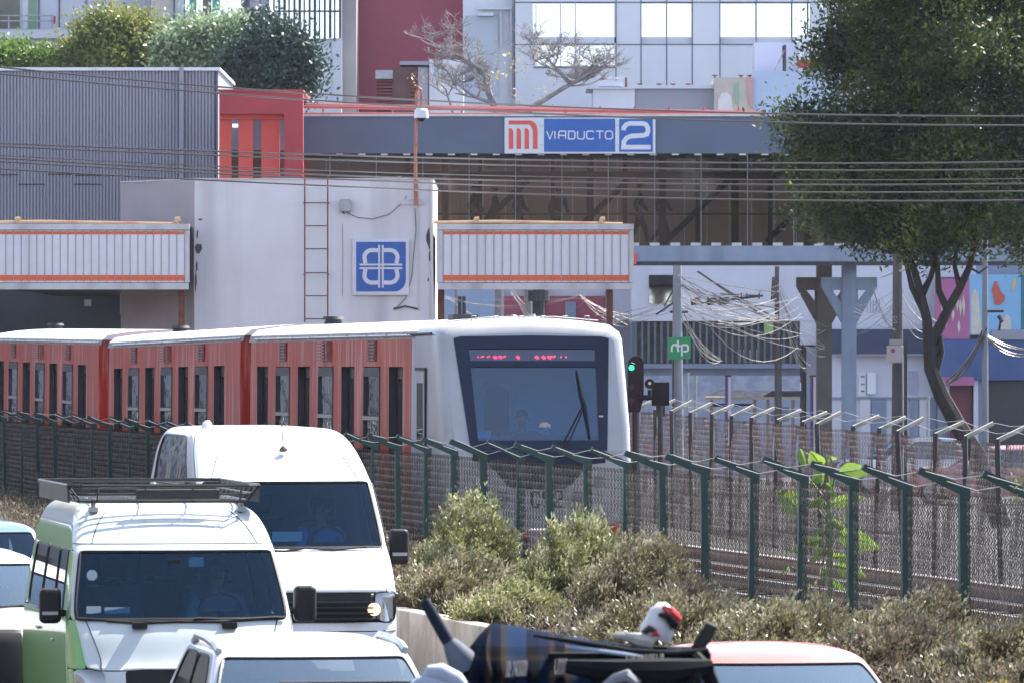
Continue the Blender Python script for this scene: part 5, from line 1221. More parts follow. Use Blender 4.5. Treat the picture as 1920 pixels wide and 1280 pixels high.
# ---- dark van under the cargo (its roof is just below the frame)
Zc_ = 29.0; t = thing('cargo_van', 'dark vehicle roof carrying the cargo bundle, below the frame', 'van', (X(1065, Zc_), Zc_-1.6, 0), VR)
rows = [(.25, .1, 4.6, .80, .25, .15, .05), (.6, 0, 4.7, .86, .28, .15, .1), (.95, .1, 4.7, .86, .26, .15, .1), (1.1, .5, 4.7, .85, .2, .15, .1), (1.5, .95, 4.7, .80, .14, .15, .1), (1.78, 1.3, 4.68, .75, .14, .15, .1), (1.86, 1.5, 4.6, .68, .2, .2, .1), (1.89, 1.8, 4.5, .6, .2, .2, .1)]
shell(t, rows, paint('dark_paint', (.03, .035, .045)), [('windscreen', WG, 3, 5, FR, .012), ('side_window', WD, 3, 5, SL[2:9], .01), ('side_window', WD, 3, 5, SR[1:8], .01)])
m = MB()
for x in (-.55, .55):
    m.cyl((x, 1.5, 1.93), (x, 4.2, 1.93), .02, n=6)
for y in (1.55, 2.4, 3.3, 4.1): m.cyl((-.7, y, 1.945), (.7, y, 1.945), .018, n=6)
m.build('roof_bars', M['dark'], t); wheels(t, .84, (.85, 3.7), .33)
# ---- cargo bundle
Q3 = lambda u, v, y=29.2: (X(u, 29.2), y, H(v, 29.2))
Zc_ = 29.2; off = Q3(1070, 1300); 
t = thing('plaid_blanket', 'dark blue plaid blanket with tan fringes draped over the cargo bundle', 'blanket', off)
NU, NV = 48, 16; V = []; Fc = []
ridge = [(850, 1243), (868, 1222), (890, 1192), (918, 1166), (950, 1170), (1000, 1178), (1060, 1190), (1120, 1200), (1180, 1208), (1250, 1212), (1318, 1214)]
def ridge_at(s):
    k = s*(len(ridge)-1); i = min(int(k), len(ridge)-2); f_ = k-i; return [ridge[i][j]+(ridge[i+1][j]-ridge[i][j])*f_ for j in (0, 1)]
for i in range(NU+1):
    s = i/NU; u, v = ridge_at(s)
    for j in range(NV+1):
        d_ = j/NV; dv = d_*175*(1-.3*s) if s > .12 else d_*(60+900*s)
        fold = .05*math.sin(s*26+d_*3)*d_+.03*math.sin(s*61)*d_
        uu = u+(-26*d_ if s > .3 else 22*d_)*(1-s)+6*math.sin(d_*7+s*9)
        V.append((X(uu, 29.2), 29.2-.34*math.sin(min(1, d_*1.5)*1.57)+fold, H(v+dv, 29.2)))
for i in range(NU):
    for j in range(NV): a = i*(NV+1)+j; Fc.append((a, a+NV+1, a+NV+2, a+1))
for i in range(NU+1):      # back fall
    s = i/NU; u, v = ridge_at(s); V.append((X(u, 29.2), 29.75, H(v+30, 29.2)))
b0 = (NU+1)*(NV+1)
for i in range(NU): Fc.append((i*(NV+1), b0+i, b0+i+1, (i+1)*(NV+1)))
mb = MB(); mb.v = V; mb.f = Fc
def plaid():
    m = bpy.data.materials.new('plaid_cloth'); m.use_nodes = True; tt = m.node_tree; b = tt.nodes['Principled BSDF']; b.inputs['Roughness'].default_value = .9; b.inputs['Specular IOR Level'].default_value = .04
    tc = tt.nodes.new('ShaderNodeTexCoord'); sp = tt.nodes.new('ShaderNodeSeparateXYZ'); tt.links.new(tc.outputs['Object'], sp.inputs[0]); prev = None
    rgb = [(.010, .024, .062, 1), (.0015, .002, .005, 1), (.030, .022, .015, 1), (.003, .007, .020, 1)]
    for ax, sc_ in ((0, 3.6), (2, 4.2)):
        mu = tt.nodes.new('ShaderNodeMath'); mu.operation = 'MULTIPLY'; mu.inputs[1].default_value = sc_; tt.links.new(sp.outputs[ax], mu.inputs[0])
        fr = tt.nodes.new('ShaderNodeMath'); fr.operation = 'FRACT'; tt.links.new(mu.outputs[0], fr.inputs[0])
        cr = tt.nodes.new('ShaderNodeValToRGB'); cr.color_ramp.interpolation = 'CONSTANT'; e = cr.color_ramp.elements; e[0].color = rgb[0]; e[0].position = 0; e[1].position = .3; e[1].color = rgb[1]
        for p_, c_ in ((.5, rgb[3]), (.66, rgb[2]), (.74, rgb[1]), (.9, rgb[2] if ax == 0 else rgb[0])): q = e.new(p_); q.color = c_
        tt.links.new(fr.outputs[0], cr.inputs[0])
        if prev: mx = tt.nodes.new('ShaderNodeMixRGB'); mx.inputs[0].default_value = .35; tt.links.new(prev, mx.inputs[1]); tt.links.new(cr.outputs[0], mx.inputs[2]); prev = mx.outputs[0]
        else: prev = cr.outputs[0]
    tt.links.new(prev, b.inputs['Base Color']); return m
o = mb.build('cloth', plaid(), t, off, smooth=True); so2 = o.modifiers.new('s', 'SOLIDIFY'); so2.thickness = .008
fm = MB(); g_ = random.Random(3)
for k in range(70):
    u = g_.choice([g_.uniform(950, 990), g_.uniform(1040, 1062), g_.uniform(1165, 1240)]); v = 1232-(u-950)*.05
    fm.tube([Q3(u, v, 28.83), Q3(u+g_.uniform(-2, 2), v+14, 28.82), Q3(u+g_.uniform(-4, 2), v+28, 28.81)], .0022, n=3)
fm.build('fringe', mat('fringe_tan', (.42, .38, .33), rough=.9), t, off)
tube_m = mat('dark_tube', (.012, .022, .045), (.008, .015, .03), scale=4, rough=.7, spec=.15)
m = MB(); m.tube([Q3(797, 1122, 29.1), Q3(806, 1140, 29.1), Q3(838, 1196, 29.1), Q3(843, 1203, 29.1)], [.018, .026, .028, .028], n=10)
a = thing('cargo_tube', 'dark blue padded tube sticking up at the left of the bundle', 'tube', Q3(843, 1203, 29.1)); m.build('tube', tube_m, a, tuple(a.location), smooth=True)
m = MB(); m.tube([Q3(842, 1200, 29.1), Q3(850, 1212, 29.1), Q3(864, 1232, 29.1), Q3(890, 1262, 29.1), Q3(905, 1300, 29.1)], [.030, .045, .062, .07, .07], n=12); m.build('grey_sleeve', mat('sleeve_grey', (.09, .11, .15), (.06, .08, .11), scale=5, rough=.8), a, tuple(a.location), smooth=True)
m = MB()
for (u, v, r_, ru) in ((826, 1256, .04, 30), (815, 1278, .045, 45)):
    m.tube([Q3(u-ru*1.0, v+10, 28.9), Q3(u-ru*.6, v+1, 28.9), Q3(u, v, 28.9), Q3(u+ru, v+14, 28.9), Q3(u+ru*1.5, v+30, 28.9)], [r_*.5, r_*1.0, r_*1.2, r_*1.1, r_*.8], n=10)
solo('white_bag', m, mat('bag_white', (.42, .48, .58), (.30, .36, .46), scale=5, rough=.7), 'pale grey-blue soft bags at the left foot of the cargo bundle', 'bag', Q3(830, 1300, 28.9), smooth=True)
# helmet
hb = Q3(1237, 1165, 29.3); a = thing('white_helmet', 'white helmet with red and black markings lying on top of the bundle', 'helmet', Q3(1230, 1205, 29.3)); ao = tuple(a.location)
def ellipsoid(c, r_, n=14, rot=0, cut=None):
    m = MB(); k = 0; rows_ = []
    for i in range(n+1):
        th = math.pi*i/n; rr = []
        for j in range(2*n):
            ph = math.pi*j/n; x, y, z = r_[0]*math.sin(th)*math.cos(ph), r_[1]*math.sin(th)*math.sin(ph), r_[2]*math.cos(th)
            x, z = x*math.cos(rot)+z*math.sin(rot), -x*math.sin(rot)+z*math.cos(rot); m.v.append((c[0]+x, c[1]+y, c[2]+z))
    for i in range(n):
        for j in range(2*n):
            if cut and cut(i/n, j/(2*n)): continue
            m.f.append((i*2*n+j, i*2*n+(j+1) % (2*n), (i+1)*2*n+(j+1) % (2*n), (i+1)*2*n+j))
    return m
e = MB().tube([Q3(1254, 1133), Q3(1249, 1139), Q3(1243, 1150), Q3(1237, 1166), Q3(1231, 1182), Q3(1227, 1198)], [.02, .044, .060, .066, .077, .070], n=20); e.build('shell', mat('helmet_white', (.66, .66, .66), rough=.3), a, ao, smooth=True)
m = MB().tube([Q3(1242, 1136, 29.14), Q3(1256, 1144, 29.13), Q3(1268, 1158, 29.16), Q3(1274, 1172, 29.22)], [.010, .022, .026, .010], n=8); m.build('red_marking', mat('helmet_red', (.55, .05, .05), rough=.35), a, ao, smooth=True)
m = MB().tube([Q3(1234, 1150, 29.13), Q3(1250, 1152, 29.12), Q3(1264, 1168, 29.15), Q3(1270, 1178, 29.22)], [.008, .016, .022, .008], n=8).tube([Q3(1205, 1184, 29.12), Q3(1218, 1174, 29.09), Q3(1228, 1182, 29.09)], [.012, .018, .008], n=8); m.build('black_marking', M['black'], a, ao, smooth=True)
m = MB().tube([Q3(1222, 1190, 29.08), Q3(1230, 1182, 29.075), Q3(1236, 1190, 29.08)], [.006, .016, .006], n=8); m.build('red_marking', MATS['helmet_red'], a, ao, smooth=True)
m = MB().tube([Q3(1157, 1190, 29.2), Q3(1175, 1192, 29.1), Q3(1200, 1198, 29.1), Q3(1225, 1204, 29.1)], [.015, .022, .035, .03], n=8); solo('pale_glove', m, mat('glove', (.45, .44, .40), (.3, .3, .28), scale=9, rough=.8), 'small pale soft pad lying left of the white helmet', 'pad', Q3(1190, 1205, 29.1), smooth=True)
m = MB(); m.prism([(1292, 1212), (1304, 1190), (1322, 1162), (1344, 1172), (1330, 1196), (1312, 1222)], lambda u, v: Q3(u, v, 29.0), lambda u, v: Q3(u+3, v, 29.12)); solo('dark_flap', m, mat('flap', (.05, .05, .042), (.03, .03, .026), scale=5, rough=.8, spec=.1), 'dark tilted flap rising at the right end of the bundle', 'flap', Q3(1312, 1222, 29.0), bevel=.008)
m = MB(); 
m.tube([Q3(1000, 1186, 28.95), Q3(1080, 1198, 28.92), Q3(1180, 1215, 28.9), Q3(1260, 1221, 28.9), Q3(1325, 1214, 28.92)], [.006, .012, .014, .018, .012], n=8)
m.tube([Q3(1060, 1240, 28.78), Q3(1150, 1250, 28.76), Q3(1250, 1250, 28.76), Q3(1330, 1240, 28.8)], [.03, .055, .06, .03], n=8)
m.tube([Q3(1300, 1225, 28.9), Q3(1322, 1250, 28.85), Q3(1338, 1290, 28.85)], [.03, .035, .03], n=8)
m.tube([Q3(1270, 1300, 28.75), Q3(1300, 1262, 28.75), Q3(1312, 1240, 28.78)], [.03, .025, .012], n=8)
m.box(X(1030, 29.2), X(1330, 29.2), 28.95, 29.7, H(1310, 29.2), H(1219, 29.2))
solo('black_cargo_tray', m, mat('tray_black', (.006, .008, .012), (.004, .005, .007), scale=5, rough=.7, spec=.12), 'black padded tray and straps under the helmet and the blanket', 'tray', Q3(1150, 1310, 28.9), smooth=True)
m = MB().tube([Q3(1060, 1206, 28.93), Q3(1110, 1212, 28.9), Q3(1165, 1219, 28.88), Q3(1205, 1224, 28.88)], [.006, .010, .010, .005], n=6); solo('pale_piping', m, mat('piping', (.35, .42, .55), rough=.6), 'pale blue piping strip catching the sun along the blanket edge', 'piping', Q3(1060, 1210, 28.93), smooth=True)
m = MB().tube([Q3(1120, 1285, 28.7), Q3(1150, 1262, 28.7), Q3(1172, 1256, 28.7), Q3(1186, 1268, 28.7), Q3(1180, 1300, 28.7)], [.02, .025, .03, .03, .025], n=8)
solo('grey_strap_end', m, mat('strap_grey', (.22, .24, .27), rough=.6), 'rounded grey strap end at the bottom of the bundle', 'strap', Q3(1170, 1300, 28.7), smooth=True)

# ================================================================== PEOPLE
def grow(name, chains, m, parent, sub=1):
    """one continuous skinned surface from chains of (point, radius); chains join where points coincide"""
    bm = bmesh.new(); lay = bm.verts.layers.skin.verify(); seen = {}
    first = True
    for ch in chains:
        prev = None
        for p, r_ in ch:
            k = tuple(round(c, 4) for c in p)
            if k not in seen:
                v = bm.verts.new(p); v[lay].radius = (r_, r_) if not isinstance(r_, tuple) else r_; v[lay].use_root = first; first = False; seen[k] = v
            v = seen[k]
            if prev is not None and prev is not v and not bm.edges.get((prev, v)): bm.edges.new((prev, v))
            prev = v
    me = bpy.data.meshes.new(name); bm.to_mesh(me); bm.free(); o = bpy.data.objects.new(name, me); col.objects.link(o)
    o.modifiers.new('skin', 'SKIN').use_smooth_shade = True
    s = o.modifiers.new('sub', 'SUBSURF'); s.levels = sub; s.render_levels = sub
    dg = bpy.context.evaluated_depsgraph_get(); ev = bpy.data.meshes.new_from_object(o.evaluated_get(dg)); bpy.data.objects.remove(o)
    ev.materials.clear(); ev.materials.append(m); o = bpy.data.objects.new(name, ev); col.objects.link(o); o.parent = parent; return o
def person(label, loc, rz, J, shirt, pants, cap=None, glasses=False, group=None):
    t = thing('person', label, 'person', loc, rz, group)
    V_ = lambda k: Vector(J[k]); pel, ch, nk, hd = V_('pelvis'), V_('chest'), V_('neck'), V_('head')
    mid = (pel+ch)/2; sk = [[(pel, .12), (mid, .12), (ch, .135), (nk-Vector((0, 0, .03)), .06), (nk+Vector((0, 0, .03)), .05), (hd-Vector((0, 0, .05)), .070), (hd+Vector((0, 0, .02)), .088), (hd+Vector((0, 0, .09)), .060)]]
    for s in ('l', 'r'):
        sh, elb, wr = V_('sh'+s), V_('el'+s), V_('wr'+s); sk.append([(ch, .135), (sh, .055), (elb, .042), (wr, .027)])
        d = (wr-elb).normalized(); side_ = d.cross(Vector((0, 0, 1))); side_ = side_.normalized() if side_.length > .1 else Vector((1, 0, 0)); dn = d.cross(side_).normalized()
        palm = wr+d*.07; sk.append([(wr, .027), (palm, .032)])
        for i, L_ in enumerate((.07, .08, .075, .06)):
            a = palm+side_*(i-1.5)*.019+d*.02; b = a+d*L_*.5+dn*.006; c = b+d*L_*.35-dn*.02; sk.append([(palm, .032), (a, .010), (b, .009), (c, .007)])
        sg = 1 if s == 'l' else -1
        a = wr+d*.03+side_*.035*sg; sk.append([(wr, .027), (a, .011), (a+d*.04+side_*.01*sg, .009)])
        hp, kn, an = V_('hip'+s), V_('kn'+s), V_('an'+s); sk.append([(pel, .12), (hp, .085), (kn, .058), (an, .038), (an+Vector((J['toe'][0], J['toe'][1], -.05)), .030)])
    grow('body', sk, M['skin'], t)
    sc_ = [[(pel+Vector((0, 0, .02)), .14), (mid, .14), (ch, .155), (nk-Vector((0, 0, .04)), .075)]]
    for s in ('l', 'r'):
        sh, elb, wr = V_('sh'+s), V_('el'+s), V_('wr'+s); sc_.append([(ch, .155), (sh, .072), (elb, .056), (elb+(wr-elb)*.8, .042)])
    grow('shirt', sc_, shirt, t)
    pc = [[(pel+Vector((0, 0, .05)), .135), (pel, .138)]]
    for s in ('l', 'r'):
        hp, kn, an = V_('hip'+s), V_('kn'+s), V_('an'+s); pc.append([(pel, .138), (hp, .098), (kn, .072), (an+Vector((0, 0, .03)), .055)])
    grow('trousers', pc, pants, t)
    fy = Vector((0, -1, 0))
    e = ellipsoid(hd+Vector((0, .018, .05)), (.084, .098, .085), cut=lambda a, b: a > .62 and .5 < b < 1.0); e.build('hair', cap or M['hair'], t, smooth=True)
    fc_ = MB().tube([hd+Vector((0, -.088, .035)), hd+Vector((0, -.105, -.005)), hd+Vector((0, -.088, -.015))], [.008, .014, .010], n=6)
    for s in (-1, 1): fc_.tube([hd+Vector((s*.085, .0, .03)), hd+Vector((s*.092, .01, .01)), hd+Vector((s*.082, .0, -.02))], [.008, .013, .008], n=6)
    fc_.build('nose_and_ears', M['skin'], t, smooth=True)
    m = MB()
    if glasses: m.box(hd.x-.072, hd.x+.072, hd.y-.100, hd.y-.085, hd.z+.012, hd.z+.038)
    else:
        for s in (-1, 1): m.disc(hd+Vector((s*.032, -.094, .025)), .010, .01, n=8)
    m.build('sunglasses' if glasses else 'eyes', M['black'], t)
    MB().box(hd.x-.026, hd.x+.026, hd.y-.092, hd.y-.080, hd.z-.048, hd.z-.040).build('mouth', mat('lips', (.25, .08, .07), rough=.6), t)
    return t
SIT = dict(pelvis=(0, 0, 0), chest=(0, .03, .38), neck=(0, .02, .53), head=(0, -.01, .68), shl=(-.18, .02, .44), shr=(.18, .02, .44), ell=(-.24, -.14, .22), elr=(.24, -.14, .22), wrl=(-.15, -.38, .28), wrr=(.15, -.38, .28),
           hipl=(-.10, -.08, -.02), hipr=(.10, -.08, -.02), knl=(-.13, -.45, .02), knr=(.13, -.45, .02), anl=(-.12, -.55, -.38), anr=(.12, -.55, -.38), toe=(0, -.14))
def in_local(t_, p): 
    mw = Matrix.Translation(t_.location) @ Matrix.Rotation(t_.rotation_euler.z, 4, 'Z'); return mw @ Vector(p)
sh_blue = mat('shirt_blue', (.10, .28, .55), rough=.8); sh_dark = mat('shirt_dark', (.04, .055, .09), rough=.8); jeans = mat('trousers_dark', (.03, .035, .06), rough=.9); sh_grey = mat('shirt_grey', (.22, .26, .30), rough=.8)
person('train driver in dark shirt and sunglasses seated behind the metro windscreen', in_local(c1, (-.05, -.28, 2.04)), c1.rotation_euler.z, SIT, sh_dark, jeans, glasses=True)
person('driver in blue shirt behind the white van windscreen', in_local(va, (.46, 2.0, 1.28)), VR, SIT, sh_blue, jeans)
person('driver with pale sleeve at the wheel of the green minibus', in_local(hi, (.42, 1.6, 1.03)), VR, SIT, sh_grey, jeans)
WALK = dict(pelvis=(0, 0, .93), chest=(0, -.03, 1.28), neck=(0, -.04, 1.46), head=(0, -.06, 1.60), shl=(-.19, -.03, 1.38), shr=(.19, -.03, 1.38), ell=(-.24, .10, 1.12), elr=(.24, -.12, 1.12), wrl=(-.23, .02, .88), wrr=(.23, -.28, .92),
            hipl=(-.09, 0, .88), hipr=(.09, 0, .88), knl=(-.10, -.17, .50), knr=(.10, .06, .48), anl=(-.10, -.24, .09), anr=(.10, .34, .13), toe=(0, -.14))
zd = H(461.5, 180)
for u, rz, y, lab, s_, sc_ in ((888, 80, 1.4, 'leftmost of three dark figures walking on the footbridge above the canopy', sh_dark, 1.0), (930, -85, 2.0, 'middle of the three dark figures on the footbridge above the canopy', sh_dark, .97), (972, 85, 1.7, 'rightmost of the three dark figures on the footbridge above the canopy', jeans, 1.02),
                          (1046, 20, 1.2, 'lone dark figure on the footbridge directly under the station sign', sh_dark, .93), (1198, 88, 1.8, 'left one of two dark figures on the footbridge right of the sign', jeans, 1.02), (1240, 75, 1.3, 'right one of two dark figures on the footbridge right of the sign', sh_dark, 1.0)):
    p = person(lab, (X(u, 181.8), 180+y, zd), R(rz), WALK, s_, jeans, group='walkers on the footbridge'); p.scale = (sc_,)*3
# ================================================================== VEGETATION
def crown_tree(name, label, blobs, trunks, n, size, lm, seed, aspect=.5, shell=.35, clump=1.0):
    base = trunks[0][0][0]; t = thing(name, label, 'tree', base)
    gg_ = random.Random(seed); big = list(blobs); blobs = [(b[0], b[1], b[2], b[3]*.8, b[4]*.8, b[5]*.8) for b in big]
    for b in big:
        for _ in range(11):
            d = Vector((gg_.gauss(0, 1), gg_.gauss(0, 1)-.3, gg_.gauss(0, 1))).normalized(); f_ = gg_.uniform(.2, .5)
            blobs.append((b[0]+d.x*b[3]*.92, b[1]+d.y*b[4]*.92, b[2]+d.z*b[5]*.92, b[3]*f_, b[4]*f_, b[5]*f_*.8))
    B = [(b[0]-base[0], b[1]-base[1], b[2]-base[2], *b[3:]) for b in blobs]
    leaves('crown', B, n, size, aspect, lm, t, shell=shell, seed=seed, clump=clump)
    m = MB()
    for pts, r0, r1 in trunks: m.tube(pts, r0, n=8, r2=r1)
    m.build('trunk', M['trunk'], t, base, smooth=True); return t
def pb(u, v, ru, rv, Z, ry=None, dz=0):
    s = Z/F; return (X(u, Z), Z+dz, H(v, Z), ru*s, (ry if ry else ru*s*.9), rv*s)
lmA = leafmat('leaf_dark', (.007, .015, .007), (.036, .062, .017), (.28, .34, .07), scale=.9, trans=.45)
lmB = leafmat('leaf_olive', (.10, .13, .04), (.20, .23, .06), (.32, .32, .10), scale=.8, trans=.35)
lmC = leafmat('leaf_pale', (.09, .14, .08), (.24, .32, .18), (.48, .54, .36), scale=1.2, trans=.3)
lmD = leafmat('leaf_deep', (.022, .045, .035), (.034, .068, .048), (.06, .10, .065), scale=.8, trans=.2)
Z = 141.0
bl_ = [(1700, 60, 150, 110), (1640, 170, 110, 90), (1800, 140, 150, 140), (1590, 60, 55, 60), (1600, 290, 110, 80), (1700, 310, 150, 110), (1830, 320, 170, 130), (1490, 222, 46, 26), (1500, 262, 36, 28), (1560, 235, 60, 50), (1545, 330, 70, 50), (1570, 395, 80, 45),
       (1690, 410, 110, 55), (1840, 420, 120, 60), (1900, 70, 90, 110), (1960, 220, 80, 180), (1725, 452, 50, 30), (1640, 440, 60, 28), (1560, 130, 40, 40), (1940, 440, 70, 60), (1700, -60, 180, 70), (1850, -50, 150, 80)]
blobs = [pb(u, v, ru, rv, Z, dz=rnd.uniform(-.6, .6)) for u, v, ru, rv in bl_]
P5 = lambda u, v, y=Z: (X(u, Z), y, H(v, Z))
tr = [([P5(1880, 991+0), P5(1830, 850), P5(1795, 795), P5(1765, 740), P5(1745, 690), P5(1742, 640)], .22, .14),
      ([P5(1742, 650), P5(1738, 600), P5(1725, 545), P5(1712, 500), P5(1692, 450), P5(1672, 380)], .13, .04),
      ([P5(1742, 650), P5(1758, 620), P5(1778, 580), P5(1800, 540), P5(1818, 500), P5(1832, 440), P5(1850, 350)], .13, .04),
      ([P5(1752, 700), P5(1765, 660), P5(1762, 630)], .09, .07),
      ([P5(1778, 585), P5(1760, 545), P5(1758, 500), P5(1745, 440)], .09, .04), ([P5(1728, 555), P5(1745, 520), P5(1756, 480), P5(1772, 430)], .08, .03),
      ([P5(1800, 542), P5(1790, 500), P5(1795, 440)], .07, .03), ([P5(1735, 590), P5(1710, 540), P5(1698, 490), P5(1680, 450)], .08, .03), ([P5(1818, 502), P5(1836, 512), P5(1852, 500)], .03, .015),
      ([P5(1745, 440), P5(1720, 320), P5(1700, 160)], .12, .04), ([P5(1832, 440), P5(1840, 300), P5(1860, 120)], .12, .04), ([P5(1692, 450), P5(1620, 360), P5(1540, 290)], .06, .02)]
crown_tree('street_tree', 'big dark green tree with forked trunk in front of the footbridge at right', blobs, tr, 150000, .125, lmA, 11, aspect=.42)
def simple_tree(name, label, bl, Z_, n, size, lm, seed, uc, **k):
    blobs = [pb(u, v, ru, rv, Z_, dz=rnd.uniform(-.4, .4)) for u, v, ru, rv in bl]; xx = X(uc, Z_); zt = H(bl[0][1], Z_)
    tr = [([(xx, Z_, 0), (xx+.1, Z_, zt*.5), (xx, Z_, zt)], .22, .08)]
    for b in blobs[1:]: tr.append(([(xx, Z_, zt*.72), ((xx+b[0])/2, Z_, zt*.88), (b[0], Z_, b[2])], .09, .03))
    return crown_tree(name, label, blobs, tr, n, size, lm, seed, **k)
simple_tree('olive_tree', 'rounded olive-green tree behind the corrugated building', [(215, 92, 85, 48), (170, 110, 60, 28), (262, 75, 50, 30), (290, 110, 40, 30), (220, 60, 38, 22), (125, 100, 16, 16)], 222, 26000, .17, lmB, 21, 215)
simple_tree('low_bright_tree', 'low bright green tree top at the upper left edge', [(15, 108, 22, 12), (55, 118, 45, 14), (95, 122, 18, 8), (-15, 110, 20, 16)], 222, 9000, .16, leafmat('leaf_bright', (.07, .13, .03), (.14, .22, .05), (.22, .32, .08), trans=.35), 22, 30)
simple_tree('pale_tree', 'silvery pale green tree between the olive tree and the dark tree', [(400, 80, 75, 42), (350, 100, 50, 38), (440, 62, 40, 22), (370, 125, 50, 30), (430, 120, 45, 40), (330, 90, 22, 20)], 219, 26000, .18, lmC, 23, 400)
simple_tree('dark_round_tree', 'dense dark green tree rising above the red portal building', [(510, 110, 65, 55), (480, 130, 50, 45), (555, 140, 42, 35), (500, 60, 26, 26), (540, 100, 35, 30), (590, 148, 10, 6)], 215, 26000, .17, lmD, 24, 510, shell=.25)
# bare tree
def branches(m, p, d, L_, r_, depth, g):
    if depth == 0: return
    r_ = max(r_, .008)
    n = 4; pts = [Vector(p)]; dd = Vector(d)
    for i in range(n):
        dd = (dd+Vector((g.uniform(-.25, .25), g.uniform(-.2, .2), g.uniform(-.12, .22)))).normalized(); pts.append(pts[-1]+dd*L_/n)
    m.tube(pts, r_, n=5 if r_ > .03 else 4, r2=r_*.62)
    for k in range(g.choice((3, 3, 4))):
        q = pts[g.choice((1, 2, 3, 4))]; a = g.uniform(0, 6.28); s = Vector((math.cos(a), math.sin(a)*.5, g.uniform(-.25, .5)))
        branches(m, q, (dd*.7+s*1.15).normalized(), L_*g.uniform(.55, .80), r_*.55, depth-1, g)
Zt_ = 205
for nm, lab, u, v, tilt, sd, L_, r_ in (('bare_tree', 'leafless grey tree with a leaning fork in front of the panelled building', 930, 215, (-.15, 0, 1), 4, 1.5, .11), ('bare_tree', 'leafless sprawling grey tree right of the forked bare tree', 985, 212, (.75, 0, .6), 9, 1.7, .11), ('bare_tree', 'thin leafless twigs beside the white rooftop block', 850, 225, (-.1, 0, 1), 12, 1.0, .045)):
    g = random.Random(sd); m = MB(); base = (X(u, Zt_), Zt_, 0); top = (X(u, Zt_), Zt_, H(v, Zt_))
    m.tube([base, ((base[0]+top[0])/2+.1, Zt_, top[2]*.5), top], r_*1.6, n=8, r2=r_)
    branches(m, top, Vector(tilt).normalized(), L_, r_, 7 if sd < 12 else 5, g)
    t = thing(nm, lab, 'tree', base, group='bare trees on the rooftops'); m.build('branches', mat('bare_bark', (.30, .28, .28), (.17, .15, .15), scale=4, rough=.9), t, base)
    leaves('last_leaves', [(0, 0, top[2]+1.2, 1.6, 1, 1.0)], 96 if sd < 12 else 36, .10, .6, leafmat('leaf_yellow', (.25, .18, .06), (.4, .33, .1), (.5, .45, .2), trans=.3), t, shell=.6, seed=sd)
# dry shrubs
shl = leafmat('dry_leaf', (.05, .045, .025), (.18, .16, .085), (.58, .54, .41), scale=5.5, trans=.30, rough=.42, spec=.6)
shg = leafmat('dry_leaf_green', (.06, .065, .025), (.21, .22, .085), (.62, .62, .43), scale=5, trans=.35, rough=.4)
shb = leafmat('dry_leaf_brown', (.05, .04, .028), (.16, .13, .085), (.50, .44, .33), scale=6, trans=.25, rough=.5)
twm = mat('twig', (.22, .15, .10), (.10, .065, .045), scale=9, rough=.9)
def shrub(label, cx, cy, rx_, ry_, ztop, n, lm, seed, group='dry shrubs in front of the green fence'):
    g = np.random.RandomState(seed); base = (cx, cy, .66); t = thing('dry_shrub', label, 'shrub', base, group=group); Hh = ztop-.66
    m = MB(); V = []
    ns = 130
    tips = []
    for i in range(ns):
        a = g.uniform(0, 6.283); q = g.uniform(.0, 1)**.6; ex, ey = math.cos(a)*q*rx_, math.sin(a)*q*ry_
        hz = Hh*(1-.55*q*q)*g.uniform(.72, 1.06); p0 = Vector((ex*.45, ey*.45, 0)); p1 = Vector((ex*.8+g.normal()*.03, ey*.8, hz*.55)); p2 = Vector((ex+g.normal()*.06+.10, ey+g.normal()*.05, hz)); tips.append((p0, p1, p2))
        m.tube([p0, p1, p2], .006, n=3, r2=.002)
    m.build('twigs', twm, t)
    k = g.randint(0, ns, n); s = g.uniform(.18, 1.0, n)**.75
    P0 = np.array([tips[i][0] for i in k]); P1 = np.array([tips[i][1] for i in k]); P2 = np.array([tips[i][2] for i in k]); s = s[:, None]
    C = (1-s)**2*P0+2*s*(1-s)*P1+s*s*P2+g.normal(size=(n, 3))*.045
    D = (P2-P0); D /= np.linalg.norm(D, axis=1)[:, None]; D = D+g.normal(size=(n, 3))*.55+np.array([.25, 0, .25]); D /= np.linalg.norm(D, axis=1)[:, None]
    T = np.cross(D, g.normal(size=(n, 3))); T /= np.linalg.norm(T, axis=1)[:, None]
    L_ = g.uniform(.030, .070, n)[:, None]; W_ = L_*.22
    V = np.stack([C, C+D*L_*.5-T*W_, C+D*L_, C+D*L_*.5+T*W_], 1).reshape(-1, 3)
    fastmesh('foliage', V, np.arange(n*4).reshape(-1, 4), lm, t); return t
def mid(Z_, f_): return wx(Z_)+.15+(fx(Z_)-wx(Z_)-.3)*f_
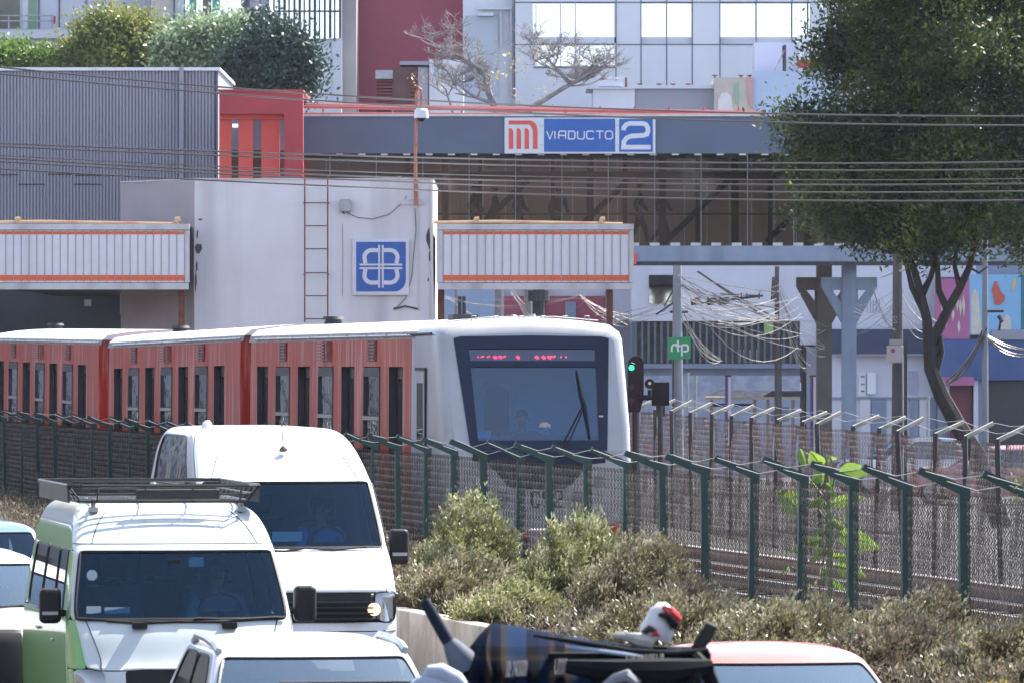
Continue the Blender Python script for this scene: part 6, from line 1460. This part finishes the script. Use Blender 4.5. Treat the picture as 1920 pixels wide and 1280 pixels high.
SH = [('brown shrub beside the white van mirror, left end of the shrub bed', 79, .35, .9, 1.3, 1.42, shb), ('tall shrub with greenish tips before the metro cab headlight', 75.5, .55, .58, .9, 2.0, shg), ('shrub in the low gap left of the tall greenish shrub', 73, .25, .8, 1.0, 1.35, shl),
      ('broad shrub below the fleet number of the metro cab', 70.5, .66, .66, .9, 1.86, shg), ('dense shrub under the right corner of the metro cab', 68, .72, .72, .9, 1.70, shl), ('small green-tipped shrub at the foot of the tall shrubs by the wall', 69.5, .18, .6, .8, 1.15, shg), ('brown shrub in front of the fence bay right of the metro cab', 65, .60, .75, 1.0, 1.30, shb),
      ('shrub behind the white helmet of the cargo bundle', 63, .35, 1.0, 1.2, 1.30, shl), ('low brown shrub at the gap below the big-leaved plant', 61, .75, .6, .9, 1.02, shb), ('wide shrub behind the sunlit red car roof', 59.5, .5, 1.0, 1.2, 1.38, shl),
      ('olive shrub below the fence bay right of the big-leaved plant', 57, .82, .8, 1.1, 1.50, shl), ('brown shrub right of the red car roof', 55.8, .5, .9, 1.0, 1.28, shb), ('shrub below the leaning dry stalk', 54, .78, .8, 1.0, 1.35, shl), ('low shrub at the lower right corner', 51.5, .5, .9, 1.0, 1.15, shb),
      ('shrub at the right edge under the ivy-covered post', 51.2, .85, .7, 1.0, 1.28, shl)]
for i, (lab, Z_, f_, ra, rb, zt, lm) in enumerate(SH):
    shrub(lab, mid(Z_, f_), Z_, ra, rb, zt, 26000, lm, 40+i)
g = np.random.RandomState(3); n = 42000; zz_ = g.uniform(48, 140, n); xx_ = np.array([mid(a, b) for a, b in zip(zz_, g.uniform(-.04, 1.0, n))])
C = np.stack([xx_, zz_, .72+g.uniform(0, .28, n)], 1); D = g.normal(size=(n, 3))*.5+np.array([0, 0, 1]); D /= np.linalg.norm(D, axis=1)[:, None]; T = np.cross(D, g.normal(size=(n, 3))); T /= np.linalg.norm(T, axis=1)[:, None]
L_ = g.uniform(.04, .10, n)[:, None]; V = np.stack([C, C+D*L_*.5-T*L_*.12, C+D*L_, C+D*L_*.5+T*L_*.12], 1).reshape(-1, 3)
o = fastmesh('dry_ground_cover', V, np.arange(n*4).reshape(-1, 4), shb); tag(o, 'dry brown and yellow weeds covering the raised bed', 'ground cover', kind='stuff')
n = 900; g = np.random.RandomState(8); C = np.stack([g.uniform(3.6, 4.6, n)+.0, g.uniform(50, 52, n), .75+g.uniform(0, .25, n)], 1)
o = fastmesh('yellow_weeds', (np.stack([C, C+[.02, 0, .02], C+[0, 0, .05], C+[-.02, 0, .02]], 1)).reshape(-1, 3), np.arange(n*4).reshape(-1, 4), leafmat('weed_yellow', (.3, .26, .02), (.5, .42, .04), (.6, .5, .08))); tag(o, 'patch of small yellow flowers at the lower right corner', 'flowers', kind='stuff')
# big-leaved plant behind the near fence
Zp_ = 65.5; base = (X(1555, Zp_), Zp_, .36); t = thing('big_leaved_plant', 'bright green plant with large broad leaves rising above the near fence', 'plant', base)
bm_ = leafmat('broad_leaf', (.10, .17, .03), (.17, .26, .045), (.24, .33, .09), scale=5, trans=.5, rough=.35)
m = MB(); q = lambda u, v, y=0: (X(u, Zp_), Zp_+y, H(v, Zp_))
m.tube([base, q(1558, 1000), q(1552, 900), q(1548, 850)], .03, n=6, r2=.015)
LV = [(1538, 872, 1518, 838, 26, 0), (1548, 880, 1520, 905, 20, .2), (1560, 862, 1556, 848, 17, .1), (1572, 884, 1632, 876, 26, -.2), (1595, 872, 1575, 890, 16, .3), (1500, 842, 1512, 875, 14, .1), (1503, 960, 1452, 912, 36, -.1), (1480, 880, 1500, 895, 10, .2), (1560, 945, 1620, 925, 20, .2), (1545, 1010, 1478, 1028, 20, .1),
      (1570, 1000, 1648, 1020, 34, -.15), (1570, 1060, 1625, 1075, 28, .1), (1550, 1060, 1548, 1095, 18, .3), (1530, 930, 1550, 950, 12, .2), (1560, 900, 1553, 940, 12, .1), (1480, 1060, 1462, 1072, 12, .1), (1590, 960, 1600, 985, 18, .2), (1520, 1090, 1500, 1110, 14, 0), (1535, 865, 1541, 900, 20, -.1), (1545, 930, 1505, 950, 14, .1), (1556, 975, 1590, 990, 15, .15), (1550, 1030, 1515, 1050, 16, .05), (1560, 1085, 1590, 1100, 15, .1), (1548, 905, 1570, 925, 11, -.1), (1542, 985, 1520, 1000, 11, 0), (1560, 1045, 1600, 1040, 13, .2), (1500, 925, 1478, 945, 10, .1)]
lv = MB(); g = random.Random(2)
for i, (ua, va_, ub, vb, wd, y) in enumerate(LV):
    a = Vector(q(ua, va_, y)); b = Vector(q(ub, vb, y-.1-g.uniform(0, .15))); ax = b-a; s = ax.cross(Vector((g.uniform(-.3, .3), 1, g.uniform(-.2, .5)))).normalized()*wd*Zp_/F*.62; k = len(lv.v); N_ = 8
    up = ax.cross(s).normalized()*.03
    for j in range(N_+1):
        f_ = j/N_; w_ = math.sin(math.pi*min(1, f_*.96+.02)**.75); c = a+ax*f_-Vector((0, 0, .03))*f_*f_
        lv.v += [tuple(c-s*w_+up*w_), tuple(c), tuple(c+s*w_+up*w_)]
    for j in range(N_): r_ = k+3*j; lv.f += [(r_, r_+1, r_+4, r_+3), (r_+1, r_+2, r_+5, r_+4)]
    m.tube([q(1553, min(980, va_+60)), ((a+Vector(q(1553, va_+30)))/2), a, a+ax*.8], .009, n=4, r2=.003)
m.build('stem', mat('stem_green', (.12, .16, .06), rough=.6), t, base); lv.build('leaves', bm_, t, base)
# ivy on the right-hand post, leaning stalk
Zi = 53; base = (fx(Zi)+.12, Zi, .6); t = thing('ivy', 'creeper with small leaves climbing the fence at the right edge', 'creeper', base)
ivb = [(0, 0, 1.55, .30, .4, .22), (.05, .1, 1.0, .26, .4, .5), (-.15, 0, 1.8, .35, .25, .10), (.1, 0, .4, .25, .4, .4), (-.55, 0, 1.93, .28, .15, .06)]
leaves('foliage', ivb, 5200, .045, .7, leafmat('ivy_leaf', (.05, .09, .02), (.12, .17, .04), (.28, .30, .12), scale=5, trans=.35), t, shell=.6, seed=77)
m = MB(); g = random.Random(6)
for i in range(26): x = g.uniform(-.25, .25); m.tube([(x, g.uniform(-.2, .2), 0), (x+g.uniform(-.1, .1), 0, .7), (x+g.uniform(-.2, .2), 0, 1.3), (x+g.uniform(-.5, .2), 0, 1.75+g.uniform(0, .15))], .006, n=4)
m.build('vines', twm, t)
Z_ = 55; m = MB().tube([(X(1908, Z_), Z_-1, H(1255, Z_)), (X(1880, Z_), Z_-1, H(1165, Z_)), (X(1845, Z_), Z_-1, H(1060, Z_)), (X(1813, Z_), Z_-1, H(986, Z_))], .010, n=5, r2=.004)
solo('dry_stalk', m, M['palewire'], 'long thin pale dry stalk leaning against the fence at right', 'stalk', (X(1908, Z_), Z_-1, .7))

# ================================================================== POLES, SIGNAL, WIRES
def pole(label, u, Zp, v0, w0, w1, m, ext=None, cat='utility pole'):
    s = Zp/F; t = thing('utility_pole', label, cat, (X(u, Zp), Zp, 0)); o = tuple(t.location)
    MB().cyl((X(u, Zp), Zp, 0), (X(u, Zp), Zp, H(v0, Zp)), w0*s/2, w1*s/2, n=12).build('pole', m, t, o, smooth=True); return t, o
wood = mat('pole_dark', (.10, .09, .09), (.06, .055, .06), scale=2, stretch=(1, 1, .2), rough=.9); conc = mat('pole_conc', (.24, .25, .28), (.18, .19, .22), scale=2, stretch=(1, 1, .3), rough=.85)
t, o = pole('grey concrete pole carrying the green bus stop sign', 1270, 165, 498, 26, 16, conc); Zp = 165
q = lambda u, v, y=Zp: (X(u, Zp), y, H(v, Zp))
m = MB().cyl(q(1262, 840, Zp-.2), q(1262, 640, Zp-.2), .025).tube([q(1245, 575), q(1262, 545), q(1268, 520)], .02, n=5).cyl(q(1256, 585), q(1290, 585), .03).cyl(q(1230, 590), q(1275, 560), .025)
m.build('brackets', M['dark'], t, o)
s = thing('bus_stop_sign', 'square green bus stop sign with white letters rtp', 'sign', q(1273, 675, Zp-.25)); so_ = tuple(s.location)
MB().plate([(X(1252, Zp), H(674, Zp)), (X(1252.5, Zp), H(633, Zp)), (X(1295, Zp), H(631, Zp)), (X(1294, Zp), H(672, Zp))], [], lambda x, z: (x, Zp-.27, z), .03).build('plate', mat('sign_green', (.02, .26, .10), (.018, .23, .09), scale=3, rough=.4), s, so_)
px = Zp/F; m = MB(); Y = Zp-.277; r = lambda pts, k=0: m.ribbon([(X(a, Zp), H(b, Zp)) for a, b in pts], 3.4*px, Y-.003*k, .005)
r([(1259, 659), (1259, 651), (1261, 647), (1265, 646), (1269, 646)]); r([(1270.5, 638), (1270.5, 655), (1272, 659)], 1); r([(1266, 648), (1276, 648)], 2); r([(1278, 667), (1278, 648.5), (1280, 646.5), (1287, 646.5), (1289.5, 649), (1289.5, 656), (1287, 658.5), (1280, 658.5)], 3)
m.build('lettering', M['signwhite'], s, so_)
t, o = pole('thin dark pole with tangled wires between the bus stop sign and forked columns', 1457, 172, 500, 10, 9, wood)
Zp = 172; MB().cyl((X(1450, Zp), Zp, H(565, Zp)), (X(1453, Zp), Zp, H(520, Zp)), .08).cyl((X(1464, Zp), Zp, 0), (X(1464, Zp), Zp, H(640, Zp)), .03).build('fittings', wood, t, o)
t, o = pole('thick dark utility pole with a pale meter box in front of the shops', 1683, 158, 470, 25, 18, wood); Zp = 158
q = lambda u, v, y=Zp: (X(u, Zp), y, H(v, Zp))
b = MB().pbox(1663, 1694, 648, 680, Zp-.3, .15).build('meter_box', M['blockside'], t, o, bevel=.02); MB().disc(q(1673, 657, Zp-.315), .05, .02, n=14).build('red_dial', M['redpipe'], b, o); MB().pbox(1668, 1692, 636, 647, Zp-.25, .12).build('box_top', M['concrete'], b, o)
MB().pbox(1695, 1701, 640, 990, Zp-.2, .05).build('conduit', M['dark'], t, o)
s = thing('lamp_arm', 'white street light tube on a slanting arm at the top of the dark pole', 'street light', q(1697, 505, Zp-.2)); so_ = tuple(s.location)
MB().tube([q(1697, 506, Zp-.2), q(1714, 488, Zp-.2), q(1738, 452, Zp-.2)], .07, n=8).build('tube', M['signwhite'], s, so_); MB().tube([q(1650, 520), q(1675, 512), q(1697, 506, Zp-.2)], .025, n=5).build('arm', M['galv'], s, so_)
t, o = pole('slim grey lamp post with two small arms in front of the butterfly mural', 1847, 152, 380, 14, 10, conc); Zp = 152
q = lambda u, v, y=Zp: (X(u, Zp), y, H(v, Zp))
MB().cyl(q(1843, 583), q(1882, 583), .04).cyl(q(1872, 592), q(1880, 604), .05).cyl(q(1876, 603), q(1873, 620), .03).build('camera_arm', M['dark'], t, o)
for u, v, lab, Z_ in ((1304, 706, 'thin white post at the foot of the blue wall near the sign', 188), (1740, 745, 'thin pale post beside the tree trunk', 190), (1289, 700, 'short grey post just right of the concrete pole', 189)):
    m = MB().cyl((X(u, Z_), Z_, 0), (X(u, Z_), Z_, H(v, Z_)), .05, n=8).cyl((X(u, Z_), Z_, H(v+2, Z_)), (X(u, Z_), Z_, H(v-2, Z_)), .07, n=8); solo('street_post', m, M['galv'], lab, 'post', (X(u, Z_), Z_, 0))
# overhead cables across the whole frame (100 m)
Zl = 100
CB = [((-30, 123), (410, 164), (960, 196), (1450, 214), (1960, 218)), ((-30, 136), (410, 176), (960, 210), (1450, 230), (1960, 235)), ((-30, 268), (410, 284), (960, 300), (1450, 306), (1960, 303)), ((-30, 274), (410, 291), (960, 312), (1450, 318), (1960, 317)),
      ((-30, 290), (410, 312), (960, 331), (1450, 337), (1960, 335)), ((-30, 295), (410, 319), (960, 340), (1450, 346), (1960, 344)), ((-30, 302), (410, 325), (960, 351), (1450, 359), (1960, 358)), ((-30, 316), (410, 338), (960, 365), (1450, 374), (1960, 375))]
names = ['topmost overhead cable, crossing above the station sign', 'second overhead cable from the top, grazing the top of the station sign', 'third overhead cable, just below the station sign', 'fourth overhead cable, paired closely under the third one', 'faint fifth overhead cable in the middle bundle', 'sixth overhead cable in the middle bundle', 'seventh overhead cable, second from the bottom', 'lowest of the overhead cables, crossing the white block top']
for k, (cb, lab) in enumerate(zip(CB, names)):
    xs = np.array([c[0] for c in cb], float); ys = np.array([c[1] for c in cb], float); pf = np.polyfit(xs, ys, 3); zc = Zl+k*.25; pts = []
    for u in np.linspace(-500, 2400, 60): pts.append((X(u, zc), zc, H(float(np.polyval(pf, np.clip(u, -200, 2100))), zc)))
    m = MB().tube(pts, (.0085 if k == 4 else .0135), n=6); solo('overhead_cable', m, mat('cable_mid', (.16, .15, .15), (.12, .11, .11), scale=1, rough=.28, metal=.4), lab, 'cable', tuple(pts[0]), group='overhead cables across the street')
# tangled wires
def sag(a, b, s_, n=10): 
    a = Vector(a); b = Vector(b); return [a+(b-a)*i/n-Vector((0, 0, s_*4*(i/n)*(1-i/n))) for i in range(n+1)]
g = random.Random(12)
def bundle(label, A, Bp, n, s0, s1, Za, Zb_, rr=.0065, m_=None):
    m = MB(); 
    for i in range(n):
        a = (X(A[0]+g.uniform(-4, 4), Za), Za+g.uniform(-.2, .2), H(A[1]+g.uniform(-A[2], A[2]), Za)); b = (X(Bp[0]+g.uniform(-5, 5), Zb_), Zb_+g.uniform(-.2, .2), H(Bp[1]+g.uniform(-Bp[2], Bp[2]), Zb_)); m.tube(sag(a, b, g.uniform(s0, s1)**1.0*g.uniform(.3, 1)), rr*g.uniform(.5, 1.4), n=4)
    solo('wire_bundle', m, m_ or M['palewire'], label, 'wires', (X(A[0], Za), Za, H(A[1], Za)), group='tangled street wires')
bundle('sagging pale wires from the concrete pole to the thin dark pole', (1276, 560, 30), (1457, 600, 40), 14, .2, .9, 165, 172)
bundle('wires hanging loose down to the left of the slatted window front', (1278, 590, 12), (1352, 672, 6), 6, .1, .6, 165, 166)
bundle('wires running left from the concrete pole past the canopy end', (1268, 570, 25), (1120, 590, 25), 8, .1, .5, 165, 168)
bundle('wires fanning right from the thin dark pole to the forked column', (1459, 540, 15), (1545, 640, 30), 9, .1, .7, 172, 178)
bundle('loose loops falling from the thin dark pole', (1462, 560, 10), (1515, 690, 8), 5, .2, .7, 172, 173)
bundle('wires between the forked column and the thick dark pole', (1604, 600, 30), (1676, 565, 25), 7, .05, .4, 176, 158)
bundle('wires from the thick dark pole toward the tree', (1690, 560, 30), (1760, 600, 20), 6, .1, .5, 158, 158)
bundle('fan of pale wires seen below the right striped canopy', (960, 548, 3), (1010, 606, 14), 10, .0, .3, 172, 172)
bundle('crossing wires below the canopy near the red post', (1090, 556, 4), (1180, 600, 14), 7, .0, .35, 172, 172)
bundle('horizontal wires below the canopy', (835, 556, 4), (1090, 560, 8), 4, .1, .8, 172, 172)
bundle('many loose pale wires draped between the bus stop sign and the right fence', (1280, 545, 40), (1500, 600, 60), 9, .1, 1.4, 166, 170)
bundle('dark wires fanning out below the footbridge from the concrete pole', (1272, 530, 15), (1465, 560, 50), 10, .0, .8, 164, 171, .008, M['wire'])
bundle('dark wire tangle on the thick dark utility pole', (1680, 590, 30), (1640, 560, 50), 9, .0, .4, 157, 160, .008, M['wire'])
bundle('dark cable bundle hanging from the slim lamp post', (1847, 620, 12), (1770, 720, 8), 4, .1, .5, 152, 152, .02, M['wire'])
bundle('dark cables running from the lamp post to the right edge', (1847, 628, 8), (1960, 655, 8), 4, .1, .4, 152, 152, .02, M['wire'])
bundle('long dark cables slanting across the white wall from the footbridge', (1310, 512, 4), (1450, 600, 6), 3, -.05, .1, 178, 175, .02, M['wire'])
m = MB(); Z_ = 172; q = lambda u, v, y=Z_: (X(u, Z_), y, H(v, Z_))
m.cyl(q(1010, 545), q(1010, 700), .16, n=12).cyl(q(1010, 545), q(1010, 565), .28, n=14).cyl(q(862, 556), q(862, 700), .05).cyl(q(870, 556), q(870, 700), .05)
solo('transformer_pole', m, M['dark'], 'dark pole with a transformer seen through the gap below the right canopy', 'utility pole', q(1010, 710))
m = MB(); m.cyl(q(1300, 571, 170), q(1425, 556, 170), .03).cyl(q(1345, 553, 170), q(1420, 556, 170), .02)
for u in (1300, 1330, 1352): m.cyl(q(u, 560, 170), q(u+2, 573, 170), .14, n=10)
for u in (1385, 1395, 1418): m.cyl(q(u, 551, 170), q(u, 562, 170), .02)
solo('cable_fittings', m, M['dark'], 'dark splice boxes and bracket hanging on the wires right of the concrete pole', 'cable fittings', q(1345, 575, 170))
# railway signal
Zs = 93; q = lambda u, v, y=Zs: (X(u, Zs), y, H(v, Zs)); base = (X(1192, Zs), Zs, .36); t = thing('railway_signal', 'black railway signal showing a green light beside the metro cab', 'signal', base)
sh_ = [(X(1177, Zs), H(772, Zs))]+[(X(1192+15*math.cos(R(a)), Zs), H(683-16*math.sin(R(a)), Zs)) for a in range(180, -1, -20)]+[(X(1207, Zs), H(745, Zs)), (X(1200, Zs), H(772, Zs))]
o = MB().plate(sh_, [], lambda x, z: (x, Zs, z), .14).build('head', M['black'], t, base)
MB().disc(q(1184, 689, Zs-.012), .036, .01, n=16).build('green_lens', emit('signal_green', '#19d46a', 2.5), o, base)
MB().tube([q(1178, 683, Zs-.08), q(1184, 680, Zs-.08), q(1190, 683, Zs-.08)], .012, n=5).disc(q(1184, 725, Zs-.02), .04, .02).disc(q(1184, 750, Zs-.02), .04, .02).build('visor', M['dark'], o, base)
MB().cyl(base, q(1192, 772, Zs+.05), .05, n=8).build('post', M['dark'], t, base)
m = MB().disc(q(1218, 719, Zs-.06), .07, .12, n=16).cyl(q(1195, 745), q(1222, 745), .04).cyl(q(1218, 730), q(1218, 750), .03).pbox(1222, 1255, 716, 760, Zs+.3, .06); m.build('second_lamp', M['black'], t, base)
MB().disc(q(1218, 718, Zs-.075), .022, .01, n=10).build('white_lens', M['signwhite'], t, base)
m = MB().pbox(1230, 1247, 560+182, 780, 120, .2).cyl((X(1238, 120), 120, .3), (X(1238, 120), 120, H(742, 120)), .05); solo('relay_box', m, M['dark'], 'small dark trackside box on a post at the head of the far fence', 'box', (X(1238, 120), 120, .3))
# orange worker-like barrier patches beyond the far fence
m = MB()
for u, a, b in ((1232, 838, 860), (1243, 836, 868), (1214, 834, 846)): m.pbox(u, u+5, a, b, 150, .1)
solo('orange_barrier', m, mat('safety_orange', (.80, .22, .06), rough=.6), 'orange safety barrier posts seen through the far fence beside the metro', 'barrier', (X(1238, 150), 150, H(868, 150)))
# ------------------------------------------------------------------ hazy city air
hm = bpy.data.materials.new('haze'); hm.use_nodes = True; ht = hm.node_tree
for n_ in list(ht.nodes): ht.nodes.remove(n_)
ho = ht.nodes.new('ShaderNodeOutputMaterial'); hv = ht.nodes.new('ShaderNodeVolumePrincipled'); hv.inputs['Color'].default_value = (.80, .86, 1, 1); hv.inputs['Density'].default_value = .00007; hv.inputs['Anisotropy'].default_value = .2
ht.links.new(hv.outputs[0], ho.inputs['Volume'])
o = MB().box(-165, 90, -110, 300, -1, 32).build('haze', hm); tag(o, 'thin pale city haze filling the street', 'haze', kind='stuff')


# ------------------------------------------------------------------ repeated pieces become parts of their own
def split_parts(names):
    for o in [x for x in bpy.data.objects if x.type == 'MESH' and x.name.split('.')[0] in names]:
        new = names[o.name.split('.')[0]]; me = o.data; par = list(range(len(me.vertices)))
        def find(a):
            while par[a] != a: par[a] = par[par[a]]; a = par[a]
            return a
        for e in me.edges: a, b = find(e.vertices[0]), find(e.vertices[1]); par[a] = b
        groups = {}
        for p in me.polygons: groups.setdefault(find(p.vertices[0]), []).append(list(p.vertices))
        if len(groups) < 2 or len(groups) > 100: o.name = new; continue
        kids = [c for c in bpy.data.objects if c.parent == o]
        for gi, fs in enumerate(groups.values()):
            idx = {}; vv = []
            for f_ in fs:
                for v in f_:
                    if v not in idx: idx[v] = len(vv); vv.append(tuple(me.vertices[v].co))
            m2 = bpy.data.meshes.new(new); m2.from_pydata(vv, [], [[idx[v] for v in f_] for f_ in fs]); m2.materials.append(me.materials[0])
            q = bpy.data.objects.new(new, m2); col.objects.link(q); q.parent = o.parent; q.location = o.location; q.rotation_euler = o.rotation_euler
            if gi == 0:
                for c in kids: c.parent = q
        bpy.data.objects.remove(o)
split_parts(dict(second_lamp='second_lamp', visor='visor', fringe='fringe_tassel', sleepers='sleeper', brackets='bracket', soffit_lamps='soffit_lamp', glazing_bar='glazing_bar', inner_posts='inner_post', brace='brace', slats='slat', ribs='rib', roof_bars='roof_bar', hanging_sign='hanging_sign',
    white_column='white_column', green_panel='green_panel', frame_lines='frame_line', joints='joint', louvres='louvre', bolts='bolt', stripe='stripe', flaked_paint='flaked_patch', flashing='flashing', windows='window', mural_shape='mural_shape',
    fin='fin', coping='coping', outer_wall='outer_wall', parapet='parapet', blue_panel='blue_panel', grille_bars='grille_bar', sticker='sticker', frame='frame_bar', roof_rail='roof_rail', panels='wall_panel', wing_trim='wing_trim', door_glass='door_glass', cables='cable', downpipe='downpipe', wing_glass='wing_glass', orange_emblem='emblem_stroke', door='door_leaf'))
